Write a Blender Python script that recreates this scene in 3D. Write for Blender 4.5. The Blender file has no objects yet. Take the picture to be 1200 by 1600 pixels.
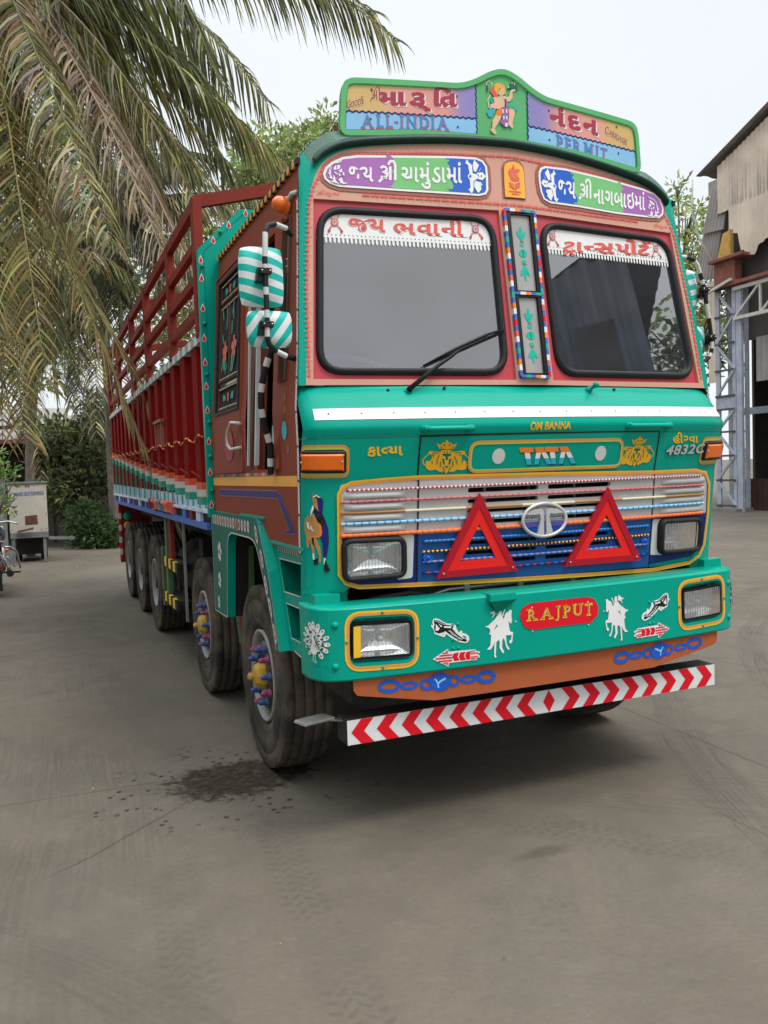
import bpy, bmesh, math, random
from math import radians, sin, cos, pi, sqrt
from mathutils import Vector, Matrix
from mathutils.geometry import tessellate_polygon
random.seed(7)
SC = bpy.context.scene
COL = SC.collection

# ------------------------------------------------------------------ camera
cam = bpy.data.cameras.new('camera')
cam.sensor_fit = 'VERTICAL'; cam.sensor_height = 36.0
cam.lens = 36.0*1303.08/1600.0
cam.clip_start = 0.05; cam.clip_end = 2000
camo = bpy.data.objects.new('camera', cam); COL.objects.link(camo)
yaw, pit, rol = radians(22.3668), radians(-2.98306), radians(-1.91822)
fw = Vector((sin(yaw)*cos(pit), cos(yaw)*cos(pit), sin(pit)))
r0 = Vector((cos(yaw), -sin(yaw), 0)); u0 = r0.cross(fw)
rr = r0*cos(rol)+u0*sin(rol); uu = u0*cos(rol)-r0*sin(rol)
mw = Matrix((rr, uu, -fw)).transposed().to_4x4()
mw.translation = Vector((-2.2912, -3.4894, 1.7096))
camo.matrix_world = mw
SC.camera = camo
# ------------------------------------------------------------------ sky, sun, exposure
SUN_EL, SUN_AZ = radians(58), radians(150)      # azimuth measured clockwise from +Y
w = bpy.data.worlds.new('World'); SC.world = w; w.use_nodes = True
nt = w.node_tree; nt.nodes.clear()
out = nt.nodes.new('ShaderNodeOutputWorld'); bg = nt.nodes.new('ShaderNodeBackground')
sky = nt.nodes.new('ShaderNodeTexSky'); sky.sky_type = 'NISHITA'; sky.sun_disc = False
sky.sun_elevation = SUN_EL; sky.sun_rotation = SUN_AZ
sky.air_density = 1.0; sky.dust_density = 6.0; sky.ozone_density = 1.0
# thin overcast: the clear sky is mostly hidden behind an even white cloud sheet
mx = nt.nodes.new('ShaderNodeMix'); mx.data_type = 'RGBA'
mx.inputs[0].default_value = 0.86
mx.inputs[7].default_value = (11.0, 11.55, 12.0, 1)
nt.links.new(sky.outputs[0], mx.inputs[6])
# overcast luminance: the zenith is about two and a half times as bright as the horizon
wt = nt.nodes.new('ShaderNodeTexCoord'); wx = nt.nodes.new('ShaderNodeSeparateXYZ'); wr_ = nt.nodes.new('ShaderNodeMapRange')
wr_.inputs[1].default_value = .56; wr_.inputs[2].default_value = 1; wr_.inputs[3].default_value = 1.0; wr_.inputs[4].default_value = 3.3
wm = nt.nodes.new('ShaderNodeMix'); wm.data_type = 'RGBA'; wm.blend_type = 'MULTIPLY'; wm.inputs[0].default_value = 1
nt.links.new(wt.outputs['Generated'], wx.inputs[0]); nt.links.new(wx.outputs[2], wr_.inputs[0]); nt.links.new(wr_.outputs[0], wm.inputs[7])
cn = nt.nodes.new('ShaderNodeTexNoise'); cn.inputs['Scale'].default_value = 2.2; cn.inputs['Detail'].default_value = 5
cr_ = nt.nodes.new('ShaderNodeMapRange'); cr_.inputs[1].default_value = .3; cr_.inputs[2].default_value = .7; cr_.inputs[3].default_value = .955; cr_.inputs[4].default_value = 1.035
cm = nt.nodes.new('ShaderNodeMix'); cm.data_type = 'RGBA'; cm.blend_type = 'MULTIPLY'; cm.inputs[0].default_value = 1
nt.links.new(wt.outputs['Generated'], cn.inputs[0]); nt.links.new(cn.outputs[0], cr_.inputs[0]); nt.links.new(cr_.outputs[0], cm.inputs[7])
nt.links.new(mx.outputs[2], wm.inputs[6]); nt.links.new(wm.outputs[2], cm.inputs[6]); nt.links.new(cm.outputs[2], bg.inputs[0])
bg.inputs[1].default_value = 0.095
nt.links.new(bg.outputs[0], out.inputs[0])
sl = bpy.data.lights.new('sun', 'SUN'); sl.energy = 1.3; sl.angle = radians(14); sl.color = (1, .955, .89)
so = bpy.data.objects.new('sun', sl); COL.objects.link(so)
sd = Vector((sin(SUN_AZ)*cos(SUN_EL), cos(SUN_AZ)*cos(SUN_EL), sin(SUN_EL)))
so.rotation_euler = sd.to_track_quat('Z', 'Y').to_euler()
so.location = (0, -6, 25)
vs = SC.view_settings; vs.view_transform = 'Standard'; vs.look = 'None'; vs.exposure = 0.0; vs.gamma = 1.0
vs.use_curve_mapping = False
SC.render.engine = 'CYCLES'
SC.cycles.max_bounces = 8; SC.cycles.transparent_max_bounces = 12
SC.cycles.use_denoising = True

# ------------------------------------------------------------------ materials
MATS = {}
def newmat(name):
    m = bpy.data.materials.new(name); m.use_nodes = True
    m.node_tree.nodes.clear(); MATS[name] = m
    return m, m.node_tree, m.node_tree.nodes, m.node_tree.links
def N(nt, t, **k):
    n = nt.nodes.new(t)
    for a, b in k.items(): setattr(n, a, b)
    return n
def mat(name, rgb, rough=.5, metal=0.0, coat=0.0, var=.12, scale=6.0, bump=0.0, bscale=40.0, spec=.28, dirt=0.0, dirtcol=(.16, .14, .11), emis=None):
    """painted / plain surface: slight tone and gloss variation, optional dust"""
    m, nt, ns, ln = newmat(name)
    o = N(nt, 'ShaderNodeOutputMaterial'); p = N(nt, 'ShaderNodeBsdfPrincipled')
    tc = N(nt, 'ShaderNodeTexCoord'); nz = N(nt, 'ShaderNodeTexNoise')
    nz.inputs['Scale'].default_value = scale; nz.inputs['Detail'].default_value = 5
    ln.new(tc.outputs['Object'], nz.inputs['Vector'])
    mr = N(nt, 'ShaderNodeMapRange'); mr.inputs[1].default_value = .3; mr.inputs[2].default_value = .7
    mr.inputs[3].default_value = 1-var; mr.inputs[4].default_value = 1+var
    ln.new(nz.outputs[0], mr.inputs[0])
    c = N(nt, 'ShaderNodeMix', data_type='RGBA', blend_type='MULTIPLY'); c.inputs[0].default_value = 1
    c.inputs[6].default_value = (*rgb, 1)
    ln.new(mr.outputs[0], c.inputs[7])
    last = c.outputs[2]
    if dirt > 0:
        n2 = N(nt, 'ShaderNodeTexNoise'); n2.inputs['Scale'].default_value = scale*.45; n2.inputs['Detail'].default_value = 8
        n2.inputs['Roughness'].default_value = .7
        ln.new(tc.outputs['Object'], n2.inputs['Vector'])
        m2 = N(nt, 'ShaderNodeMapRange'); m2.inputs[1].default_value = .42; m2.inputs[2].default_value = .75
        m2.inputs[3].default_value = 0; m2.inputs[4].default_value = dirt
        ln.new(n2.outputs[0], m2.inputs[0])
        d = N(nt, 'ShaderNodeMix', data_type='RGBA'); d.inputs[7].default_value = (*dirtcol, 1)
        ln.new(m2.outputs[0], d.inputs[0]); ln.new(last, d.inputs[6]); last = d.outputs[2]
    ln.new(last, p.inputs['Base Color'])
    r = N(nt, 'ShaderNodeMapRange'); r.inputs[3].default_value = max(.02, rough-.06); r.inputs[4].default_value = min(1, rough+.08)
    ln.new(nz.outputs[0], r.inputs[0]); ln.new(r.outputs[0], p.inputs['Roughness'])
    p.inputs['Metallic'].default_value = metal
    p.inputs['Coat Weight'].default_value = coat; p.inputs['Coat Roughness'].default_value = .08
    p.inputs['Specular IOR Level'].default_value = spec
    if bump > 0:
        b = N(nt, 'ShaderNodeBump'); b.inputs['Strength'].default_value = bump; b.inputs['Distance'].default_value = .01
        n3 = N(nt, 'ShaderNodeTexNoise'); n3.inputs['Scale'].default_value = bscale; n3.inputs['Detail'].default_value = 4
        ln.new(tc.outputs['Object'], n3.inputs['Vector']); ln.new(n3.outputs[0], b.inputs['Height'])
        ln.new(b.outputs[0], p.inputs['Normal'])
    if emis: p.inputs['Emission Color'].default_value = (*emis[0], 1); p.inputs['Emission Strength'].default_value = emis[1]
    ln.new(p.outputs[0], o.inputs[0])
    return m

# truck paints
mat('green', (.0, .335, .245), .3, coat=.06, spec=.14, var=.05, scale=3, bump=.03, bscale=9)
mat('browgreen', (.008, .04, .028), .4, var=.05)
mat('greendk', (.0, .15, .105), .36, coat=.04, spec=.12, var=.07, scale=3)
mat('teal', (.005, .40, .30), .3, coat=.1, var=.05)
mat('salmon', (.60, .315, .23), .36, coat=.1, var=.05, scale=3, dirt=.15, dirtcol=(.5, .33, .24))  # brown paint lightened by the front's glare, put into the colour
mat('brown', (.27, .055, .028), .45, spec=.05, var=.08, scale=3, dirt=.2, dirtcol=(.19, .085, .055))
mat('apronpaint', (.42, .11, .042), .45, spec=.2, var=.06, scale=3)
mat('windowred', (.52, .06, .08), .4, var=.05)
mat('cargored', (.23, .010, .008), .6, spec=.03, var=.16, scale=2.2, dirt=.3, dirtcol=(.09, .018, .014))
mat('stakered', (.24, .040, .030), .6, spec=.06, var=.14, scale=3, dirt=.25, dirtcol=(.12, .035, .028))
mat('white', (.80, .80, .79), .4, var=.04)
mat('offwhite', (.60, .58, .53), .5, var=.08, dirt=.2, dirtcol=(.4, .35, .3))
mat('black', (.012, .012, .014), .4, var=.1)
mat('rubber', (.016, .016, .018), .55, var=.15)
mat('dark', (.02, .018, .016), .8, var=.2)
mat('darkgrease', (.03, .026, .022), .7, var=.3, dirt=.4, dirtcol=(.07, .06, .05))
mat('gold', (.80, .43, .02), .45, var=.05)
mat('yellow', (.84, .50, .03), .45, var=.05)
mat('orangeline', (.72, .30, .06), .45, var=.05)
mat('limeline', (.50, .62, .12), .45, var=.05)
mat('orange', (.85, .22, .03), .45, var=.05)
mat('amber', (.90, .42, .05), .45, var=.04)
mat('red', (.72, .008, .022), .38, var=.04)
mat('crimson', (.35, .02, .04), .45, var=.05)
mat('pink', (.62, .18, .2), .45, var=.05)
mat('coral', (.72, .12, .10), .45, var=.04)
mat('rust', (.33, .11, .085), .5, var=.1)
mat('blue', (.012, .11, .55), .4, var=.05)
mat('grilleblue', (.008, .085, .30), .35, coat=.2, var=.08)
mat('ltblue', (.30, .60, .85), .45, var=.04)
mat('midblue', (.07, .27, .58), .42, var=.05)
mat('navy', (.012, .018, .16), .45, var=.08)
mat('purple', (.36, .13, .42), .45, var=.05)
mat('plategreen', (.17, .50, .17), .45, var=.05)
mat('visorgreen', (.115, .47, .17), .42, coat=.15, var=.07, scale=2)
mat('dgreen', (.006, .14, .09), .4, var=.05)
mat('cyan', (.03, .45, .58), .45, var=.05)
mat('tan', (.46, .24, .08), .5, var=.08)
mat('skin', (.78, .52, .33), .5, var=.04)
mat('cream', (.75, .66, .45), .5, var=.05)
mat('dgrey', (.08, .08, .08), .5)
mat('maroontext', (.42, .045, .085), .45, var=.05)
mat('visorblue', (.28, .58, .86), .45, var=.04)
mat('silverpaint', (.60, .60, .60), .32, metal=.35, var=.05)
mat('chrome', (.62, .62, .63), .22, metal=1, var=.06)
mat('steel', (.38, .37, .36), .38, metal=.8, var=.15)
mat('bonewhite', (.62, .63, .60), .45, var=.04)
mat('ventglass', (.36, .35, .34), .12, coat=.6, var=.08)
mat('leafteal', (.005, .46, .32), .4, var=.06)
mat('bluecap', (.035, .085, .26), .6, var=.2, scale=30, dirt=.6)
mat('pinkcap', (.30, .05, .14), .6, var=.2, scale=30, dirt=.6)
mat('yellowcap', (.52, .32, .04), .6, var=.2, scale=20, dirt=.5)
mat('rimblack', (.02, .02, .021), .36, coat=.2, var=.2)
mat('rimwhite', (.34, .34, .33), .5, var=.15, dirt=.8, dirtcol=(.2, .18, .16))
mat('tyre', (.050, .044, .039), .85, spec=.12, var=.35, scale=7, dirt=1.0, dirtcol=(.17, .135, .10), bump=.25, bscale=60)
mat('amberlens', (.86, .16, .01), .18, coat=.6, var=.06)
mat('fabricgrey', (.12, .11, .11), .9, var=.2)
mat('plasticbag', (.4, .42, .42), .2, coat=.5, var=.3)
mat('glossred', (.46, .006, .022), .28, coat=.4, var=.03)
mat('reflexred', (.88, .018, .015), .3, coat=.3, var=.05, scale=60)
mat('lampbowl', (.86, .86, .86), .16, metal=1, var=.06, scale=20)
mat('oldgreen', (.07, .17, .06), .6, var=.2, dirt=.5, dirtcol=(.12, .07, .05))
mat('bluerail', (.05, .14, .48), .5, var=.1, dirt=.2)
mat('stakeblue', (.50, .66, .82), .45, var=.06, dirt=.15)
mat('stakegreen', (.02, .30, .19), .45, var=.08)
mat('stakeorange', (.72, .10, .03), .45, var=.08)
mat('railgrey', (.34, .38, .37), .5, var=.08)
mat('stripewhite', (.72, .74, .74), .5, var=.05, bump=.15, bscale=30)
mat('stripeteal', (.006, .48, .40), .4, var=.05, bump=.15, bscale=30)
mat('roofgreen', (.09, .18, .14), .6, var=.2, bump=.4, bscale=60)
# environment
mat('rustbeam', (.26, .095, .065), .7, var=.2, dirt=.5, dirtcol=(.12, .06, .045))
mat('yellowbeam', (.60, .36, .09), .6, var=.15, dirt=.4, dirtcol=(.3, .18, .08))
mat('steelblue', (.42, .46, .54), .6, var=.12, dirt=.5, dirtcol=(.2, .17, .15))
mat('cladding', (.74, .63, .51), .75, var=.1, scale=1.2, dirt=.5, dirtcol=(.22, .19, .16))
mat('claddinggrey', (.38, .35, .335), .75, var=.14, scale=1.2, dirt=.4, dirtcol=(.12, .1, .09))
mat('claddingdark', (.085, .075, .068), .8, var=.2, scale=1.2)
mat('claddingblue', (.15, .18, .23), .7, var=.35, scale=.9, dirt=.85, dirtcol=(.26, .20, .14))
mat('rooftin', (.27, .25, .24), .7, var=.2)
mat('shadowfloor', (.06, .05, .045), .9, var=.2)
mat('reddark', (.07, .035, .03), .85, var=.2)
mat('wallpale', (.55, .50, .43), .85, var=.12)
mat('wallorange', (.62, .33, .13), .8, var=.12)
mat('boxpanel', (.50, .47, .42), .6, var=.1, scale=2, dirt=.9, dirtcol=(.42, .27, .13))
mat('boxsteel', (.17, .18, .18), .65, var=.2)
mat('inkblue', (.07, .14, .26), .6, var=.25)
mat('woodpanel', (.12, .055, .035), .75, var=.2)
mat('bark', (.10, .082, .068), .9, var=.25, scale=10, bump=.6, bscale=18)
mat('palmbark', (.20, .17, .14), .9, var=.25, scale=9, bump=.6, bscale=14)
mat('soil', (.055, .045, .035), .95, var=.3)
mat('concpath', (.24, .225, .205), .85, var=.1)
def leafmat(name, rgb, tr=.35, rough=.45):
    m, nt, ns, ln = newmat(name)
    o = N(nt, 'ShaderNodeOutputMaterial'); p = N(nt, 'ShaderNodeBsdfPrincipled')
    g = N(nt, 'ShaderNodeNewGeometry'); hs = N(nt, 'ShaderNodeHueSaturation')
    hs.inputs['Color'].default_value = (*rgb, 1)
    a = N(nt, 'ShaderNodeMapRange'); a.inputs[3].default_value = .5; a.inputs[4].default_value = 1.5
    ln.new(g.outputs['Random Per Island'], a.inputs[0]); ln.new(a.outputs[0], hs.inputs['Value'])
    b = N(nt, 'ShaderNodeMath', operation='MULTIPLY'); b.inputs[1].default_value = 7.13
    f = N(nt, 'ShaderNodeMath', operation='FRACT'); c = N(nt, 'ShaderNodeMapRange')
    c.inputs[3].default_value = .465; c.inputs[4].default_value = .525
    ln.new(g.outputs['Random Per Island'], b.inputs[0]); ln.new(b.outputs[0], f.inputs[0]); ln.new(f.outputs[0], c.inputs[0]); ln.new(c.outputs[0], hs.inputs['Hue'])
    ln.new(hs.outputs[0], p.inputs['Base Color']); p.inputs['Roughness'].default_value = rough
    t = N(nt, 'ShaderNodeBsdfTranslucent'); ln.new(hs.outputs[0], t.inputs[0])
    mxs = N(nt, 'ShaderNodeMixShader'); mxs.inputs[0].default_value = tr
    ln.new(p.outputs[0], mxs.inputs[1]); ln.new(t.outputs[0], mxs.inputs[2]); ln.new(mxs.outputs[0], o.inputs[0])
leafmat('palmgreen', (.20, .235, .105), .42); leafmat('palmdry', (.50, .42, .32), .4, .6); leafmat('palmyellow', (.44, .42, .15), .42)
leafmat('palmdark', (.10, .11, .06), .35); leafmat('palmtan', (.40, .28, .15), .38, .6)
leafmat('leaf', (.24, .33, .10), .45); leafmat('leafdark', (.07, .105, .04)); leafmat('leaflight', (.38, .48, .16), .45); leafmat('leafolive', (.30, .31, .12), .45)
leafmat('mango', (.10, .12, .05)); leafmat('ferngreen', (.06, .13, .04)); leafmat('bushgreen', (.10, .22, .05))

def glassmat(name, tint, dust, boost):
    m, nt, ns, ln = newmat(name)
    o = N(nt, 'ShaderNodeOutputMaterial'); tr = N(nt, 'ShaderNodeBsdfTransparent'); tr.inputs[0].default_value = (*tint, 1)
    gl = N(nt, 'ShaderNodeBsdfGlossy'); gl.inputs['Roughness'].default_value = .012
    df = N(nt, 'ShaderNodeBsdfDiffuse'); df.inputs[0].default_value = (.36, .41, .49, 1)  # bluish film: real dust plus painted haze of the mirrored sky
    fr = N(nt, 'ShaderNodeFresnel'); fr.inputs[0].default_value = 1.5
    ml = N(nt, 'ShaderNodeMath', operation='MULTIPLY_ADD'); ml.inputs[1].default_value = boost; ml.inputs[2].default_value = .04; ml.use_clamp = True
    ln.new(fr.outputs[0], ml.inputs[0])
    tc = N(nt, 'ShaderNodeTexCoord'); nz = N(nt, 'ShaderNodeTexNoise'); nz.inputs['Scale'].default_value = 3; nz.inputs['Detail'].default_value = 8
    ln.new(tc.outputs['Object'], nz.inputs[0])
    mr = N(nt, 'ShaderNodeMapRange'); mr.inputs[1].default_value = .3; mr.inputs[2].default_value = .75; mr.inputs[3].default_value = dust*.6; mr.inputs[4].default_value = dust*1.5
    ln.new(nz.outputs[0], mr.inputs[0])
    m1 = N(nt, 'ShaderNodeMixShader'); m2 = N(nt, 'ShaderNodeMixShader')
    ln.new(mr.outputs[0], m1.inputs[0]); ln.new(tr.outputs[0], m1.inputs[1]); ln.new(df.outputs[0], m1.inputs[2])
    ln.new(ml.outputs[0], m2.inputs[0]); ln.new(m1.outputs[0], m2.inputs[1]); ln.new(gl.outputs[0], m2.inputs[2])
    ln.new(m2.outputs[0], o.inputs[0])
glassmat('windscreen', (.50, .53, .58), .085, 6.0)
glassmat('lampglass', (.95, .96, .95), .04, 1.0); glassmat('lampflute', (.80, .82, .82), .30, 1.6)  # whiter flute film paints the light caught by the lens ribs

def visor_gradient():
    m, nt, ns, ln = newmat('visorgradient')
    o = N(nt, 'ShaderNodeOutputMaterial'); p = N(nt, 'ShaderNodeBsdfPrincipled'); p.inputs['Roughness'].default_value = .42
    tc = N(nt, 'ShaderNodeTexCoord'); sx = N(nt, 'ShaderNodeSeparateXYZ'); ab = N(nt, 'ShaderNodeMath', operation='ABSOLUTE')
    cr = N(nt, 'ShaderNodeValToRGB')
    ln.new(tc.outputs['Object'], sx.inputs[0]); ln.new(sx.outputs[0], ab.inputs[0]); ln.new(ab.outputs[0], cr.inputs[0])
    e = cr.color_ramp.elements
    e[0].position = .20; e[0].color = (.27, .25, .55, 1)
    e[1].position = .25; e[1].color = (.34, .25, .52, 1)
    for ps, c in ((.33, (.76, .32, .28)), (.60, (.80, .37, .28)), (.68, (.70, .46, .16)), (.86, (.66, .48, .17))):
        k = cr.color_ramp.elements.new(ps); k.color = (*c, 1)
    ln.new(cr.outputs[0], p.inputs['Base Color']); ln.new(p.outputs[0], o.inputs[0])
visor_gradient()
# ------------------------------------------------------------------ mesh builder
class MB:
    def __init__(s): s.v = []; s.f = []; s.m = []; s.mats = []; s.sm = []
    def mi(s, m):
        if m not in s.mats: s.mats.append(m)
        return s.mats.index(m)
    def add(s, vs, fs, m, smooth=False):
        b = len(s.v); s.v += [tuple(p) for p in vs]; k = s.mi(m)
        for f in fs: s.f.append([b+i for i in f]); s.m.append(k); s.sm.append(smooth)
    def box(s, x0, x1, y0, y1, z0, z1, m):
        vs = [(x, y, z) for z in (z0, z1) for y in (y0, y1) for x in (x0, x1)]
        s.add(vs, [(0, 2, 3, 1), (4, 5, 7, 6), (0, 1, 5, 4), (2, 6, 7, 3), (0, 4, 6, 2), (1, 3, 7, 5)], m)
    def obox(s, c, ax, ay, az, m):
        c = Vector(c); ax, ay, az = Vector(ax), Vector(ay), Vector(az)
        vs = [c+ax*i+ay*j+az*k for k in (-1, 1) for j in (-1, 1) for i in (-1, 1)]
        s.add(vs, [(0, 2, 3, 1), (4, 5, 7, 6), (0, 1, 5, 4), (2, 6, 7, 3), (0, 4, 6, 2), (1, 3, 7, 5)], m)
    def beam(s, a, b, w, h, m, up=(0, 0, 1)):
        a, b = Vector(a), Vector(b); d = b-a; L = d.length; d.normalize()
        u = Vector(up); r = d.cross(u)
        if r.length < 1e-3: r = d.cross(Vector((0, 1, 0)))
        r.normalize(); u = r.cross(d)
        s.obox((a+b)/2, d*L/2, r*w/2, u*h/2, m)
    def tube(s, pts, r, m, n=8, caps=True, closed=False, segm=None):
        pts = [Vector(p) for p in pts]; k = len(pts); rings = []
        prev = None
        for i, p in enumerate(pts):
            if closed: d = pts[(i+1) % k]-pts[i-1]
            else: d = pts[min(i+1, k-1)]-pts[max(i-1, 0)]
            d.normalize()
            if prev is None:
                a = d.orthogonal().normalized()
            else:
                a = prev-d*prev.dot(d)
                if a.length < 1e-5: a = d.orthogonal()
                a.normalize()
            prev = a; b = d.cross(a)
            ri = r[i] if isinstance(r, (list, tuple)) else r
            rings.append([p+(a*cos(t*2*pi/n)+b*sin(t*2*pi/n))*ri for t in range(n)])
        vs = [q for R in rings for q in R]
        for i in range(k if closed else k-1):
            j = (i+1) % k
            fs = [(i*n+t, i*n+(t+1) % n, j*n+(t+1) % n, j*n+t) for t in range(n)]
            mm = segm[i] if segm else m
            if i == 0: s.add(vs, [], mm)
            b = s.base if i else len(s.v)-len(vs); s.base = b
            kk = s.mi(mm)
            for f in fs: s.f.append([b+q for q in f]); s.m.append(kk); s.sm.append(True)
        if caps and not closed:
            b = s.base
            for R, o in ((0, 1), (k-1, 0)):
                f = [b+R*n+t for t in range(n)]
                s.f.append(f[::-1] if o else f); s.m.append(s.mi(m)); s.sm.append(False)
    def lathe(s, prof, org, axis, m, n=32, smooth=True, segm=None):
        """prof: list of (radius, height along axis)"""
        ax = Vector(axis).normalized(); a = ax.orthogonal().normalized(); b = ax.cross(a); o = Vector(org)
        vs = [o+ax*h+(a*cos(t*2*pi/n)+b*sin(t*2*pi/n))*r for r, h in prof for t in range(n)]
        s.add(vs, [], m); bs = len(s.v)-len(vs)
        for i in range(len(prof)-1):
            kk = s.mi(segm[i] if segm else m)
            for t in range(n):
                s.f.append([bs+i*n+t, bs+i*n+(t+1) % n, bs+(i+1)*n+(t+1) % n, bs+(i+1)*n+t]); s.m.append(kk); s.sm.append(smooth)
    def grid(s, F, A, B, m, smooth=True, keep=None):
        vs = [F(a, b) for b in B for a in A]; na = len(A)
        fs = []
        for j in range(len(B)-1):
            for i in range(na-1):
                if keep and not keep((A[i]+A[i+1])/2, (B[j]+B[j+1])/2): continue
                fs.append((j*na+i, j*na+i+1, (j+1)*na+i+1, (j+1)*na+i))
        s.add(vs, fs, m, smooth)
    def prism(s, loop, vec, m, side=None):
        """3D planar loop extruded by vec"""
        loop = [Vector(p) for p in loop]; v = Vector(vec); n = len(loop)
        tr = tessellate_polygon([loop])
        vs = loop+[p+v for p in loop]
        s.add(vs, [t for t in tr]+[tuple(i+n for i in reversed(t)) for t in tr], m)
        b = len(s.v)-len(vs); k = s.mi(side or m)
        for i in range(n):
            j = (i+1) % n; s.f.append([b+i, b+j, b+n+j, b+n+i]); s.m.append(k); s.sm.append(False)
    def build(s, name, parent=None, bevel=0.0, recalc=False, loc=None):
        me = bpy.data.meshes.new(name); me.from_pydata(s.v, [], s.f)
        for m in s.mats: me.materials.append(MATS[m])
        me.polygons.foreach_set('material_index', s.m); me.polygons.foreach_set('use_smooth', s.sm)
        me.update()
        if recalc:
            bm = bmesh.new(); bm.from_mesh(me); bmesh.ops.recalc_face_normals(bm, faces=bm.faces); bm.to_mesh(me); bm.free()
        o = bpy.data.objects.new(name, me); COL.objects.link(o)
        if parent: o.parent = parent
        if bevel:
            bv = o.modifiers.new('bevel', 'BEVEL'); bv.width = bevel; bv.segments = 2; bv.limit_method = 'ANGLE'; bv.angle_limit = radians(40)
        if loc: o.location = loc
        return o
def tag(o, label, cat, group=None, kind=None):
    if label: o['label'] = label
    if cat: o['category'] = cat
    if group: o['group'] = group
    if kind: o['kind'] = kind
    return o
def empty(name, loc=(0, 0, 0), parent=None, rz=0):
    o = bpy.data.objects.new(name, None); COL.objects.link(o); o.location = loc; o.rotation_euler = (0, 0, rz); o.empty_display_size = .2
    if parent: o.parent = parent
    return o
def copy_tree(o, parent=None):
    c = o.copy(); COL.objects.link(c); c.parent = parent
    for ch in list(o.children): copy_tree(ch, c)
    return c
def lerp(a, b, t): return a+(b-a)*t
def frange(a, b, n): return [a+(b-a)*i/n for i in range(n+1)]

# ------------------------------------------------------------------ flat painted shapes mapped onto a curved surface
def slice2d(vs, fs, step, axes=(0,)):
    bm = bmesh.new(); bv = [bm.verts.new((p[0], p[1], 0)) for p in vs]
    for f in fs:
        try: bm.faces.new([bv[i] for i in f])
        except ValueError: pass
    for ax in axes:
        lo = min(p[ax] for p in vs); hi = max(p[ax] for p in vs)
        k = math.ceil(lo/step)
        while k*step < hi:
            co = [0, 0, 0]; co[ax] = k*step; no = [0, 0, 0]; no[ax] = 1
            bmesh.ops.bisect_plane(bm, geom=bm.verts[:]+bm.edges[:]+bm.faces[:], plane_co=co, plane_no=no, dist=1e-6); k += 1
    bm.verts.ensure_lookup_table(); bm.verts.index_update()
    V = [(v.co.x, v.co.y) for v in bm.verts]; F = [[v.index for v in f.verts] for f in bm.faces]
    bm.free(); return V, F
def fill2d(loops, step=None, axes=(0,)):
    L = [[Vector((p[0], p[1], 0)) for p in l] for l in loops]
    vs = [(p.x, p.y) for l in L for p in l]; fs = tessellate_polygon(L)
    if step: return slice2d(vs, fs, step, axes)
    return vs, [list(f) for f in fs]
def stroke2d(pts, w, closed=False):
    n = len(pts); vs = []
    for i in range(n):
        if closed: a, b = pts[i-1], pts[(i+1) % n]
        else: a, b = pts[max(i-1, 0)], pts[min(i+1, n-1)]
        dx, dy = b[0]-a[0], b[1]-a[1]; L = math.hypot(dx, dy) or 1
        nx, ny = -dy/L*w/2, dx/L*w/2
        vs += [(pts[i][0]+nx, pts[i][1]+ny), (pts[i][0]-nx, pts[i][1]-ny)]
    fs = [(2*i, 2*i+1, 2*i+3, 2*i+2) for i in range(n-1)]
    if closed: fs.append((2*n-2, 2*n-1, 1, 0))
    return vs, fs
def disc2d(c, rx, ry=None, n=12, rot=0):
    ry = ry or rx
    return [(c[0]+rx*cos(t*2*pi/n)*cos(rot)-ry*sin(t*2*pi/n)*sin(rot), c[1]+rx*cos(t*2*pi/n)*sin(rot)+ry*sin(t*2*pi/n)*cos(rot)) for t in range(n)]
def onto(F, off):
    """map 2-D verts through F with an offset along the outward normal"""
    def g(p):
        s, z = p; P = Vector(F(s, z)); h = 1e-3
        ds = Vector(F(s+h, z))-P; dz = Vector(F(s, z+h))-P
        n = ds.cross(dz)
        if n.length < 1e-12: return P
        n.normalize(); return P+n*off
    return g
def FLIP(F):  # surfaces whose (s,z) order gives an inward normal
    return lambda s, z: F(s, z)
CURVED = set()
def put(mb, F, vf, m, off, sgn=1):
    if F in CURVED and vf[0]:
        a, b, c, d = bbox(vf)
        if b-a > .05: vf = slice2d(vf[0], vf[1], .04)
        if d-c > .10: vf = slice2d(vf[0], vf[1], .05, (1,))
    V = vf[0]; fs = []
    for f in vf[1]:
        ar = sum(V[f[i-1]][0]*V[f[i]][1]-V[f[i]][0]*V[f[i-1]][1] for i in range(len(f)))
        fs.append(list(f) if ar*sgn > 0 else list(f)[::-1])
    g = onto(F, off*sgn); mb.add([g(p) for p in V], fs, m)
def mirror(items): return [[i[0], i[1], [(-x, z) for x, z in i[2]]]+list(i[3:]) for i in items]
def decal(mb, F, items, off=.003, step=.00025, sgn=1, remap=None):
    for i, it in enumerate(items):
        k, m, pts = it[0], it[1], [tuple(p) for p in it[2]]
        if remap: m = remap.get(m, m)
        if k == 'P': vf = fill2d([pts])
        else: vf = stroke2d(pts, it[3], k == 'C')
        put(mb, F, vf, m, off+step*i, sgn)
def rquad(q, r, n=6):
    """rounded corners on a convex quad/polygon of 2-D points"""
    o = []; k = len(q)
    for i in range(k):
        p, a, b = Vector(q[i]), Vector(q[i-1]), Vector(q[(i+1) % k])
        da = (a-p); db = (b-p); R = min(r, da.length*.49, db.length*.49); da.normalize(); db.normalize()
        p0, p1 = p+da*R, p+db*R
        for t in range(n+1):
            u = t/n; o.append(tuple(p0*(1-u)**2+p*2*u*(1-u)+p1*u*u))
    return o
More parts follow.
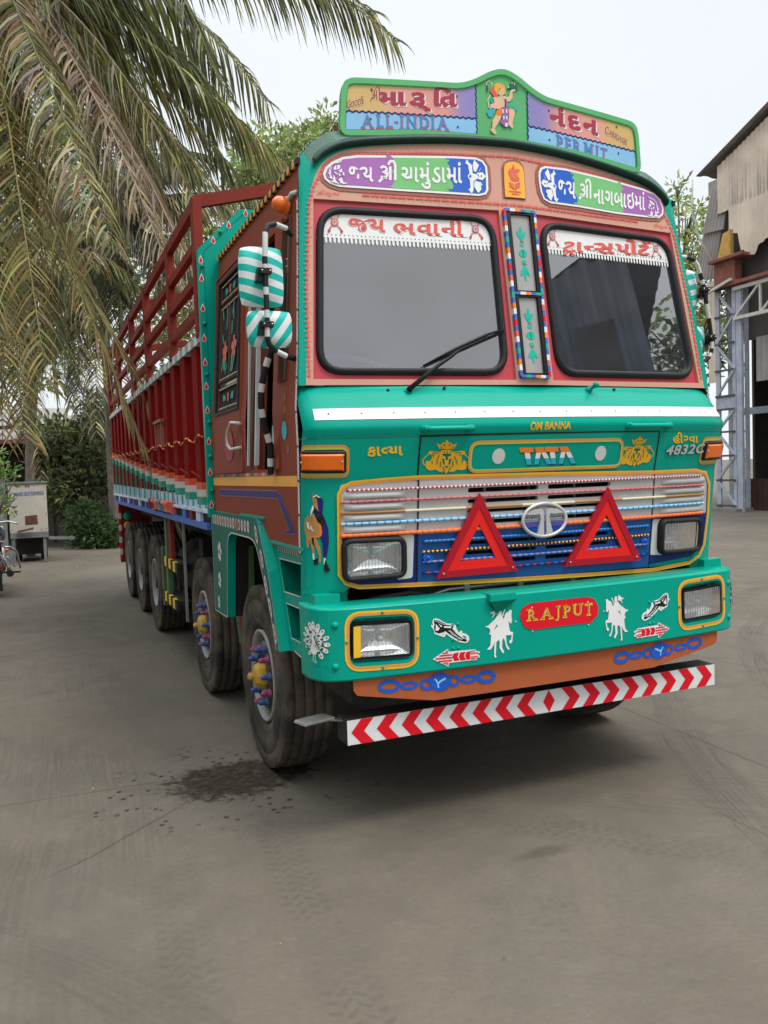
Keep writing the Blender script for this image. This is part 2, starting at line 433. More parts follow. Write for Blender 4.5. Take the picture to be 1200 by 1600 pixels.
def inset(poly, d):
    n = len(poly); c = Vector((sum(p[0] for p in poly)/n, sum(p[1] for p in poly)/n)); o = []
    for i in range(n):
        a, p, b = Vector(poly[i-1]), Vector(poly[i]), Vector(poly[(i+1) % n]); t = (b-a).normalized(); nn = Vector((-t.y, t.x))
        if nn.dot(c-p) < 0: nn = -nn
        o.append(tuple(p+nn*d))
    return o

# ------------------------------------------------------------------ lettering
_TX = {}
def text2d(body, offset=0.0, shear=0.0, spacing=1.0):
    key = (body, offset, shear, spacing)
    if key in _TX: return _TX[key]
    c = bpy.data.curves.new('lettering_source', 'FONT'); c.body = body; c.offset = offset; c.shear = shear; c.resolution_u = 3; c.space_character = spacing
    o = bpy.data.objects.new('lettering_source', c); COL.objects.link(o)
    me = bpy.data.meshes.new_from_object(o.evaluated_get(bpy.context.evaluated_depsgraph_get()))
    vs = [(v.co.x, v.co.y) for v in me.vertices]; fs = [list(p.vertices) for p in me.polygons]
    bpy.data.objects.remove(o); bpy.data.curves.remove(c); bpy.data.meshes.remove(me)
    _TX[key] = (vs, fs); return vs, fs
def crop2d(vf, xmax=None, xmin=None, ymax=None, ymin=None):
    bm = bmesh.new(); bv = [bm.verts.new((p[0], p[1], 0)) for p in vf[0]]
    for f in vf[1]:
        try: bm.faces.new([bv[i] for i in f])
        except ValueError: pass
    for val, ax, sg in ((xmax, 0, 1), (xmin, 0, -1), (ymax, 1, 1), (ymin, 1, -1)):
        if val is None: continue
        co = [0, 0, 0]; co[ax] = val; no = [0, 0, 0]; no[ax] = sg
        bmesh.ops.bisect_plane(bm, geom=bm.verts[:]+bm.edges[:]+bm.faces[:], plane_co=co, plane_no=no, clear_outer=True)
    bm.verts.index_update(); V = [(v.co.x, v.co.y) for v in bm.verts]; F = [[v.index for v in f.verts] for f in bm.faces]
    bm.free(); return V, F
def move2d(vf, dx, dy=0, sx=1, sy=1): return [(x*sx+dx, y*sy+dy) for x, y in vf[0]], vf[1]
def join2d(parts):
    V, F = [], []
    for v, f in parts:
        b = len(V); V += v; F += [[i+b for i in q] for q in f]
    return V, F
def bbox(vf):
    xs = [p[0] for p in vf[0]]; ys = [p[1] for p in vf[0]]; return min(xs), max(xs), min(ys), max(ys)
def seq2d(tokens, gap=.03, offset=0.0):
    """lay out tokens one after another: plain strings, or ready 2-D shapes"""
    x = 0; P = []
    for t in tokens:
        vf = text2d(t, offset) if isinstance(t, str) else t
        a, b, c, d = bbox(vf); P.append(move2d(vf, x-a)); x += b-a+gap
    return join2d(P)
def shri(off=0.0):
    """the conjunct 'shri': hook, tail stroke, stem and long-i"""
    w = .075+2*off
    hook = stroke2d([(.10, .50), (.20, .58), (.34, .56), (.40, .46), (.34, .36), (.20, .33), (.34, .30), (.42, .20), (.34, .08), (.20, .06), (.12, .14)], w)
    slash = stroke2d([(.02, -.12), (.16, .02), (.34, .14)], w)
    stem = stroke2d([(.56, -.01), (.56, .60)], w*1.1)
    link = stroke2d([(.40, .30), (.56, .30)], w)
    ii = stroke2d([(.80, -.01), (.80, .60), (.78, .74), (.70, .84), (.58, .84), (.50, .76), (.48, .66)], w*1.05)
    return join2d([hook, slash, stem, link, ii])
def half(ch, off=0.0, keep=.62):
    vf = text2d(ch, off); a, b, c, d = bbox(vf); return crop2d(vf, xmax=a+(b-a)*keep)
SERIF = {'R': ((.10, 0), (.10, 1), (.93, 0)), 'A': ((.06, 0), (.94, 0)), 'J': ((.78, 1),), 'P': ((.10, 0), (.10, 1)), 'U': ((.10, 1), (.90, 1)), 'T': ((.5, 0),), 'L': ((.12, 1), (.12, 0)),
         'I': ((.5, 0), (.5, 1)), 'N': ((.10, 0), (.10, 1), (.90, 1), (.90, 0)), 'D': ((.10, 0), (.10, 1)), 'E': ((.10, 0), (.10, 1)), 'M': ((.07, 0), (.07, 1), (.93, 1), (.93, 0))}
def slab(word, off=0.0, w=.15, h=.05, gap=.12):
    """capitals with painted slab serifs"""
    P = []
    for ch in word:
        if ch == '-': P.append(stroke2d([(0, .33), (.26, .33)], .08)); continue
        vf = text2d(ch, off); a, b, c, d = bbox(vf); parts = [vf]
        for fx, fy in SERIF.get(ch, ()):
            x = lerp(a, b, fx); y = lerp(c, d, fy); parts.append(fill2d([[(x-w-off, y-h*.5-off), (x+w+off, y-h*.5-off), (x+w*.6+off, y+h*.9+off), (x-w*.6-off, y+h*.9+off)]] if fy == 0 else [[(x-w*.6-off, y-h*.9-off), (x+w*.6+off, y-h*.9-off), (x+w+off, y+h*.5+off), (x-w-off, y+h*.5+off)]]))
        P.append(join2d(parts))
    return seq2d(P, gap)
def densify(poly, step=.03):
    o = []
    for i in range(len(poly)):
        a, b = poly[i], poly[(i+1) % len(poly)]; k = max(1, math.ceil(math.hypot(b[0]-a[0], b[1]-a[1])/step))
        o += [(lerp(a[0], b[0], t/k), lerp(a[1], b[1], t/k)) for t in range(k)]
    return o
def under_ra(ch, off=0.0):
    vf = text2d(ch, off); a, b, c, d = bbox(vf); m = (a+b)/2
    return join2d([vf, stroke2d([(m-.20, -.20), (m-.02, -.02), (m+.16, -.20)], .06+2*off)])
def reph(ch, off=0.0):
    vf = text2d(ch, off); a, b, c, d = bbox(vf); m = b-.10
    return join2d([vf, stroke2d([(m-.16, .84), (m-.10, .72), (m, .70), (m+.08, .78), (m+.10, .88)], .065+2*off)])
def ru(off=0.0):
    vf = text2d('૩', off); a, b, c, d = bbox(vf)
    return join2d([vf, stroke2d([(b-.20, -.01), (b-.02, -.10), (b+.12, -.22), (b+.20, -.20)], .08+2*off)])
def quadmap(vf, q, bb=None):
    """q: four corners TL, TR, BR, BL on the surface"""
    a, b, c, d = bb or bbox(vf); TL, TR, BR, BL = q; o = []
    for x, y in vf[0]:
        u = (x-a)/(b-a); v = (y-c)/(d-c)
        o.append(tuple((BL[k]*(1-u)+BR[k]*u)*(1-v)+(TL[k]*(1-u)+TR[k]*u)*v for k in (0, 1)))
    return o, vf[1]
def lettering(mb, F, q, make, m, off=.003, outline=None, ow=.045, bold=.0, shift=None, sgn=1):
    """make(offset) -> 2-D shape; the plain shape's bbox is fitted to the quad"""
    base = make(bold); bb = bbox(base)
    if shift:
        (dx, dz), sm = shift
        put(mb, F, quadmap(move2d(base, dx, dz), q, bb), sm, off, sgn); off += .0005
    if outline:
        put(mb, F, quadmap(make(bold+ow), q, bb), outline, off, sgn); off += .0006
    put(mb, F, quadmap(base, q, bb), m, off, sgn)
# ---- truck surfaces: (s, z) -> point.  s runs along the plan curve, metres
def _plan(fy, xs, cx, cy, ex, ey, yend):
    P = [(xs*i/24, fy(xs*i/24)) for i in range(25)]
    x0, y0 = P[-1]
    for i in range(1, 11):
        t = i/10
        P.append(((1-t)**2*x0+2*t*(1-t)*cx+t*t*ex, (1-t)**2*y0+2*t*(1-t)*cy+t*t*ey))
    P.append((ex, yend))
    S = [0.0]
    for a, b in zip(P, P[1:]):
        S.append(S[-1]+math.hypot(b[0]-a[0], b[1]-a[1]))
    return P, S
def _at(PS, s):
    P, S = PS
    a = abs(s); sg = 1 if s >= 0 else -1
    i = 0
    while i < len(S)-2 and S[i+1] < a: i += 1
    t = (a-S[i])/(S[i+1]-S[i])
    x = P[i][0]+t*(P[i+1][0]-P[i][0]); y = P[i][1]+t*(P[i+1][1]-P[i][1])
    return sg*x, y
CABP = _plan(lambda x: .07*x*x, 1.07, 1.2, .0995, 1.2, .17, .34)
BUMP = _plan(lambda x: -.112+.045*x*x, 1.05, 1.215, -.047, 1.215, .10, .27)
def cbase(z):
    if z >= 1.85: return -.075
    if z >= 1.65: return -.025-.05*(z-1.65)/.2
    return -.025+.055*(1.65-z)/.48
def SFL(s, z):
    x, y = _at(CABP, s); return (x, y+cbase(z), z)
def SBU(s, z):
    x, y = _at(BUMP, s); return (x, y, z)
def SAP(s, z): return (s, -.075+.03*s*s, z)
def SFU(s, z): return (s, .062+.087*math.sqrt(s*s+.0025)+.155*(z-2.145), z)
def SVI(s, z): return (s, .285+.05*s*s, z)
def sidex(z): return 1.2-.09*max(0.0, z-2.0)
def SSL(s, z): return (-sidex(z), s, z)
def SCL(s, z): return (-1.22, s, z)
def SHB(s, z): return (s, 2.2, z)
def SFN(s, z): return (-1.215, s, z)
# painted motifs and lettering areas, (s, z) on their surface, metres
DEC = {
 'lion': [
  ('P', 'gold', [(-0.6023, 1.8197), (-0.5865, 1.7915), (-0.5131, 1.7898), (-0.5014, 1.8174), (-0.5193, 1.8075), (-0.5305, 1.8181), (-0.5443, 1.8215), (-0.5473, 1.8298), (-0.5586, 1.83), (-0.5601, 1.8218), (-0.5733, 1.819), (-0.5814, 1.8089)]),
  ('P', 'gold', [(-0.6495, 1.7189), (-0.6465, 1.7364), (-0.6267, 1.7389), (-0.6188, 1.7511), (-0.6234, 1.7657), (-0.6369, 1.7681), (-0.6399, 1.7785), (-0.6304, 1.7834), (-0.5808, 1.777), (-0.5725, 1.785), (-0.5504, 1.7886), (-0.5274, 1.7839), (-0.5163, 1.7753), (-0.4701, 1.7814), (-0.4555, 1.7738), (-0.4568, 1.7634), (-0.4728, 1.7617), (-0.4721, 1.7428), (-0.4633, 1.7353), (-0.4468, 1.7316), (-0.4414, 1.7125), (-0.4433, 1.6957), (-0.4659, 1.6901), (-0.4894, 1.695), (-0.5045, 1.685), (-0.5227, 1.6835), (-0.5325, 1.6901), (-0.5425, 1.6757), (-0.5552, 1.6909), (-0.5659, 1.6839), (-0.5822, 1.6896), (-0.5987, 1.6985), (-0.6229, 1.6931), (-0.6415, 1.702)]),
  ('S', 'gold', [(-0.6369, 1.7681), (-0.6525, 1.7562), (-0.6636, 1.7431), (-0.6601, 1.7275), (-0.6495, 1.7189)], 0.0045),
  ('S', 'gold', [(-0.4568, 1.7634), (-0.4417, 1.7504), (-0.4322, 1.7365), (-0.4318, 1.7207), (-0.4414, 1.7125)], 0.0046),
  ('P', 'dgreen', [(-0.5699, 1.7684), (-0.5487, 1.7699), (-0.5258, 1.7672), (-0.5274, 1.759), (-0.5418, 1.7562), (-0.5403, 1.7395), (-0.5505, 1.7398), (-0.552, 1.7565), (-0.5658, 1.76)]),
  ('P', 'dgreen', [(-0.5704, 1.7477), (-0.5589, 1.7453), (-0.5523, 1.7222), (-0.5575, 1.7171), (-0.5631, 1.7287)]),
  ('P', 'dgreen', [(-0.5218, 1.7463), (-0.5331, 1.7445), (-0.5355, 1.7217), (-0.5294, 1.7162), (-0.5258, 1.7276)]),
  ('P', 'dgreen', [(-0.5549, 1.7128), (-0.5322, 1.7121), (-0.5426, 1.702)]),
  ('S', 'dgreen', [(-0.5842, 1.7646), (-0.5935, 1.7421), (-0.5928, 1.7213)], 0.0041),
  ('S', 'dgreen', [(-0.5749, 1.7353), (-0.5759, 1.7083)], 0.0041),
  ('S', 'dgreen', [(-0.5149, 1.7357), (-0.5124, 1.7084)], 0.0042),
  ('S', 'dgreen', [(-0.51, 1.7564), (-0.4955, 1.7351), (-0.4916, 1.7182)], 0.0042),
  ('S', 'dgreen', [(-0.5659, 1.71), (-0.5507, 1.6907)], 0.0037),
  ('S', 'dgreen', [(-0.5227, 1.7087), (-0.5326, 1.6912)], 0.0038),
  ('S', 'dgreen', [(-0.6181, 1.7697), (-0.6104, 1.7571)], 0.0050),
  ('S', 'dgreen', [(-0.4778, 1.766), (-0.4839, 1.7578)], 0.0050),
  ('S', 'dgreen', [(-0.6187, 1.7759), (-0.5872, 1.773)], 0.0033),
  ('S', 'dgreen', [(-0.4763, 1.7743), (-0.508, 1.7709)], 0.0033),
  ('S', 'dgreen', [(-0.5477, 1.7844), (-0.5466, 1.7719)], 0.0033),
  ('S', 'dgreen', [(-0.5611, 1.7827), (-0.5624, 1.7723)], 0.0034),
  ('S', 'dgreen', [(-0.5317, 1.7819), (-0.5285, 1.7715)], 0.0033),
  ('S', 'dgreen', [(-0.62, 1.7387), (-0.6178, 1.7262)], 0.0042),
  ('S', 'dgreen', [(-0.4682, 1.7385), (-0.4691, 1.7239)], 0.0042),
  ('S', 'dgreen', [(-0.5807, 1.8017), (-0.5778, 1.7944)], 0.0049),
  ('S', 'dgreen', [(-0.565, 1.8137), (-0.5642, 1.8054)], 0.0062),
  ('S', 'dgreen', [(-0.5391, 1.8131), (-0.5383, 1.8048)], 0.0062),
  ('S', 'dgreen', [(-0.52, 1.8024), (-0.5203, 1.7941)], 0.0050),
 ],
 'rider': [
  ('P', 'white', [(-0.3837, 1.0194), (-0.3655, 1.0294), (-0.3491, 1.0422), (-0.342, 1.0138), (-0.359, 1.0109), (-0.3735, 0.9952), (-0.3659, 1.016)]),
  ('P', 'white', [(-0.3393, 1.035), (-0.3263, 1.0356), (-0.3226, 1.0227), (-0.3235, 1.0067), (-0.3193, 1), (-0.3127, 0.985), (-0.305, 1.0067), (-0.2966, 1.0158), (-0.2864, 1.0185), (-0.277, 1.0284), (-0.269, 1.024), (-0.2711, 0.9981), (-0.2694, 0.9727), (-0.2738, 0.9614), (-0.2819, 0.9649), (-0.2886, 0.9763), (-0.2836, 0.9398), (-0.28, 0.9232), (-0.2668, 0.9218), (-0.2646, 0.9144), (-0.2702, 0.8752), (-0.2786, 0.8661), (-0.2866, 0.8724), (-0.2842, 0.883), (-0.2761, 0.8839), (-0.2723, 0.9079), (-0.2896, 0.907), (-0.3028, 0.9093), (-0.3008, 0.873), (-0.2952, 0.8561), (-0.2863, 0.8461), (-0.2876, 0.8381), (-0.2967, 0.8409), (-0.3033, 0.8552), (-0.3106, 0.8849), (-0.3143, 0.8961), (-0.3226, 0.8879), (-0.3256, 0.854), (-0.3142, 0.8311), (-0.3224, 0.8239), (-0.3387, 0.8518), (-0.3368, 0.884), (-0.3456, 0.8903), (-0.355, 0.8787), (-0.3597, 0.82), (-0.355, 0.8122), (-0.3631, 0.8086), (-0.3679, 0.8155), (-0.3651, 0.8762), (-0.3668, 0.8836), (-0.3703, 0.8678), (-0.3858, 0.8497), (-0.4046, 0.8509), (-0.3862, 0.8695), (-0.3808, 0.9191), (-0.3906, 0.921), (-0.3841, 0.9391), (-0.3907, 0.9505), (-0.4112, 0.9605), (-0.3943, 0.9633), (-0.376, 0.9776), (-0.3597, 0.9886), (-0.3473, 1.0035), (-0.339, 1.0117)]),
  ('P', 'green', [(-0.3504, 0.9662), (-0.3447, 0.9567), (-0.3652, 0.9381)]),
  ('S', 'white', [(-0.3182, 1.0008), (-0.3128, 1.0164), (-0.3053, 1.031)], 0.0047),
 ],
 'shoe': [
  ('P', 'white', [(-0.6759, 1.005), (-0.6701, 1.0201), (-0.6596, 1.0221), (-0.6408, 1.0165), (-0.6223, 1.003), (-0.6035, 0.9934), (-0.5738, 0.9896), (-0.5591, 0.9803), (-0.5574, 0.9663), (-0.5452, 0.9454), (-0.5363, 0.9544), (-0.5288, 0.9517), (-0.5281, 0.9417), (-0.5108, 0.937), (-0.496, 0.9246), (-0.4932, 0.9084), (-0.5034, 0.8955), (-0.5187, 0.8941), (-0.5465, 0.9019), (-0.576, 0.9188), (-0.5969, 0.9346), (-0.6093, 0.9457), (-0.6171, 0.9327), (-0.6245, 0.9334), (-0.6661, 0.9512), (-0.6707, 0.9713), (-0.6817, 0.986), (-0.6804, 0.9937), (-0.6721, 0.9929)]),
  ('P', 'black', [(-0.6683, 1.0122), (-0.664, 1.0157), (-0.6452, 1.011), (-0.6224, 0.9981), (-0.6037, 0.9885), (-0.575, 0.9838), (-0.5743, 0.9739), (-0.5475, 0.9377), (-0.5328, 0.9263), (-0.5116, 0.9123), (-0.5054, 0.9037), (-0.5142, 0.8996), (-0.5378, 0.907), (-0.5673, 0.9238), (-0.5966, 0.9445), (-0.611, 0.9577), (-0.6195, 0.9566), (-0.6222, 0.9411), (-0.6638, 0.9589), (-0.6692, 0.9848), (-0.6648, 0.9903)]),
  ('P', 'white', [(-0.6583, 0.9975), (-0.6503, 0.985), (-0.6401, 0.9743), (-0.651, 0.9635), (-0.6614, 0.9665)]),
  ('P', 'white', [(-0.6187, 0.983), (-0.5827, 0.9786), (-0.583, 0.9698), (-0.6189, 0.9752)]),
  ('P', 'white', [(-0.6451, 0.9512), (-0.6217, 0.9548), (-0.6243, 0.9413)]),
  ('P', 'white', [(-0.5787, 0.9684), (-0.5658, 0.9711), (-0.5328, 0.9263), (-0.5137, 0.9135), (-0.5288, 0.918), (-0.5581, 0.9427)]),
  ('P', 'white', [(-0.6478, 0.9966), (-0.6271, 0.9848), (-0.6336, 0.9795)]),
  ('P', 'green', [(-0.5306, 0.9291), (-0.5176, 0.9288), (-0.507, 0.9207), (-0.5137, 0.9145)]),
  ('S', 'white', [(-0.5982, 0.9604), (-0.5878, 0.9535), (-0.5796, 0.9408), (-0.5628, 0.9313), (-0.5459, 0.9217), (-0.529, 0.912)], 0.0027),
  ('S', 'white', [(-0.5896, 0.9615), (-0.5668, 0.9396), (-0.5417, 0.9173)], 0.0019),
  ('S', 'white', [(-0.6641, 1.0128), (-0.6226, 0.9922), (-0.5783, 0.9822)], 0.0020),
 ],
 'arrow': [
  ('P', 'white', [(-0.6794, 0.8359), (-0.603, 0.877), (-0.5992, 0.8628), (-0.5435, 0.8619), (-0.4652, 0.8596), (-0.4589, 0.8509), (-0.4414, 0.847), (-0.4439, 0.8393), (-0.4593, 0.8389), (-0.4431, 0.8292), (-0.4445, 0.8193), (-0.4577, 0.8188), (-0.4602, 0.809), (-0.5104, 0.8106), (-0.5987, 0.8104), (-0.6036, 0.7931)]),
  ('P', 'red', [(-0.575, 0.8524), (-0.5459, 0.8542), (-0.5562, 0.8355), (-0.5449, 0.8164), (-0.5729, 0.8155), (-0.5829, 0.8374)]),
  ('P', 'red', [(-0.5405, 0.8536), (-0.5134, 0.8538), (-0.5227, 0.8368), (-0.5136, 0.8149), (-0.5417, 0.815), (-0.5508, 0.8349)]),
  ('P', 'red', [(-0.5091, 0.8533), (-0.4884, 0.8531), (-0.4923, 0.8345), (-0.4907, 0.8164), (-0.5103, 0.8146), (-0.5184, 0.8354)]),
  ('S', 'red', [(-0.613, 0.8633), (-0.6033, 0.8672)], 0.0067),
  ('S', 'red', [(-0.6312, 0.8583), (-0.6036, 0.858)], 0.0059),
  ('S', 'red', [(-0.6463, 0.8481), (-0.5826, 0.8472)], 0.0067),
  ('S', 'red', [(-0.6657, 0.8364), (-0.583, 0.8344)], 0.0071),
  ('S', 'red', [(-0.6535, 0.8232), (-0.5834, 0.8216)], 0.0066),
  ('S', 'red', [(-0.6285, 0.8117), (-0.603, 0.8118)], 0.0052),
  ('S', 'red', [(-0.6139, 0.8041), (-0.6053, 0.8042)], 0.0047),
  ('S', 'red', [(-0.4895, 0.8522), (-0.4654, 0.8546)], 0.0048),
  ('S', 'red', [(-0.4898, 0.8432), (-0.4526, 0.8432)], 0.0047),
  ('S', 'red', [(-0.4903, 0.8273), (-0.4509, 0.826)], 0.0047),
  ('S', 'red', [(-0.4906, 0.8184), (-0.4643, 0.8175)], 0.0048),
 ],
 'peacock': [
  ('P', 'white', [(-1.234, 0.975), (-1.238, 0.9976), (-1.242, 1.02), (-1.249, 1.0322), (-1.259, 1.0398), (-1.271, 1.0365), (-1.273, 1.0255), (-1.268, 1.0125), (-1.252, 0.9933), (-1.237, 0.9739)]),
  ('P', 'dgreen', [(-1.254, 1.0254), (-1.254, 1.0242), (-1.255, 1.0231), (-1.256, 1.0223), (-1.258, 1.0218), (-1.26, 1.0218), (-1.261, 1.0223), (-1.262, 1.0232), (-1.262, 1.0243), (-1.262, 1.0256), (-1.261, 1.0268), (-1.259, 1.0277), (-1.257, 1.0282), (-1.256, 1.0281), (-1.255, 1.0275), (-1.254, 1.0266)]),
  ('P', 'white', [(-1.227, 0.9764), (-1.225, 0.9999), (-1.224, 1.0233), (-1.226, 1.0366), (-1.232, 1.0459), (-1.241, 1.0441), (-1.246, 1.0332), (-1.246, 1.0192), (-1.238, 0.9975), (-1.23, 0.9758)]),
  ('P', 'dgreen', [(-1.232, 1.0309), (-1.232, 1.0297), (-1.232, 1.0286), (-1.234, 1.0279), (-1.235, 1.0274), (-1.236, 1.0275), (-1.238, 1.028), (-1.238, 1.029), (-1.238, 1.0301), (-1.238, 1.0314), (-1.237, 1.0325), (-1.236, 1.0333), (-1.235, 1.0337), (-1.233, 1.0336), (-1.232, 1.033), (-1.232, 1.0321)]),
  ('P', 'white', [(-1.218, 0.9736), (-1.207, 0.9939), (-1.198, 1.0139), (-1.197, 1.0262), (-1.2, 1.0355), (-1.209, 1.0362), (-1.217, 1.0274), (-1.222, 1.0152), (-1.222, 0.9944), (-1.222, 0.9737)]),
  ('P', 'dgreen', [(-1.204, 1.0231), (-1.204, 1.0215), (-1.205, 1.0201), (-1.206, 1.0191), (-1.207, 1.0187), (-1.209, 1.0189), (-1.21, 1.0198), (-1.211, 1.0211), (-1.211, 1.0226), (-1.21, 1.0243), (-1.21, 1.0257), (-1.208, 1.0267), (-1.207, 1.0271), (-1.206, 1.0268), (-1.205, 1.026), (-1.204, 1.0247)]),
  ('P', 'white', [(-1.209, 0.9666), (-1.194, 0.9792), (-1.18, 0.9918), (-1.175, 1.0011), (-1.175, 1.0096), (-1.182, 1.0136), (-1.191, 1.0095), (-1.199, 1.0014), (-1.206, 0.9849), (-1.213, 0.9679)]),
  ('P', 'dgreen', [(-1.182, 1.0026), (-1.182, 1.001), (-1.183, 0.9996), (-1.184, 0.9987), (-1.185, 0.9983), (-1.186, 0.9986), (-1.187, 0.9995), (-1.188, 1.0008), (-1.188, 1.0024), (-1.188, 1.004), (-1.187, 1.0054), (-1.186, 1.0063), (-1.185, 1.0067), (-1.183, 1.0064), (-1.183, 1.0055), (-1.182, 1.0042)]),
  ('P', 'white', [(-1.203, 0.9573), (-1.185, 0.9608), (-1.168, 0.9641), (-1.16, 0.9693), (-1.155, 0.9762), (-1.158, 0.9834), (-1.167, 0.9846), (-1.176, 0.9819), (-1.19, 0.9714), (-1.205, 0.9599)]),
  ('P', 'dgreen', [(-1.163, 0.9757), (-1.163, 0.9742), (-1.164, 0.9728), (-1.165, 0.9719), (-1.166, 0.9715), (-1.167, 0.9718), (-1.169, 0.9727), (-1.169, 0.974), (-1.169, 0.9756), (-1.169, 0.9772), (-1.168, 0.9786), (-1.167, 0.9795), (-1.166, 0.9798), (-1.165, 0.9796), (-1.164, 0.9787), (-1.163, 0.9773)]),
  ('P', 'white', [(-1.202, 0.9469), (-1.185, 0.9413), (-1.17, 0.9357), (-1.16, 0.936), (-1.152, 0.9394), (-1.151, 0.9473), (-1.157, 0.9527), (-1.166, 0.9554), (-1.183, 0.9532), (-1.202, 0.9499)]),
  ('P', 'dgreen', [(-1.158, 0.9448), (-1.159, 0.9432), (-1.159, 0.9419), (-1.16, 0.941), (-1.161, 0.9407), (-1.163, 0.941), (-1.164, 0.9419), (-1.164, 0.9432), (-1.164, 0.9448), (-1.164, 0.9464), (-1.163, 0.9478), (-1.162, 0.9487), (-1.161, 0.949), (-1.16, 0.9487), (-1.159, 0.9477), (-1.159, 0.9464)]),
  ('P', 'white', [(-1.207, 0.9375), (-1.195, 0.9247), (-1.184, 0.9122), (-1.175, 0.9077), (-1.165, 0.9071), (-1.16, 0.9135), (-1.163, 0.9215), (-1.17, 0.9284), (-1.187, 0.9348), (-1.205, 0.94)]),
  ('P', 'dgreen', [(-1.168, 0.9166), (-1.169, 0.915), (-1.169, 0.9136), (-1.171, 0.9127), (-1.172, 0.9123), (-1.173, 0.9126), (-1.174, 0.9135), (-1.175, 0.9148), (-1.175, 0.9164), (-1.174, 0.918), (-1.174, 0.9194), (-1.173, 0.9203), (-1.171, 0.9207), (-1.17, 0.9204), (-1.169, 0.9195), (-1.169, 0.9182)]),
  ('P', 'white', [(-1.217, 0.9294), (-1.213, 0.9114), (-1.208, 0.8937), (-1.202, 0.8849), (-1.194, 0.8802), (-1.185, 0.8841), (-1.184, 0.8933), (-1.187, 0.9036), (-1.2, 0.9175), (-1.213, 0.9311)]),
  ('P', 'dgreen', [(-1.191, 0.8926), (-1.191, 0.891), (-1.192, 0.8895), (-1.193, 0.8886), (-1.195, 0.8881), (-1.196, 0.8884), (-1.197, 0.8892), (-1.198, 0.8905), (-1.198, 0.8921), (-1.198, 0.8937), (-1.197, 0.8951), (-1.196, 0.8961), (-1.194, 0.8965), (-1.193, 0.8963), (-1.192, 0.8955), (-1.191, 0.8942)]),
  ('P', 'white', [(-1.238, 0.9334), (-1.254, 0.9206), (-1.272, 0.9069), (-1.277, 0.8981), (-1.277, 0.8913), (-1.266, 0.8906), (-1.255, 0.8963), (-1.247, 0.9042), (-1.241, 0.9185), (-1.235, 0.9328)]),
  ('P', 'dgreen', [(-1.258, 0.901), (-1.259, 0.8997), (-1.26, 0.8985), (-1.261, 0.8975), (-1.263, 0.897), (-1.265, 0.8969), (-1.266, 0.8974), (-1.267, 0.8982), (-1.268, 0.8994), (-1.267, 0.9007), (-1.266, 0.9019), (-1.264, 0.9028), (-1.263, 0.9034), (-1.261, 0.9034), (-1.26, 0.903), (-1.258, 0.9021)]),
  ('P', 'white', [(-1.244, 0.9429), (-1.262, 0.9393), (-1.285, 0.9344), (-1.3, 0.9282), (-1.309, 0.9217), (-1.302, 0.9174), (-1.287, 0.9188), (-1.273, 0.9225), (-1.256, 0.9321), (-1.242, 0.941)]),
  ('P', 'dgreen', [(-1.282, 0.9263), (-1.282, 0.9251), (-1.284, 0.9239), (-1.286, 0.9228), (-1.288, 0.9221), (-1.291, 0.9219), (-1.293, 0.9222), (-1.294, 0.923), (-1.294, 0.9241), (-1.294, 0.9255), (-1.292, 0.9268), (-1.29, 0.9278), (-1.288, 0.9285), (-1.285, 0.9287), (-1.283, 0.9284), (-1.282, 0.9275)]),
  ('P', 'white', [(-1.246, 0.9518), (-1.264, 0.9561), (-1.288, 0.9589), (-1.308, 0.9565), (-1.329, 0.9512), (-1.336, 0.9442), (-1.323, 0.9417), (-1.302, 0.9421), (-1.271, 0.9465), (-1.247, 0.9495)]),
  ('P', 'dgreen', [(-1.302, 0.9509), (-1.302, 0.9496), (-1.304, 0.9483), (-1.306, 0.9472), (-1.308, 0.9465), (-1.311, 0.9463), (-1.313, 0.9466), (-1.315, 0.9474), (-1.315, 0.9485), (-1.314, 0.9498), (-1.312, 0.9512), (-1.31, 0.9523), (-1.308, 0.953), (-1.305, 0.9532), (-1.303, 0.9528), (-1.302, 0.952)]),
  ('P', 'white', [(-1.245, 0.9609), (-1.26, 0.9727), (-1.278, 0.9834), (-1.298, 0.9863), (-1.321, 0.9851), (-1.336, 0.9782), (-1.327, 0.9722), (-1.308, 0.9678), (-1.273, 0.9642), (-1.248, 0.959)]),
  ('P', 'dgreen', [(-1.298, 0.9794), (-1.299, 0.978), (-1.301, 0.9768), (-1.303, 0.9757), (-1.305, 0.9751), (-1.308, 0.9749), (-1.31, 0.9752), (-1.311, 0.9761), (-1.311, 0.9772), (-1.311, 0.9785), (-1.309, 0.9798), (-1.307, 0.9808), (-1.305, 0.9815), (-1.302, 0.9817), (-1.3, 0.9813), (-1.299, 0.9805)]),
  ('P', 'white', [(-1.241, 0.9685), (-1.25, 0.9863), (-1.262, 1.0036), (-1.275, 1.0115), (-1.293, 1.015), (-1.308, 1.0097), (-1.305, 1.0008), (-1.292, 0.9917), (-1.265, 0.9798), (-1.244, 0.967)]),
  ('P', 'dgreen', [(-1.279, 1.0045), (-1.279, 1.0032), (-1.28, 1.002), (-1.282, 1.0011), (-1.284, 1.0006), (-1.286, 1.0004), (-1.288, 1.0008), (-1.29, 1.0016), (-1.29, 1.0028), (-1.289, 1.0041), (-1.288, 1.0053), (-1.286, 1.0063), (-1.283, 1.007), (-1.282, 1.007), (-1.28, 1.0065), (-1.279, 1.0056)]),
  ('P', 'white', [(-1.184, 0.9649), (-1.188, 0.9495), (-1.198, 0.9358), (-1.213, 0.926), (-1.232, 0.9208), (-1.254, 0.9208), (-1.278, 0.9258), (-1.298, 0.9356), (-1.305, 0.9501), (-1.295, 0.9674), (-1.274, 0.984), (-1.25, 0.9962), (-1.228, 1.0018), (-1.209, 1.0005), (-1.195, 0.9926), (-1.187, 0.9802)]),
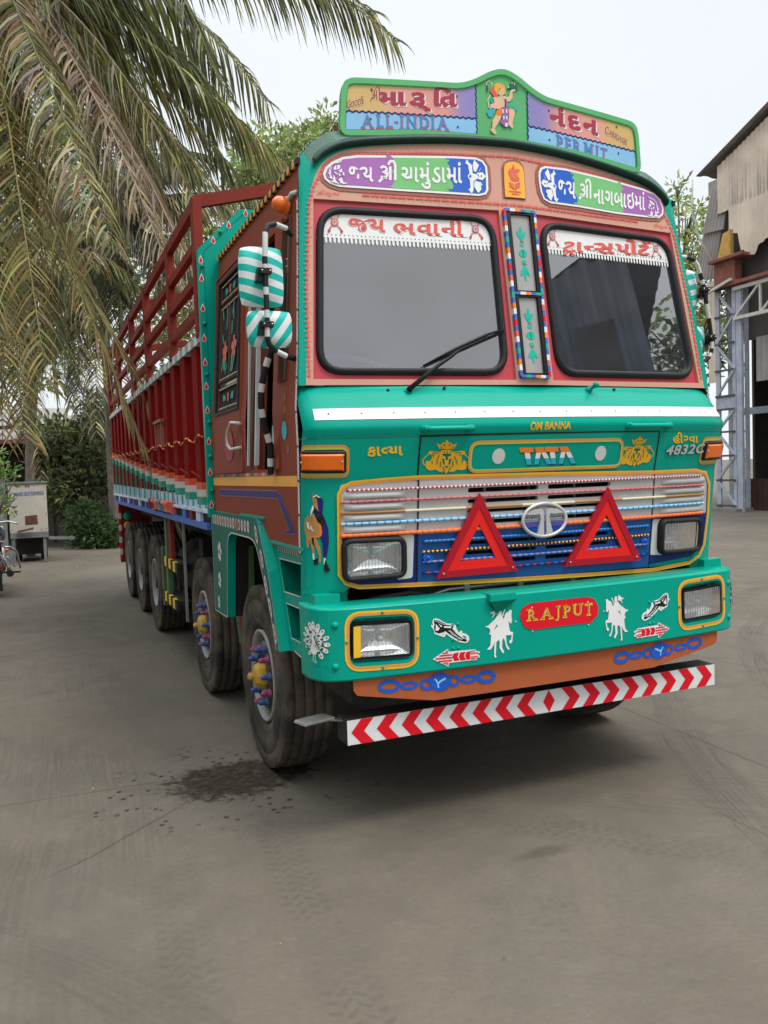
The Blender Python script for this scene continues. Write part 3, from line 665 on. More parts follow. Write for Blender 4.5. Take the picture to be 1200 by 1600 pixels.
  ('S', 'dgreen', [(-1.226, 0.9456), (-1.214, 0.9645), (-1.204, 0.983)], 0.0048),
  ('P', 'dgreen', [(-1.196, 0.9835), (-1.196, 0.9813), (-1.198, 0.9793), (-1.201, 0.9779), (-1.204, 0.9772), (-1.207, 0.9775), (-1.21, 0.9785), (-1.212, 0.9802), (-1.212, 0.9824), (-1.212, 0.9847), (-1.209, 0.9867), (-1.207, 0.9882), (-1.204, 0.9888), (-1.2, 0.9885), (-1.198, 0.9875), (-1.196, 0.9857)]),
  ('P', 'white', [(-1.203, 0.976), (-1.204, 0.9747), (-1.205, 0.9736), (-1.206, 0.9728), (-1.208, 0.9725), (-1.21, 0.9726), (-1.211, 0.9732), (-1.212, 0.9741), (-1.213, 0.9753), (-1.212, 0.9766), (-1.211, 0.9777), (-1.209, 0.9786), (-1.208, 0.9789), (-1.206, 0.9788), (-1.204, 0.9782), (-1.204, 0.9772)]),
  ('S', 'dgreen', [(-1.226, 0.9456), (-1.206, 0.9572), (-1.188, 0.968)], 0.0048),
  ('P', 'dgreen', [(-1.18, 0.9682), (-1.181, 0.966), (-1.183, 0.9641), (-1.185, 0.9628), (-1.188, 0.9622), (-1.191, 0.9625), (-1.194, 0.9635), (-1.195, 0.9653), (-1.196, 0.9675), (-1.195, 0.9697), (-1.193, 0.9717), (-1.191, 0.9731), (-1.187, 0.9738), (-1.185, 0.9734), (-1.182, 0.9723), (-1.181, 0.9704)]),
  ('P', 'white', [(-1.19, 0.964), (-1.191, 0.9627), (-1.192, 0.9616), (-1.193, 0.9608), (-1.195, 0.9605), (-1.197, 0.9606), (-1.198, 0.9612), (-1.199, 0.9622), (-1.199, 0.9634), (-1.199, 0.9647), (-1.198, 0.9658), (-1.196, 0.9666), (-1.195, 0.9669), (-1.193, 0.9668), (-1.192, 0.9662), (-1.191, 0.9652)]),
  ('S', 'dgreen', [(-1.226, 0.9456), (-1.204, 0.9461), (-1.185, 0.9457)], 0.0048),
  ('P', 'dgreen', [(-1.178, 0.9459), (-1.178, 0.9437), (-1.18, 0.9418), (-1.183, 0.9404), (-1.185, 0.9399), (-1.188, 0.9402), (-1.191, 0.9413), (-1.193, 0.943), (-1.193, 0.9452), (-1.192, 0.9475), (-1.19, 0.9495), (-1.188, 0.9509), (-1.185, 0.9515), (-1.182, 0.9511), (-1.18, 0.9499), (-1.178, 0.9481)]),
  ('P', 'white', [(-1.188, 0.9462), (-1.189, 0.9449), (-1.19, 0.9438), (-1.191, 0.943), (-1.193, 0.9427), (-1.195, 0.9428), (-1.196, 0.9434), (-1.197, 0.9444), (-1.197, 0.9456), (-1.197, 0.9468), (-1.196, 0.9479), (-1.194, 0.9487), (-1.193, 0.9491), (-1.191, 0.949), (-1.19, 0.9484), (-1.188, 0.9474)]),
  ('S', 'dgreen', [(-1.226, 0.9456), (-1.207, 0.9355), (-1.19, 0.9246)], 0.0048),
  ('P', 'dgreen', [(-1.182, 0.925), (-1.183, 0.9227), (-1.184, 0.9208), (-1.187, 0.9195), (-1.19, 0.9188), (-1.193, 0.919), (-1.196, 0.9201), (-1.197, 0.9219), (-1.198, 0.924), (-1.197, 0.9263), (-1.195, 0.9283), (-1.192, 0.9297), (-1.189, 0.9304), (-1.186, 0.9302), (-1.184, 0.929), (-1.182, 0.9272)]),
  ('P', 'white', [(-1.192, 0.9293), (-1.192, 0.928), (-1.193, 0.9269), (-1.195, 0.9261), (-1.197, 0.9257), (-1.198, 0.9259), (-1.2, 0.9265), (-1.201, 0.9274), (-1.201, 0.9286), (-1.2, 0.9299), (-1.2, 0.931), (-1.198, 0.9318), (-1.196, 0.9322), (-1.195, 0.932), (-1.193, 0.9314), (-1.192, 0.9305)]),
  ('S', 'dgreen', [(-1.226, 0.9456), (-1.247, 0.9381), (-1.274, 0.9293)], 0.0048),
  ('P', 'dgreen', [(-1.259, 0.9317), (-1.26, 0.9292), (-1.264, 0.9268), (-1.269, 0.9247), (-1.274, 0.9233), (-1.28, 0.9228), (-1.286, 0.9232), (-1.29, 0.9244), (-1.291, 0.9264), (-1.289, 0.9289), (-1.285, 0.9317), (-1.279, 0.9338), (-1.274, 0.9352), (-1.268, 0.9357), (-1.263, 0.9352), (-1.26, 0.9338)]),
  ('P', 'white', [(-1.255, 0.9342), (-1.255, 0.9329), (-1.257, 0.9317), (-1.259, 0.9306), (-1.262, 0.9298), (-1.266, 0.9296), (-1.268, 0.9298), (-1.27, 0.9306), (-1.27, 0.9318), (-1.27, 0.9331), (-1.268, 0.9345), (-1.265, 0.9356), (-1.262, 0.9364), (-1.259, 0.9366), (-1.256, 0.9363), (-1.255, 0.9354)]),
  ('S', 'dgreen', [(-1.226, 0.9456), (-1.248, 0.9486), (-1.276, 0.9501)], 0.0048),
  ('P', 'dgreen', [(-1.261, 0.9525), (-1.262, 0.95), (-1.265, 0.9476), (-1.27, 0.9456), (-1.276, 0.9442), (-1.282, 0.9438), (-1.288, 0.944), (-1.292, 0.9452), (-1.293, 0.9472), (-1.292, 0.9498), (-1.287, 0.9525), (-1.281, 0.9547), (-1.275, 0.9561), (-1.27, 0.9565), (-1.265, 0.956), (-1.262, 0.9546)]),
  ('P', 'white', [(-1.256, 0.951), (-1.256, 0.9496), (-1.258, 0.9483), (-1.261, 0.9472), (-1.264, 0.9465), (-1.267, 0.9462), (-1.27, 0.9465), (-1.271, 0.9473), (-1.272, 0.9485), (-1.271, 0.9498), (-1.269, 0.9512), (-1.266, 0.9523), (-1.263, 0.953), (-1.26, 0.9533), (-1.258, 0.953), (-1.256, 0.9521)]),
  ('S', 'dgreen', [(-1.226, 0.9456), (-1.246, 0.9593), (-1.27, 0.9721)], 0.0048),
  ('P', 'dgreen', [(-1.256, 0.9743), (-1.257, 0.9719), (-1.26, 0.9695), (-1.265, 0.9675), (-1.271, 0.9661), (-1.277, 0.9657), (-1.282, 0.9663), (-1.285, 0.9676), (-1.286, 0.9696), (-1.285, 0.9722), (-1.281, 0.9746), (-1.276, 0.9767), (-1.27, 0.978), (-1.264, 0.9784), (-1.26, 0.9778), (-1.257, 0.9764)]),
  ('P', 'white', [(-1.253, 0.9682), (-1.253, 0.9669), (-1.255, 0.9657), (-1.257, 0.9647), (-1.26, 0.964), (-1.263, 0.9637), (-1.265, 0.964), (-1.267, 0.9648), (-1.268, 0.966), (-1.267, 0.9674), (-1.265, 0.9687), (-1.262, 0.9698), (-1.259, 0.9705), (-1.256, 0.9707), (-1.254, 0.9703), (-1.253, 0.9694)]),
  ('S', 'dgreen', [(-1.226, 0.9456), (-1.236, 0.9711), (-1.248, 0.9963)], 0.0048),
  ('P', 'dgreen', [(-1.236, 0.9977), (-1.237, 0.9954), (-1.24, 0.9931), (-1.244, 0.9914), (-1.248, 0.9904), (-1.252, 0.9903), (-1.256, 0.9911), (-1.259, 0.9926), (-1.26, 0.9947), (-1.259, 0.9971), (-1.256, 0.9994), (-1.252, 1.0012), (-1.247, 1.0021), (-1.243, 1.0022), (-1.239, 1.0014), (-1.237, 0.9998)]),
  ('P', 'white', [(-1.237, 0.987), (-1.237, 0.9857), (-1.239, 0.9845), (-1.241, 0.9835), (-1.243, 0.9829), (-1.246, 0.9829), (-1.248, 0.9833), (-1.249, 0.9842), (-1.25, 0.9854), (-1.249, 0.9867), (-1.248, 0.9879), (-1.245, 0.9889), (-1.243, 0.9894), (-1.24, 0.9895), (-1.238, 0.9891), (-1.237, 0.9882)]),
  ('S', 'dgreen', [(-1.226, 0.9456), (-1.214, 0.9275), (-1.203, 0.9092)], 0.0048),
  ('P', 'dgreen', [(-1.195, 0.9098), (-1.196, 0.9075), (-1.198, 0.9055), (-1.2, 0.9041), (-1.204, 0.9034), (-1.207, 0.9036), (-1.209, 0.9047), (-1.211, 0.9064), (-1.212, 0.9085), (-1.211, 0.9108), (-1.209, 0.9129), (-1.206, 0.9143), (-1.203, 0.915), (-1.2, 0.9148), (-1.197, 0.9137), (-1.196, 0.912)]),
  ('P', 'white', [(-1.203, 0.9169), (-1.203, 0.9157), (-1.204, 0.9146), (-1.206, 0.9138), (-1.208, 0.9134), (-1.209, 0.9135), (-1.211, 0.9141), (-1.212, 0.915), (-1.212, 0.9162), (-1.212, 0.9175), (-1.211, 0.9186), (-1.209, 0.9195), (-1.207, 0.9198), (-1.206, 0.9197), (-1.204, 0.9191), (-1.203, 0.9181)]),
  ('P', 'white', [(-1.238, 0.983), (-1.233, 0.9997), (-1.221, 0.9992), (-1.218, 0.9883), (-1.229, 0.9824), (-1.225, 0.9618), (-1.214, 0.9405), (-1.209, 0.9152), (-1.22, 0.8963), (-1.238, 0.899), (-1.249, 0.9169), (-1.244, 0.9387), (-1.236, 0.9574)]),
  ('P', 'dgreen', [(-1.228, 0.9809), (-1.215, 0.9822), (-1.223, 0.962)]),
  ('S', 'white', [(-1.233, 0.8965), (-1.234, 0.872), (-1.245, 0.8737)], 0.0026),
  ('S', 'white', [(-1.221, 0.8978), (-1.222, 0.8688), (-1.213, 0.8649)], 0.0026),
  ('S', 'white', [(-1.237, 0.8684), (-1.222, 0.8655), (-1.221, 0.8591)], 0.0023),
  ('S', 'dgreen', [(-1.234, 1.0109), (-1.219, 1.0042), (-1.214, 0.9902)], 0.0033),
 ],
 'horse': [
  ('P', 'navy', [(-1.15, 1.5945), (-1.127, 1.5849), (-1.122, 1.5683), (-1.127, 1.5179), (-1.112, 1.4817), (-1.1, 1.4455), (-1.097, 1.3839), (-1.107, 1.3149), (-1.123, 1.3157), (-1.128, 1.3853), (-1.138, 1.4113), (-1.128, 1.4365), (-1.13, 1.4748), (-1.153, 1.4985), (-1.163, 1.5343), (-1.145, 1.5236)]),
  ('P', 'black', [(-1.165, 1.6025), (-1.155, 1.6047), (-1.143, 1.5867), (-1.148, 1.5565), (-1.144, 1.5235), (-1.125, 1.5127), (-1.112, 1.4766), (-1.128, 1.4569), (-1.15, 1.4806), (-1.165, 1.5166), (-1.178, 1.4941), (-1.18, 1.503), (-1.163, 1.5393), (-1.168, 1.5774)]),
  ('P', 'tan', [(-1.21, 1.479), (-1.204, 1.4994), (-1.189, 1.5095), (-1.181, 1.4992), (-1.168, 1.5243), (-1.15, 1.4832), (-1.138, 1.4496), (-1.133, 1.4162), (-1.166, 1.4122), (-1.163, 1.3352), (-1.171, 1.3379), (-1.184, 1.3997), (-1.187, 1.3664), (-1.198, 1.3586), (-1.201, 1.4125), (-1.211, 1.4483)]),
  ('P', 'tan', [(-1.172, 1.5989), (-1.165, 1.6188), (-1.165, 1.6025), (-1.168, 1.59), (-1.151, 1.5857), (-1.148, 1.5565), (-1.144, 1.5261), (-1.153, 1.539), (-1.165, 1.552), (-1.17, 1.58)]),
  ('P', 'tan', [(-1.166, 1.4148), (-1.153, 1.4042), (-1.135, 1.3523), (-1.134, 1.2981), (-1.144, 1.2959), (-1.142, 1.3242), (-1.148, 1.345), (-1.163, 1.384)]),
  ('P', 'orange', [(-1.153, 1.4832), (-1.133, 1.4648), (-1.128, 1.4314), (-1.133, 1.4137), (-1.153, 1.4093), (-1.171, 1.4149), (-1.148, 1.4245), (-1.138, 1.4471)]),
  ('P', 'black', [(-1.176, 1.4099), (-1.166, 1.4096), (-1.163, 1.3712), (-1.171, 1.3816)]),
  ('P', 'white', [(-1.17, 1.5572), (-1.163, 1.5444), (-1.173, 1.5219), (-1.18, 1.5017), (-1.178, 1.5296)]),
  ('P', 'white', [(-1.171, 1.3379), (-1.163, 1.3352), (-1.162, 1.3068), (-1.169, 1.3095)]),
  ('P', 'white', [(-1.121, 1.3144), (-1.113, 1.3139), (-1.113, 1.2816), (-1.121, 1.2847)]),
  ('P', 'white', [(-1.17, 1.5926), (-1.155, 1.6047), (-1.135, 1.5889), (-1.145, 1.5905), (-1.153, 1.5971), (-1.163, 1.5911)]),
  ('S', 'white', [(-1.192, 1.479), (-1.191, 1.4586), (-1.183, 1.4483)], 0.0066),
  ('S', 'white', [(-1.18, 1.4636), (-1.173, 1.4456), (-1.166, 1.4403)], 0.0046),
  ('P', 'black', [(-1.167, 1.3069), (-1.145, 1.3166), (-1.148, 1.2831), (-1.163, 1.2836)]),
  ('P', 'black', [(-1.113, 1.31), (-1.105, 1.2838), (-1.092, 1.2572), (-1.102, 1.2474), (-1.118, 1.2534), (-1.12, 1.2768)]),
 ],
 'chain': [
  ('C', 'blue', [(-0.833, 0.7279), (-0.8348, 0.7209), (-0.8411, 0.7147), (-0.8512, 0.71), (-0.8641, 0.7071), (-0.8786, 0.7064), (-0.8931, 0.7079), (-0.9064, 0.7114), (-0.917, 0.7166), (-0.9241, 0.7231), (-0.9268, 0.7301), (-0.925, 0.737), (-0.9189, 0.7431), (-0.9089, 0.7479), (-0.8961, 0.7508), (-0.8817, 0.7516), (-0.8671, 0.7502), (-0.8537, 0.7466), (-0.8429, 0.7414), (-0.8358, 0.7349)], 0.0174),
  ('C', 'blue', [(-0.7446, 0.7199), (-0.7462, 0.7158), (-0.7514, 0.7122), (-0.7596, 0.7094), (-0.7702, 0.7078), (-0.7819, 0.7074), (-0.7937, 0.7084), (-0.8044, 0.7106), (-0.813, 0.7138), (-0.8187, 0.7177), (-0.8208, 0.7219), (-0.8192, 0.726), (-0.8141, 0.7296), (-0.806, 0.7324), (-0.7955, 0.734), (-0.7838, 0.7344), (-0.772, 0.7334), (-0.7612, 0.7312), (-0.7525, 0.728), (-0.7468, 0.7241)], 0.0134),
  ('C', 'blue', [(-0.6641, 0.7146), (-0.6652, 0.7081), (-0.6691, 0.7024), (-0.6755, 0.698), (-0.6838, 0.6953), (-0.6932, 0.6945), (-0.7027, 0.6958), (-0.7113, 0.699), (-0.7184, 0.7038), (-0.7231, 0.7098), (-0.7251, 0.7163), (-0.7241, 0.7227), (-0.7202, 0.7284), (-0.7138, 0.7328), (-0.7056, 0.7355), (-0.6962, 0.7363), (-0.6867, 0.735), (-0.678, 0.7319), (-0.6709, 0.727), (-0.6661, 0.7211)], 0.0146),
  ('C', 'blue', [(-0.5362, 0.7158), (-0.537, 0.7093), (-0.5402, 0.7035), (-0.5455, 0.699), (-0.5524, 0.6962), (-0.5603, 0.6954), (-0.5683, 0.6967), (-0.5756, 0.6999), (-0.5816, 0.7048), (-0.5857, 0.7108), (-0.5874, 0.7173), (-0.5867, 0.7238), (-0.5835, 0.7296), (-0.5782, 0.7341), (-0.5713, 0.7369), (-0.5635, 0.7377), (-0.5555, 0.7365), (-0.5481, 0.7333), (-0.5421, 0.7284), (-0.538, 0.7224)], 0.0147),
  ('C', 'blue', [(-0.4461, 0.7149), (-0.4476, 0.7107), (-0.4527, 0.707), (-0.4609, 0.7042), (-0.4712, 0.7025), (-0.4828, 0.7022), (-0.4945, 0.7033), (-0.5051, 0.7055), (-0.5136, 0.7089), (-0.5192, 0.7129), (-0.5214, 0.7172), (-0.5199, 0.7214), (-0.5149, 0.7251), (-0.5068, 0.7279), (-0.4965, 0.7296), (-0.485, 0.7299), (-0.4733, 0.7289), (-0.4626, 0.7266), (-0.454, 0.7233), (-0.4483, 0.7192)], 0.0138),
  ('C', 'blue', [(-0.3501, 0.7132), (-0.3516, 0.7062), (-0.3572, 0.7001), (-0.3663, 0.6954), (-0.3779, 0.6926), (-0.391, 0.692), (-0.4042, 0.6935), (-0.4163, 0.6971), (-0.426, 0.7024), (-0.4325, 0.7088), (-0.4351, 0.7159), (-0.4336, 0.7227), (-0.4281, 0.7288), (-0.4192, 0.7335), (-0.4076, 0.7364), (-0.3946, 0.7371), (-0.3814, 0.7356), (-0.3692, 0.732), (-0.3593, 0.7267), (-0.3528, 0.7202)], 0.0182),
  ('P', 'blue', [(-0.581, 0.7183), (-0.5826, 0.7067), (-0.589, 0.6963), (-0.5996, 0.6883), (-0.6134, 0.6833), (-0.6289, 0.6819), (-0.6446, 0.6843), (-0.6591, 0.6901), (-0.6708, 0.6988), (-0.6787, 0.7095), (-0.682, 0.7212), (-0.6804, 0.7328), (-0.6741, 0.7431), (-0.6636, 0.7511), (-0.65, 0.7561), (-0.6345, 0.7576), (-0.6188, 0.7553), (-0.6043, 0.7496), (-0.5924, 0.7409), (-0.5843, 0.7302)]),
  ('C', 'blue', [(-0.573, 0.7181), (-0.5749, 0.7051), (-0.5824, 0.6936), (-0.5947, 0.6847), (-0.6107, 0.6792), (-0.6286, 0.6777), (-0.6468, 0.6804), (-0.6634, 0.6868), (-0.6769, 0.6965), (-0.686, 0.7084), (-0.6897, 0.7214), (-0.6879, 0.7342), (-0.6805, 0.7457), (-0.6684, 0.7546), (-0.6527, 0.7602), (-0.6349, 0.7618), (-0.6167, 0.7593), (-0.5999, 0.7529), (-0.5861, 0.7432), (-0.5769, 0.7313)], 0.0042),
  ('S', 'ltblue', [(-0.6576, 0.737), (-0.6442, 0.7171), (-0.6405, 0.6931)], 0.0073),
  ('S', 'ltblue', [(-0.6443, 0.7145), (-0.6242, 0.7252), (-0.6041, 0.7332)], 0.0093),
 ],
 'figure': [
  ('S', 'cream', [(-0.0699, 3.618), (-0.0705, 3.6397), (-0.0854, 3.6507), (-0.1022, 3.6375), (-0.0991, 3.614)], 0.0044),
  ('S', 'cream', [(-0.0799, 3.5818), (-0.0959, 3.5536), (-0.0919, 3.5214), (-0.077, 3.5102)], 0.0053),
  ('P', 'dgrey', [(-0.1025, 3.6266), (-0.0937, 3.6256), (-0.0905, 3.6087), (-0.1, 3.5857), (-0.1031, 3.607)]),
  ('P', 'cyan', [(-0.083, 3.564), (-0.058, 3.5476), (-0.076, 3.5409)]),
  ('P', 'cyan', [(-0.1077, 3.4977), (-0.0487, 3.5182), (-0.0782, 3.4707), (-0.0934, 3.4711)]),
  ('P', 'cyan', [(0.0451, 3.5414), (0.0767, 3.5434), (0.0731, 3.5142)]),
  ('P', 'skin', [(-0.0392, 3.5785), (-0.0056, 3.5852), (0.0175, 3.5774), (0.0135, 3.5285), (-0.0307, 3.5183), (-0.0564, 3.515), (-0.0844, 3.518), (-0.0814, 3.5336), (-0.0581, 3.5454), (-0.0675, 3.5704)]),
  ('P', 'skin', [(0.0098, 3.5807), (0.0282, 3.5876), (0.0342, 3.6148), (0.0476, 3.6255), (0.0687, 3.6328), (0.0631, 3.6188), (0.0498, 3.6126), (0.0476, 3.5814), (0.03, 3.5615), (0.0144, 3.5616)]),
  ('P', 'coral', [(-0.0844, 3.6008), (-0.0736, 3.6197), (-0.0584, 3.6196), (-0.0387, 3.5961), (-0.0367, 3.5745), (-0.0623, 3.5754)]),
  ('P', 'amber', [(-0.0554, 3.6353), (-0.0423, 3.6458), (-0.0141, 3.6454), (0.0061, 3.6285), (0.0076, 3.5936), (-0.0026, 3.5966), (-0.0045, 3.6204), (-0.0251, 3.6198), (-0.0358, 3.6052), (-0.0415, 3.5869), (-0.0587, 3.6086)]),
  ('P', 'skin', [(-0.0305, 3.6103), (-0.0095, 3.6263), (0.0006, 3.6189), (-0.0028, 3.5922), (-0.016, 3.5805), (-0.0313, 3.5861), (-0.0374, 3.594)]),
  ('S', 'dgrey', [(-0.0256, 3.6022), (-0.0218, 3.6027)], 0.0031),
  ('S', 'dgrey', [(-0.0101, 3.6065), (-0.0062, 3.607)], 0.0031),
  ('S', 'coral', [(-0.0196, 3.5899), (-0.0105, 3.5922)], 0.0026),
  ('P', 'dgreen', [(0.0543, 3.6771), (0.0895, 3.6203), (0.0634, 3.6299), (0.0137, 3.6229)]),
  ('P', 'cream', [(0.0246, 3.642), (0.0308, 3.6319), (0.019, 3.6281)]),
  ('P', 'cream', [(0.0461, 3.6649), (0.0511, 3.6546), (0.0419, 3.6533)]),
  ('P', 'cream', [(0.0617, 3.6627), (0.0653, 3.65), (0.0561, 3.6487)]),
  ('P', 'orange', [(-0.041, 3.517), (-0.0178, 3.52), (-0.0163, 3.4851), (-0.0574, 3.4821)]),
  ('P', 'skin', [(-0.0549, 3.4824), (-0.0189, 3.4826), (-0.0352, 3.4542), (-0.062, 3.4159), (-0.0525, 3.3929), (-0.0552, 3.386), (-0.073, 3.3905), (-0.0878, 3.4063), (-0.0773, 3.4162), (-0.0736, 3.4539)]),
  ('P', 'skin', [(0.0238, 3.5254), (0.0551, 3.5251), (0.06, 3.5125), (0.0426, 3.4573), (0.0472, 3.4335), (0.0391, 3.4281), (0.0136, 3.447), (0.0223, 3.4768)]),
  ('P', 'orange', [(0.0134, 3.5262), (0.0264, 3.5257), (0.0204, 3.4985)]),
  ('P', 'purple', [(-0.0202, 3.5263), (0.0187, 3.5313), (0.0185, 3.4366), (-0.005, 3.4315), (-0.0327, 3.4523), (-0.0141, 3.4722)]),
  ('P', 'white', [(-0.018, 3.5156), (-0.0097, 3.5167), (-0.0081, 3.4993), (-0.0159, 3.4972)]),
  ('P', 'white', [(0.0041, 3.5184), (0.0132, 3.5196), (0.0127, 3.502), (0.0054, 3.501)]),
  ('P', 'white', [(-0.0138, 3.4832), (-0.0047, 3.4843), (-0.0039, 3.4669), (-0.0117, 3.4659)]),
  ('P', 'white', [(0.0044, 3.4855), (0.0135, 3.4867), (0.013, 3.469), (0.006, 3.4681)]),
  ('P', 'white', [(-0.0019, 3.4495), (0.0125, 3.4513), (0.0119, 3.4314), (-0.0024, 3.4318)]),
  ('P', 'cyan', [(0.0141, 3.5505), (0.0349, 3.5511), (0.0319, 3.5353), (0.0189, 3.5358)]),
  ('S', 'navy', [(0.0019, 3.5753), (0.0066, 3.5583), (0.0031, 3.5293)], 0.0075),
  ('S', 'white', [(-0.0005, 3.5815), (0.0044, 3.5712)], 0.0075),
 ],
 'lotus': [
  ('P', 'white', [(-0.2513, 3.2222), (-0.263, 3.1998), (-0.249, 3.192), (-0.2462, 3.1494), (-0.259, 3.1342), (-0.2483, 3.1136), (-0.2489, 3.0745), (-0.2609, 3.0665), (-0.2464, 3.0463), (-0.2355, 3.0612), (-0.228, 3.1116), (-0.2059, 3.1257), (-0.1971, 3.1371), (-0.2073, 3.147), (-0.2293, 3.1507), (-0.2283, 3.1937), (-0.2455, 3.2066)]),
  ('P', 'white', [(-0.2138, 3.2235), (-0.2249, 3.1904), (-0.2224, 3.162), (-0.2096, 3.1594), (-0.1905, 3.1967), (-0.2023, 3.2083)]),
  ('P', 'white', [(-0.2102, 3.154), (-0.1758, 3.1602), (-0.1592, 3.14), (-0.1804, 3.1187), (-0.2061, 3.1239), (-0.1931, 3.1392)]),
  ('P', 'white', [(-0.2222, 3.1138), (-0.2294, 3.0829), (-0.2105, 3.0505), (-0.1913, 3.0714), (-0.193, 3.107)]),
  ('P', 'white', [(-0.1945, 3.1605), (-0.1822, 3.1866), (-0.188, 3.1682)]),
  ('P', 'white', [(-0.1922, 3.1142), (-0.1832, 3.0934), (-0.1912, 3.0893)]),
  ('P', 'blue', [(-0.2374, 3.1351), (-0.2382, 3.1326), (-0.2398, 3.1304), (-0.2422, 3.1288), (-0.2448, 3.1281), (-0.2474, 3.1284), (-0.2494, 3.1297), (-0.2506, 3.1317), (-0.2509, 3.1341), (-0.2501, 3.1366), (-0.2484, 3.1388), (-0.246, 3.1404), (-0.2434, 3.1411), (-0.2409, 3.1408), (-0.2388, 3.1395), (-0.2376, 3.1375)]),
  ('P', 'blue', [(-0.18, 3.1395), (-0.1805, 3.1375), (-0.1815, 3.1358), (-0.1828, 3.1346), (-0.1843, 3.1341), (-0.1857, 3.1344), (-0.1868, 3.1354), (-0.1875, 3.137), (-0.1875, 3.1389), (-0.187, 3.1408), (-0.186, 3.1425), (-0.1847, 3.1437), (-0.1832, 3.1442), (-0.1818, 3.144), (-0.1807, 3.1429), (-0.18, 3.1414)]),
 ],
 'emblem': [
  ('P', 'coral', [(-0.027, 3.1885), (0.035, 3.1954), (0.0288, 3.18), (0.0161, 3.1785), (0.0274, 3.1362), (0.0014, 3.126), (-0.0221, 3.131), (-0.0332, 3.1698)]),
  ('P', 'coral', [(-0.0349, 3.1226), (-0.0082, 3.1142), (-0.0081, 3.0816), (-0.034, 3.0974)]),
  ('P', 'coral', [(0.0307, 3.1293), (-0.002, 3.1148), (-0.0061, 3.0818), (0.0227, 3.0993)]),
  ('P', 'coral', [(-0.0404, 3.076), (0.0282, 3.077), (0.0276, 3.0719), (-0.041, 3.0709)]),
  ('P', 'coral', [(-0.0261, 3.0645), (0.0163, 3.0649), (0.0156, 3.0597), (-0.0268, 3.059)]),
  ('P', 'coral', [(-0.0123, 3.1954), (0.0061, 3.1974), (-0.0004, 3.2167)]),
  ('S', 'amber', [(-0.0177, 3.1677), (-0.0082, 3.1468), (0.0073, 3.1412)], 0.0037),
  ('S', 'amber', [(0.011, 3.1706), (0.005, 3.1554), (0.0166, 3.1495)], 0.0036),
  ('S', 'amber', [(-0.0243, 3.1127), (-0.0077, 3.0853)], 0.0029),
 ],
 'archplate': [
  ('P', 'amber', [(-0.0637, 3.0429), (-0.0608, 3.1169), (-0.0534, 3.1971), (-0.0434, 3.2161), (-0.0224, 3.2271), (0.0063, 3.232), (0.0328, 3.228), (0.0537, 3.2087), (0.059, 3.1838), (0.0515, 3.0444)]),
 ],
 'archrim': [
  ('P', 'rust', [(-0.0726, 3.0386), (-0.0686, 3.1163), (-0.0627, 3.1999), (-0.0502, 3.2245), (-0.0249, 3.2396), (0.0081, 3.2461), (0.0412, 3.2437), (0.0638, 3.221), (0.066, 3.1884), (0.0574, 3.0408)]),
 ],
 'bud': [
  ('P', 'white', [(-0.9382, 3.1227), (-0.9243, 3.1394), (-0.925, 3.1143), (-0.9375, 3.1134)]),
  ('P', 'white', [(-0.9182, 3.1383), (-0.9041, 3.1394), (-0.9088, 3.1218), (-0.9235, 3.1144)]),
  ('P', 'white', [(-0.9161, 3.1103), (-0.8979, 3.1227), (-0.898, 3.1039), (-0.9074, 3.1032)]),
  ('P', 'white', [(-0.9168, 3.1024), (-0.9055, 3.0892), (-0.9154, 3.0838)]),
  ('P', 'white', [(-0.9384, 3.1039), (-0.929, 3.1046), (-0.9196, 3.0882), (-0.9314, 3.0951)]),
  ('P', 'white', [(-0.9603, 3.1178), (-0.9532, 3.1106), (-0.9553, 3.087), (-0.9448, 3.066), (-0.9673, 3.0737), (-0.9577, 3.0775), (-0.9666, 3.0986), (-0.9612, 3.0991)]),
  ('P', 'white', [(-0.9429, 3.088), (-0.9349, 3.073), (-0.9346, 3.059), (-0.9185, 3.0492), (-0.9064, 3.0454), (-0.9309, 3.0483), (-0.9642, 3.0568), (-0.9454, 3.0597)]),
  ('P', 'white', [(-0.9198, 3.0694), (-0.9034, 3.0784), (-0.8963, 3.0539), (-0.8729, 3.0541), (-0.897, 3.0461), (-0.9121, 3.0512)]),
  ('S', 'white', [(-0.9514, 3.1138), (-0.9513, 3.1326), (-0.9346, 3.1464), (-0.9125, 3.1497), (-0.8961, 3.1589)], 0.0040),
  ('S', 'white', [(-0.8933, 3.1042), (-0.8931, 3.0886)], 0.0079),
 ],
 'plateL': [
  ('P', 'white', [(-0.9909, 3.0925), (-0.977, 3.1237), (-0.9446, 3.1527), (-0.8894, 3.1814), (-0.8121, 3.1969), (-0.5931, 3.2135), (-0.3171, 3.2332), (-0.2005, 3.2365), (-0.1642, 3.2234), (-0.1449, 3.1929), (-0.1462, 3.1367), (-0.1518, 3.0723), (-0.167, 3.0489), (-0.2059, 3.0383), (-0.338, 3.038), (-0.6108, 3.0348), (-0.8272, 3.0342), (-0.9178, 3.0339), (-0.9615, 3.0459), (-0.9857, 3.0666)]),
 ],
 'plateR': [
  ('P', 'white', [(0.1538, 3.1968), (0.1696, 3.2229), (0.2004, 3.2375), (0.335, 3.2424), (0.5947, 3.2286), (0.8672, 3.2028), (0.9507, 3.1876), (0.9938, 3.156), (1.01, 3.1061), (0.9986, 3.0678), (0.9658, 3.0457), (0.8977, 3.0397), (0.6553, 3.0349), (0.3915, 3.0411), (0.2062, 3.0399), (0.1673, 3.0557), (0.1522, 3.0946), (0.1489, 3.1485)]),
 ],
 'pill': [
  ('P', 'red', [(-0.2261, 0.9909), (-0.2162, 1.0286), (-0.1692, 1.0485), (0.0012, 1.0496), (0.1549, 1.0504), (0.203, 1.0339), (0.2228, 0.9918), (0.2169, 0.9521), (0.1758, 0.9211), (-0.0022, 0.9226), (-0.1617, 0.9195), (-0.2055, 0.9405)]),
 ],
}
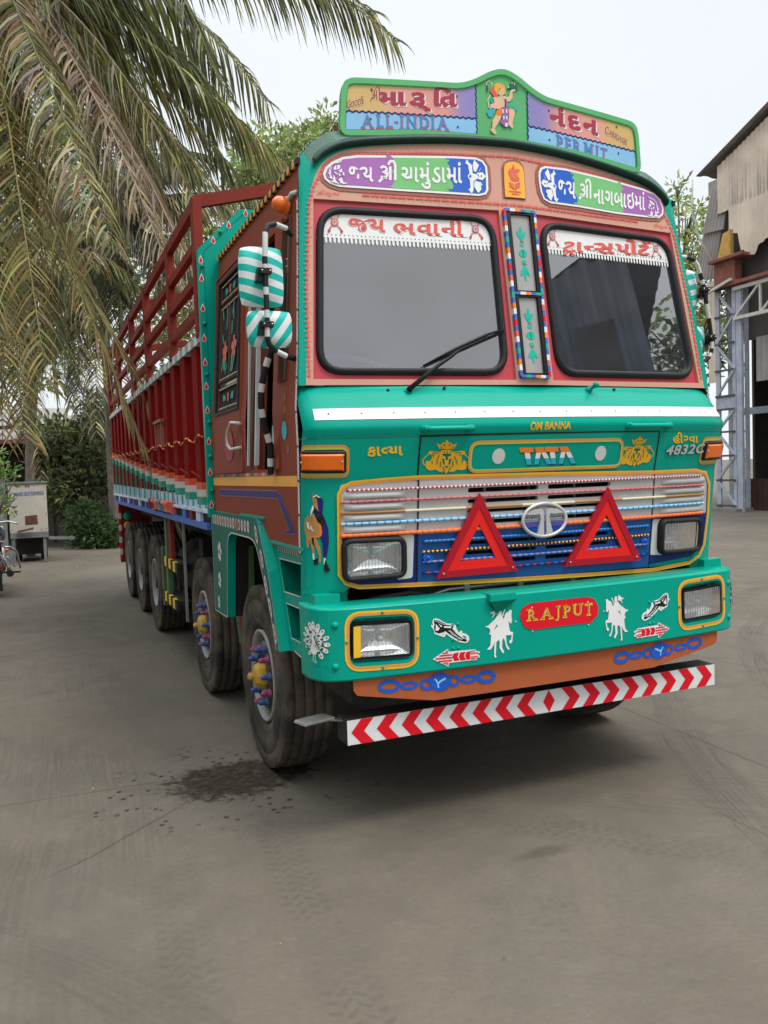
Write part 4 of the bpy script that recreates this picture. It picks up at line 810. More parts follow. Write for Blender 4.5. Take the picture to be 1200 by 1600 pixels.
QUAD = {
 'qL_jay': [(-0.8631, 3.1379), (-0.7428, 3.142), (-0.7499, 3.0672), (-0.8699, 3.0638)],
 'qL_shri': [(-0.715, 3.1826), (-0.6217, 3.1863), (-0.6334, 3.0679), (-0.7261, 3.0659)],
 'qL_ch': [(-0.5981, 3.1789), (-0.2806, 3.2044), (-0.2962, 3.0606), (-0.6112, 3.0464)],
 'qL_splitA': [(-0.7036, 3.2044), (-0.7037, 3.0414), (-0.4077, 3.2257), (-0.4153, 3.0382)],
 'qR_jay': [(0.2749, 3.1754), (0.3882, 3.173), (0.3747, 3.0793), (0.2612, 3.0773)],
 'qR_shri': [(0.4134, 3.2043), (0.4998, 3.2053), (0.4807, 3.0761), (0.3954, 3.0798)],
 'qR_nag': [(0.5122, 3.1822), (0.88, 3.1825), (0.8623, 3.0729), (0.4957, 3.0709)],
 'qR_splitA': [(0.4198, 3.2367), (0.4085, 3.0396), (0.7112, 3.2189), (0.7008, 3.0343)],
 'q_shubh': [(-1.027, 3.015), (-0.918, 3.0151), (-0.9205, 2.9871), (-1.03, 2.9872)],
 'qs_jay': [(-0.8823, 2.8923), (-0.7012, 2.8951), (-0.7074, 2.8311), (-0.8881, 2.8292)],
 'qs_bhav': [(-0.6588, 2.9026), (-0.2962, 2.9242), (-0.3063, 2.8324), (-0.6662, 2.8273)],
 'qs_tra': [(0.2802, 2.9029), (0.8967, 2.9453), (0.8788, 2.8363), (0.2659, 2.8019)],
 'q_kav': [(-0.9327, 1.81), (-0.7665, 1.8093), (-0.7616, 1.7661), (-0.9284, 1.7656)],
 'q_om': [(-0.1274, 1.8982), (0.1043, 1.8985), (0.1033, 1.8632), (-0.1284, 1.86)],
 'q_hir': [(0.774, 1.8513), (0.9667, 1.8428), (0.9795, 1.7911), (0.7873, 1.7908)],
 'q_num': [(0.7316, 1.7827), (1.032, 1.7894), (1.036, 1.737), (0.7369, 1.733)],
 'q_tata': [(-0.1745, 1.7886), (0.1339, 1.7877), (0.1593, 1.7046), (-0.1474, 1.706)],
 'q_raj': [(-0.1921, 1.0235), (0.1869, 1.0224), (0.1849, 0.9432), (-0.1941, 0.9519)],
 'qv_mar': [(-0.6601, 3.5496), (-0.2865, 3.5911), (-0.2903, 3.4722), (-0.664, 3.4391)],
 'qv_shri': [(-0.7264, 3.5423), (-0.6757, 3.5509), (-0.6784, 3.4751), (-0.7288, 3.4759)],
 'qv_goods': [(-0.8451, 3.4629), (-0.762, 3.4977), (-0.7615, 3.4593), (-0.8452, 3.4271)],
 'qv_all': [(-0.7793, 3.4096), (-0.3193, 3.4458), (-0.3193, 3.3785), (-0.7817, 3.3433)],
 'qv_nan': [(0.2885, 3.5761), (0.5807, 3.5645), (0.5781, 3.4617), (0.2859, 3.4824)],
 'qv_per': [(0.3101, 3.4333), (0.6518, 3.4061), (0.6471, 3.3426), (0.3081, 3.36)],
 'qv_car': [(0.6434, 3.5248), (0.7989, 3.4773), (0.7916, 3.444), (0.6382, 3.4844)],
 'visor': [(-0.8877, 3.2991), (-0.8671, 3.5155), (-0.8531, 3.5556), (-0.8146, 3.5716), (-0.5213, 3.5898), (-0.2161, 3.6189), (-0.1539, 3.6491), (-0.0794, 3.6973), (-0.0043, 3.7209), (0.0714, 3.7225), (0.1669, 3.6821), (0.2446, 3.6352), (0.3655, 3.6136), (0.6204, 3.5919), (0.8238, 3.5754), (0.8608, 3.5466), (0.8839, 3.32), (0.4415, 3.3383), (0.0416, 3.3557), (-0.3239, 3.3468), (-0.6629, 3.3223)],
 'visorin': [(-0.8619, 3.3163), (-0.8487, 3.5025), (-0.8286, 3.5344), (-0.5224, 3.5592), (-0.2167, 3.5969), (-0.1436, 3.6317), (-0.0689, 3.6767), (-0.0049, 3.6986), (0.063, 3.6957), (0.1505, 3.6571), (0.2358, 3.6078), (0.3648, 3.5871), (0.6197, 3.5647), (0.7907, 3.5462), (0.8272, 3.5172), (0.8416, 3.3353), (0.4419, 3.355), (0.0421, 3.3718), (-0.3234, 3.3625), (-0.6624, 3.3375)],
 'apron': [(-1.043, 0.8062), (-1.046, 0.7259), (-1.026, 0.7061), (-0.6572, 0.6396), (-0.113, 0.6304), (0.5492, 0.6244), (0.9862, 0.677), (1.044, 0.7047), (1.054, 0.7593), (-0.1086, 0.7896)],
 'grout': [(-1.053, 1.5495), (-1.054, 1.6016), (-1.036, 1.6326), (-0.9978, 1.6514), (-0.8429, 1.6603), (-0.6835, 1.6664), (-0.017, 1.6588), (0.6747, 1.6461), (0.9884, 1.6467), (1.069, 1.6269), (1.109, 1.5695), (1.116, 1.4097), (1.101, 1.2317), (1.064, 1.1699), (0.9884, 1.1369), (0.7092, 1.1225), (0.0084, 1.1419), (-0.6736, 1.1605), (-0.9595, 1.1689), (-1.02, 1.1911), (-1.05, 1.2319)],
}
# ================================================================== the truck
truck = tag(empty('cargo_truck', (0, 0, 0)), 'decorated green and brown cargo truck with lettered roof board and dark red load body', 'truck')
SX = lambda z: sidex(z)
TOP = 1.86
CURVED.update((SFL, SBU, SFU, SVI, SAP))
# ---- cab outline at the front (brown face) and the body section just behind it, from low left over the roof to low right
HALF = [(1.155, 2.095), (1.128, 2.35), (1.095, 2.68), (1.068, 2.93), (1.045, 3.04), (1.0, 3.13), (.935, 3.19), (.83, 3.232), (.60, 3.27), (.30, 3.298), (.001, 3.305)]
HALFO = [(1.188, 2.095), (1.16, 2.35), (1.128, 2.68), (1.102, 2.95), (1.08, 3.06), (1.035, 3.155), (.965, 3.22), (.85, 3.267), (.605, 3.305), (.30, 3.333), (.001, 3.34)]
SECT = [(SX(2.095), 2.095), (SX(2.35), 2.35), (SX(2.7), 2.7), (SX(3.0), 3.0), (SX(3.15), 3.15), (1.062, 3.215), (1.0, 3.275), (.90, 3.325), (.72, 3.365), (.36, 3.39), (.001, 3.40)]
def smooth(h):
    o = []
    for i in range(len(h)-1):
        p0 = h[max(i-1, 0)]; p1 = h[i]; p2 = h[i+1]; p3 = h[min(i+2, len(h)-1)]
        for k in range(4):
            t = k/4
            o.append(tuple(.5*(2*p1[a]+(p2[a]-p0[a])*t+(2*p0[a]-5*p1[a]+4*p2[a]-p3[a])*t*t+(3*p1[a]-p0[a]-3*p2[a]+p3[a])*t**3) for a in (0, 1)))
    return o+[h[-1]]
def full(h):
    h = smooth(h); return [(-x, z) for x, z in h]+[(x, z) for x, z in reversed(h)][1:]
FRONT, FRONTO, SECTF = full(HALF), full(HALFO), full(SECT)
LACE = [(1.33, .171), (1.525, .156), (1.81, .137), (2.0, .145), (2.2185, .160), (2.6384, .225), (3.0, .29), (3.3, .33), (3.6, .34)]
def lacey(z):
    for (z0, y0), (z1, y1) in zip(LACE, LACE[1:]):
        if z <= z1: return y0+(y1-y0)*max(0, z-z0)/(z1-z0)
    return LACE[-1][1]

# ---- cab shell: green corner pillars, roof, back, sides
m = MB()
A = [SFU(x, z) for x, z in FRONT]; AO = [SFU(x, z) for x, z in FRONTO]
AO2 = [(p[0], p[1]+.012, p[2]) for p in AO]
B = [(x, lacey(z) if abs(x) > .9 else .34, z) for x, z in SECTF]
n = len(A)
def loft(P, Q, mt):
    m.add(P+Q, [(i, i+1, len(P)+i+1, len(P)+i) for i in range(len(P)-1)], mt, True)
loft([(p[0], p[1]-.012, p[2]) for p in A], [(p[0], p[1]-.012, p[2]) for p in AO], 'green')
PA = [(p[0], p[1]-.012, p[2]) for p in AO]
m.add(PA+B, [(i, i+1, n+i+1, n+i) for i in range(n-1) if B[i][2] < 3.2 or B[i+1][2] < 3.2], 'green', True)
m.add(PA+B, [(i, i+1, n+i+1, n+i) for i in range(n-1) if not (B[i][2] < 3.2 or B[i+1][2] < 3.2)], 'roofgreen', True)
BK = [(p[0]*.995, 2.17, p[2]-.01) for p in B]
i0 = next(i for i, p in enumerate(SECTF) if p[1] >= 3.14); i1 = n-1-i0
loft(B[i0:i1+1], BK[i0:i1+1], 'roofgreen')
m.add([(x, 2.17, z) for x, z in SECTF]+[(-1.2, 2.17, 1.45), (1.2, 2.17, 1.45)], [list(range(n))+[n+1, n]], 'brown')
# side panels with the entrance and window openings left open
def sidepoly(sg):
    outer = [(LACE[0][1]+.016, 1.35)]+[(y+.014, z) for z, y in LACE[1:7]]+[(.31, 3.16), (2.17, 3.16), (2.17, 1.44), (.88, 1.44), (.70, 1.335)]
    ent = [(.56, 1.725), (1.19, 1.725), (1.12, 2.93), (.66, 2.93)]
    qw = [(.36, 2.15), (.475, 2.15), (.53, 2.90), (.40, 2.90)]
    fl = [(1.31, 2.09), (1.99, 2.09), (2.05, 2.95), (1.43, 2.95)]
    g = fill2d([outer, ent, qw, fl] if sg < 0 else [outer], .25, (1,))
    F = SSL if sg < 0 else (lambda s, z: (SX(z), s, z))
    m.add([F(*p) for p in g[0]], g[1], 'brown')
    for hole in ((ent, qw, fl) if sg < 0 else ()):     # reveals
        k = len(hole)
        for i in range(k):
            a, b = F(*hole[i]), F(*hole[(i+1) % k]); d = -sg*.035
            m.add([a, b, (b[0]+d, b[1], b[2]), (a[0]+d, a[1], a[2])], [(0, 1, 2, 3)], 'brown')
sidepoly(-1); sidepoly(1)
# floor of the cab, engine cover and the wall under the belt
m.box(-1.17, 1.17, .12, 2.14, 1.60, 1.64, 'dark')
shell = m.build('cab_shell', truck)

# ---- brown window face with red surrounds
def wq(q): return [tuple(p) for p in q]
WL = [(-1.033, 2.944), (-.1265, 2.948), (-.136, 2.141), (-1.104, 2.145)]
RL = [(-1.046, 2.972), (-.1035, 2.975), (-.1045, 2.119), (-1.119, 2.123)]
mirq = lambda q: [(-x, z) for x, z in (q[1], q[0], q[3], q[2])]
WR, RR = mirq(WL), mirq(RL)
m = MB()
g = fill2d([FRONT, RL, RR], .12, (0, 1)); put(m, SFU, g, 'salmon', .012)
for R_, W_ in ((RL, WL), (RR, WR)):
    g = fill2d([inset(R_, -.006), rquad(W_, .13)], .12, (0, 1)); put(m, SFU, g, 'windowred', -.002)
    for i in range(4):
        a, b = R_[i], R_[(i+1) % 4]; pts = [(lerp(a[0], b[0], t/8), lerp(a[1], b[1], t/8)) for t in range(9)]
        o1, o2 = onto(SFU, .012), onto(SFU, -.004)
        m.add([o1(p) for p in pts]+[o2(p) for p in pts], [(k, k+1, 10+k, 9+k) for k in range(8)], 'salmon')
face = m.build('front_face', truck)
# red stencilled bead borders, greeting lettering
m = MB()
def beads(path, pitch, F, mt='coral', off=.0165, r=.0088, cross=True, sgn=1):
    L = [0]
    for a, b in zip(path, path[1:]): L.append(L[-1]+math.hypot(b[0]-a[0], b[1]-a[1]))
    s, k = 0, 0
    while s < L[-1]:
        i = max(j for j in range(len(L)-1) if L[j] <= s); t = (s-L[i])/(L[i+1]-L[i])
        a, b = path[i], path[i+1]; p = (lerp(a[0], b[0], t), lerp(a[1], b[1], t)); dx, dy = (b[0]-a[0])/(L[i+1]-L[i]), (b[1]-a[1])/(L[i+1]-L[i])
        if k % 2 == 0 or not cross:
            put(m, F, fill2d([disc2d(p, r, r*.85, 10)]), mt, off, sgn)
            put(m, F, fill2d([disc2d((p[0]+dx*pitch*.42, p[1]+dy*pitch*.42), r*.55, None, 8)]), mt, off, sgn)
        else:
            put(m, F, fill2d([disc2d(p, r*.8, r*.8, 8)]), mt, off, sgn)
            put(m, F, stroke2d([(p[0]-dx*pitch*.5, p[1]-dy*pitch*.5), (p[0]+dx*pitch*.5, p[1]+dy*pitch*.5)], r*.5), mt, off+.0004, sgn)
            for q in (-1, 1):
                put(m, F, fill2d([disc2d((p[0]-dy*q*r*1.5, p[1]+dx*q*r*1.5), r*.32, None, 6)]), mt, off, sgn)
        s += pitch; k += 1
beads([(-1.138, 2.14), (-1.116, 2.55), (-1.068, 2.95), (-1.04, 3.03), (-.985, 3.12), (-.92, 3.165), (-.81, 3.20), (-.5, 3.238), (0, 3.26), (.5, 3.238), (.81, 3.20), (.92, 3.165), (.985, 3.12), (1.04, 3.03), (1.068, 2.95), (1.116, 2.55), (1.138, 2.14)], .0225, SFU)
m.build('border_pattern', face); m = MB()
beads([(-.80, 3.005), (.80, 3.01)], .0225, SFU)
m.build('border_pattern', face); m = MB()
for k, q in ((1, QUAD['q_shubh']), (-1, None)):
    q = q or [(-x, z) for x, z in (QUAD['q_shubh'][1], QUAD['q_shubh'][0], QUAD['q_shubh'][3], QUAD['q_shubh'][2])]
    lettering(m, SFU, q, lambda o: seq2d([shri(o), text2d('શુ', o), text2d('ભ', o)], .10), 'coral', .0155)
    m.build('greeting_lettering', face); m = MB()

# ---- name plates over the windows
def nameplate(outline, splits, parts, flip):
    m = MB(); o = [tuple(p) for p in outline]
    sl = lambda vf: slice2d(vf[0], vf[1], .12)
    put(m, SFU, sl(fill2d([inset(o, -.018)])), 'rust', .0155)
    put(m, SFU, sl(fill2d([o])), 'white', .019)
    inner = fill2d([inset(o, .012)])
    cols = ['purple', 'plategreen', 'blue'] if not flip else ['blue', 'plategreen', 'purple']
    (a0, a1), (b0, b1) = splits
    put(m, SFU, sl(crop2d(inner, xmax=a0)), cols[0], .0205); put(m, SFU, sl(crop2d(inner, xmin=a0, xmax=b0)), cols[1], .0205); put(m, SFU, sl(crop2d(inner, xmin=b0)), cols[2], .0205)
    zs = [p[1] for p in o]; z0, z1 = min(zs)+.022, max(zs)-.02
    for x, c in ((a0, cols[0]), (b0, cols[1])):   # ragged brush edge between the colours
        rs = random.Random(int(x*1000)); pts = [(x-.01, z0+.006)]
        k = 9
        for i in range(k+1): pts.append((x+rs.uniform(.004, .028), lerp(z0+.006, z1-.006, i/k)))
        pts.append((x-.01, z1-.006)); put(m, SFU, fill2d([pts]), c, .0212)
    for q, f in parts: lettering(m, SFU, q, f, 'white', .0225, bold=.02)
    bd, lo = DEC['bud'], DEC['lotus']
    if flip: bd, lo = mirror(bd), mirror(lo)
    decal(m, SFU, bd, .0222); decal(m, SFU, lo, .0222)
    return m.build('name_plate', face)
Q = QUAD
cham = lambda o: seq2d([text2d('ચા', o), text2d('મું', o), text2d('ડા', o), text2d('માં', o)], .05)
nameplate(DEC['plateL'][0][2], ((-.66, 0), (-.365, 0)), [(Q['qL_jay'], lambda o: text2d('જય', o)), (Q['qL_shri'], shri), (Q['qL_ch'], cham)], False)
nameplate(DEC['plateR'][0][2], ((.365, 0), (.70, 0)), [(Q['qR_jay'], lambda o: text2d('જય', o)), (Q['qR_shri'], shri), (Q['qR_nag'], lambda o: seq2d(['ના', 'ગ', 'બા', 'ઇ', 'માં'], .05, o))], True)
m = MB()
put(m, SFU, fill2d([DEC['archrim'][0][2]]), 'rust', .0165); put(m, SFU, fill2d([DEC['archplate'][0][2]]), 'amber', .021)
decal(m, SFU, DEC['emblem'], .0225)
m.build('emblem_plate', face)

# ---- windscreens: rubber gasket, pane, printed sun strip, motif strip of the centre post
def gasket(W_):
    o = rquad(W_, .135, 8); m = MB(); n = len(o)
    cx = sum(p[0] for p in o)/n; cz = sum(p[1] for p in o)/n
    prof = [(0, -.004), (.002, .012), (.012, .022), (.026, .022), (.034, .012), (.036, -.004)]
    R = []
    for d, h in prof:
        q = inset(o, d); gg = onto(SFU, h); R.append([gg(p) for p in q])
    vs = [p for r in R for p in r]; fs = []
    for j in range(len(prof)-1):
        for i in range(n): fs.append((j*n+i, j*n+(i+1) % n, (j+1)*n+(i+1) % n, (j+1)*n+i))
    m.add(vs, fs, 'rubber', True); return m, inset(o, .034)
def sword(m, c, h):
    x, z = c
    for sgx in (-1, 1):
        put(m, SFU, stroke2d([(x-sgx*.34*h, z-.42*h), (x+sgx*.16*h, z+.2*h), (x+sgx*.30*h, z+.5*h)], h*.035), 'maroontext', .0062)
        put(m, SFU, stroke2d([(x-sgx*.36*h, z-.44*h), (x-sgx*.2*h, z-.22*h)], h*.08), 'coral', .0066)
        put(m, SFU, fill2d([disc2d((x-sgx*.33*h, z-.46*h), h*.07)]), 'maroontext', .0070)
    for rr_, c_ in ((.20, 'maroontext'), (.175, 'white'), (.15, 'coral'), (.095, 'white'), (.065, 'maroontext')):
        put(m, SFU, fill2d([disc2d((x, z+.02*h), rr_*h, rr_*h*1.05, 16)]), c_, .0072+.0003*(.3-rr_)*10)
    for a in range(8):
        put(m, SFU, fill2d([disc2d((x+.16*h*cos(a*pi/4), z+.02*h+.16*h*sin(a*pi/4)), h*.025, None, 6)]), 'maroontext', .0102)
for W_, zl, words_, swords in ((WL, (2.777, 2.786), [(Q['qs_jay'], lambda o: text2d('જય', o)), (Q['qs_bhav'], lambda o: seq2d(['ભ', 'વા', 'ની'], .07, o))], ((-.952, 2.866), (-.238, 2.872))),
                               (WR, (2.786, 2.777), [([(x_, z_-.026) for x_, z_ in Q['qs_tra']], lambda o: seq2d([under_ra('ટ', o), 'ા', half('ન', o), 'સ', 'પો', reph('ટ', o)], .045, o))], ((.208, 2.868), (.925, 2.870)))):
    gk, inner = gasket(W_)
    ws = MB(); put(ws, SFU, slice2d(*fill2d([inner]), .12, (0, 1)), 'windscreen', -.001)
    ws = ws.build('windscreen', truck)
    gk.build('gasket', ws)
    m = MB(); zt = zl[0]; st = crop2d(fill2d([inner]), ymin=zt+.016)
    put(m, SFU, slice2d(*st, .1, (0,)), 'white', .0025)
    xs = [p[0] for p in inner]; x = min(xs)+.012
    while x < max(xs)-.014:       # scalloped lower edge
        put(m, SFU, fill2d([[(x, zt+.017), (x+.011, zt+.017), (x+.011, zt-.002), (x+.007, zt-.010), (x+.004, zt-.010), (x, zt-.002)]]), 'white', .0025)
        put(m, SFU, fill2d([disc2d((x+.014, zt+.030), .0032, None, 6)]), 'dgrey', .0034); x += .0206
    for q, f in words_:
        lettering(m, SFU, q, f, 'coral', .0044, outline='white', ow=.03, bold=.03, shift=((.03, -.03), 'maroontext'))
        lettering(m, SFU, q, lambda o: f(-.012), 'coral', .0062)
    for c in swords: sword(m, c, .092)
    m.build('sun_strip', ws)

m0 = MB(); VF = [(-.082, 2.972), (.088, 2.972), (.070, 2.130), (-.086, 2.134)]
def bar2(a, b, w, h, mt, seg=None):
    """raised strip on the window face between two surface points, in coloured segments"""
    L = math.hypot(b[0]-a[0], b[1]-a[1]); k = max(1, round(L/seg)) if seg else 1
    for i in range(k):
        p = (lerp(a[0], b[0], i/k), lerp(a[1], b[1], i/k)); q = (lerp(a[0], b[0], (i+1)/k), lerp(a[1], b[1], (i+1)/k))
        mm = mt[i % len(mt)] if isinstance(mt, list) else mt
        vf = stroke2d([p, q], w); hi = onto(SFU, h); lo = onto(SFU, .010)
        P = [vf[0][t] for t in (0, 1, 3, 2)]; vs = [lo(t) for t in P]+[hi(t) for t in P]
        m0.add(vs, [(4, 5, 6, 7), (0, 1, 5, 4), (1, 2, 6, 5), (2, 3, 7, 6), (3, 0, 4, 7)], mm)
CS = ['bluerail', 'stripewhite', 'orange', 'bluerail', 'teal', 'bluerail', 'stripewhite', 'coral', 'bluerail', 'red']
for i in range(4): bar2(VF[i], VF[(i+1) % 4], .014, .034, CS, .028)
bar2((-.075, 2.548), (.073, 2.548), .014, .034, CS, .028)
pf = m0.build('post_frame', truck)
for z0, z1, xa, xb in ((2.556, 2.962, -.071, .079), (2.142, 2.540, -.075, .068)):
    m = MB(); o = [(xa, z1), (xb+.003, z1), (xb-.003, z0), (xa-.004, z0)]
    i_ = inset(o, .021)
    for k in range(4):
        a, b, c, d = o[k], o[(k+1) % 4], i_[(k+1) % 4], i_[k]; hi = onto(SFU, .030); lo = onto(SFU, .0125)
        m.add([hi(a), hi(b), hi(c), hi(d), lo(d), lo(c)], [(0, 1, 2, 3), (3, 2, 5, 4)], 'black')
    put(m, SFU, fill2d([i_]), 'ventglass', .0145)
    xm, zm, s = (xa+xb)/2, (z0+z1)/2, 1.0
    def leaf3(up):
        d = 1 if up else -1
        for ang, ln_ in ((0, .075), (-.42, .055), (.42, .055)):
            bx, bz = xm, zm+d*.065; tx, tz = bx+sin(ang)*ln_, bz+d*cos(ang)*ln_
            put(m, SFU, fill2d([[(bx-.004, bz), (lerp(bx, tx, .55)-.010*cos(ang), lerp(bz, tz, .55)), (tx-.004, tz-d*.004), (tx+.003, tz), (lerp(bx, tx, .55)+.010*cos(ang), lerp(bz, tz, .55)), (bx+.004, bz)]]), 'leafteal', .0165+abs(ang)*.001)
    leaf3(True); leaf3(False)
    put(m, SFU, fill2d([disc2d((xm, zm), .024, .021)]), 'leafteal', .0165); put(m, SFU, stroke2d([(xm, zm-.018), (xm, zm+.018)], .004), 'dgreen', .0172)
    for q in (-1, 1):
        put(m, SFU, fill2d([disc2d((xm, zm+q*.043), .013, .009)]), 'leafteal', .0165)
        put(m, SFU, stroke2d([(xm-.012, zm+q*.058), (xm+.012, zm+q*.058)], .003), 'dgreen', .0172)
    m.build('vent_panel', truck)

def big(q, kx, kz):
    cx = sum(p[0] for p in q)/4; cz = sum(p[1] for p in q)/4; return [(cx+(x-cx)*kx, cz+(z-cz)*kz) for x, z in q]
# ---- roof board
m = MB(); o = [tuple(p) for p in Q['visor']]
o = [(-.888, 3.297), (-.872, 3.50), (-.858, 3.552), (-.82, 3.572), (-.53, 3.592), (-.25, 3.612), (-.165, 3.645), (-.085, 3.694), (0, 3.722), (.085, 3.694), (.165, 3.645), (.25, 3.612), (.53, 3.592), (.82, 3.572), (.858, 3.552), (.872, 3.50), (.888, 3.297), (.45, 3.338), (0, 3.355), (-.45, 3.338)]
o = rquad(o, .055, 4)
vf = slice2d(*fill2d([o]), .15); ga, gb = onto(SVI, 0), onto(SVI, -.03)
m.add([ga(p) for p in vf[0]], vf[1], 'visorgreen'); m.add([gb(p) for p in vf[0]], vf[1], 'visorgreen')
k = len(o); m.add([onto(SVI, 0.0)(p) for p in o]+[gb(p) for p in o], [(i, (i+1) % k, k+(i+1) % k, k+i) for i in range(k)], 'visorgreen')
rim = stroke2d(inset(o, .012), .026, True); put(m, SVI, rim, 'visorgreen', .012)
for x in (-.8, -.4, .4, .8): m.beam((x, .33, 3.40), (x, .60, 3.44), .03, .03, 'brown')
board = m.build('roof_board', truck)
m = MB(); ins = inset(o, .030); base = fill2d([ins])
for sg in (-1, 1):
    if sg < 0: part = crop2d(base, xmax=-.163)
    else: part = crop2d(base, xmin=.138)
    lowz = lambda x: 3.462-.054*abs(x)
    up = [p for p in part[0]]
    def cut(vf, above):
        bm = bmesh.new(); bv = [bm.verts.new((p[0], p[1], 0)) for p in vf[0]]
        for f in vf[1]:
            try: bm.faces.new([bv[i] for i in f])
            except ValueError: pass
        no = Vector((sg*.054, 1, 0)); co = Vector((0, 3.462, 0))
        bmesh.ops.bisect_plane(bm, geom=bm.verts[:]+bm.edges[:]+bm.faces[:], plane_co=co, plane_no=no, clear_inner=above, clear_outer=not above)
        bm.verts.index_update(); r = [(v.co.x, v.co.y) for v in bm.verts], [[v.index for v in f.verts] for f in bm.faces]; bm.free(); return r
    put(m, SVI, slice2d(*cut(part, True), .1), 'visorgradient', .0025); put(m, SVI, slice2d(*cut(part, False), .1), 'visorblue', .0025)
    x0, x1 = (.163, .850) if sg < 0 else (.138, .850)
    put(m, SVI, stroke2d([(sg*x, lowz(x)+.004*sin(x*190)) for x in frange(x0, x1, 90)], .008), 'navy', .0035)
    xx = -.163 if sg < 0 else .138
    put(m, SVI, stroke2d([(xx+.003*sin(z*200), z) for z in frange(3.345, 3.63, 40)], .006), 'navy', .0041)
    for x, z in ((.27, 3.55), (.27, 3.40), (.72, 3.53), (.73, 3.39)): put(m, SVI, fill2d([disc2d((sg*x, z), .006)]), 'dgrey', .0045)
lettering(m, SVI, big(Q['qv_mar'], 1.10, 1.06), lambda o: seq2d(['મા', ru(o), text2d('િત', o)], .10, o), 'maroontext', .004, bold=.05, shift=((.05, -.05), 'white'))
lettering(m, SVI, Q['qv_shri'], shri, 'maroontext', .004, shift=((.06, -.06), 'cream'))
lettering(m, SVI, Q['qv_goods'], lambda o: seq2d([text2d('G', o), move2d(text2d('OOD', o), 0, 0, .75, .75), text2d('S', o)], .06), 'maroontext', .004, shift=((.1, -.1), 'cream'))
lettering(m, SVI, Q['qv_all'], lambda o: slab('ALL-INDIA', o), 'midblue', .004, bold=.015, shift=((.05, -.05), 'coral'))
lettering(m, SVI, big(Q['qv_nan'], 1.08, 1.05), lambda o: seq2d(['નં', 'દ', 'ન'], .09, o), 'maroontext', .004, bold=.045, shift=((.05, -.05), 'white'))
lettering(m, SVI, Q['qv_per'], lambda o: slab('PERMIT', o), 'midblue', .004, bold=.015, shift=((.04, -.04), 'coral'))
lettering(m, SVI, Q['qv_car'], lambda o: seq2d([text2d('C', o), move2d(text2d('ARRIAGE', o), 0, 0, .8, .8)], .05), 'maroontext', .004, shift=((.08, -.1), 'cream'))
decal(m, SVI, DEC['figure'], .004, .0002)
m.build('board_painting', board)
# dark brow along the roof front
m = MB()
P = [p for p in AO if abs(p[0]) < 1.04]
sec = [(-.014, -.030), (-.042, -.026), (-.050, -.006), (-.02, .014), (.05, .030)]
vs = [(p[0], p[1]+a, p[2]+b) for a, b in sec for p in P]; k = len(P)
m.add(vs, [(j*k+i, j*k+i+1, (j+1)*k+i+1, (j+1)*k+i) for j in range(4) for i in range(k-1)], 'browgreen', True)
m.build('roof_brow', truck)
# roof gutter with painted dashes, beads along the roof edge
for sg in (-1, 1):
    m = MB(); k = 44
    for i in range(k):
        y0, y1 = lerp(.30, 2.17, i/k), lerp(.30, 2.17, (i+1)/k)
        x = sg*1.094; m.box(min(x, x+sg*.018), max(x, x+sg*.018), y0, y1, 3.138, 3.166, 'amber' if i % 2 else 'rubber')
    m.build('roof_gutter', truck); m = MB(); rs = random.Random(3)
    for i in range(90):
        y = lerp(.36, 2.15, i/90); a = SECTF[i0+7] if sg < 0 else SECTF[i1-7]
        m.lathe([(0, .012), (.010, .006), (.011, 0)], (a[0], y, a[1]+.004), (sg*.5, 0, 1), 'bonewhite' if i % 2 else 'roofgreen', 6)
    m.build('roof_beading', truck)
# wiper
def on(F, s, z, o): return onto(F, o)((s, z))
m = MB()
m.lathe([(.022, 0), (.022, .02), (.014, .03), (.014, .045)], on(SFU, -.687, 2.05, .02), (0, -1, .4), 'teal', 12)
p0, p1, p2 = on(SFU, -.687, 2.06, .06), on(SFU, -.50, 2.195, .05), on(SFU, -.40, 2.255, .035)
m.tube([p0, p1, p2], [.014, .010, .007], 'black', 6)
m.tube([on(SFU, -.584, 2.185, .034), on(SFU, -.42, 2.262, .05), on(SFU, -.25, 2.335, .042), on(SFU, -.157, 2.362, .03)], [.004, .008, .008, .004], 'black', 6)
m.tube([on(SFU, -.59, 2.182, .026), on(SFU, -.155, 2.358, .026)], .0055, 'rubber', 6)
m.build('wiper', truck)
m = MB()
m.lathe([(.016, 0), (.016, .02), (.010, .022), (.010, .05), (.016, .052), (.014, .066), (0, .07)], on(SFU, .30, 2.065, .03), (.35, -1, .5), 'green', 10)
m.build('washer_nozzle', truck)
for x, z in ((-.78, 2.062), (-.50, 2.072), (.47, 2.07)): m = MB(); m.lathe([(.008, 0), (.007, .008), (0, .010)], on(SFU, x, z, .035), (0, -1, .5), 'black', 8); m.build('screw', face)

# ---- belt (cowl) under the windscreen
BO = [(1.855, 0), (1.885, -.014), (1.905, -.016), (1.98, .036), (2.045, .085), (2.088, .135), (2.096, .16)]
def boff(z):
    for (a, u), (b, v) in zip(BO, BO[1:]):
        if z <= b: return lerp(u, v, (z-a)/(b-a))
    return BO[-1][1]
def SBE(s, z):
    x, y = _at(CABP, s); return (x*(1-.010*max(0, (z-1.92)/.19)), y-.075+boff(z), z)
m = MB()
SE = CABP[1][-2]
m.grid(SBE, frange(-SE, SE, 60), [b[0] for b in BO], 'green')
belt = m.build('belt_panel', truck)
m = MB()
put(m, SBE, slice2d(*fill2d([[(-1.165, 1.930), (-1.165, 1.982), (1.165, 1.982), (1.165, 1.930)]]), .08), 'white', .003)
x = -1.1
while x < 1.12: put(m, SBE, fill2d([disc2d((x, 1.957), .005, .004, 6)]), 'dgrey', .004); x += .15
m.build('white_stripe', belt)
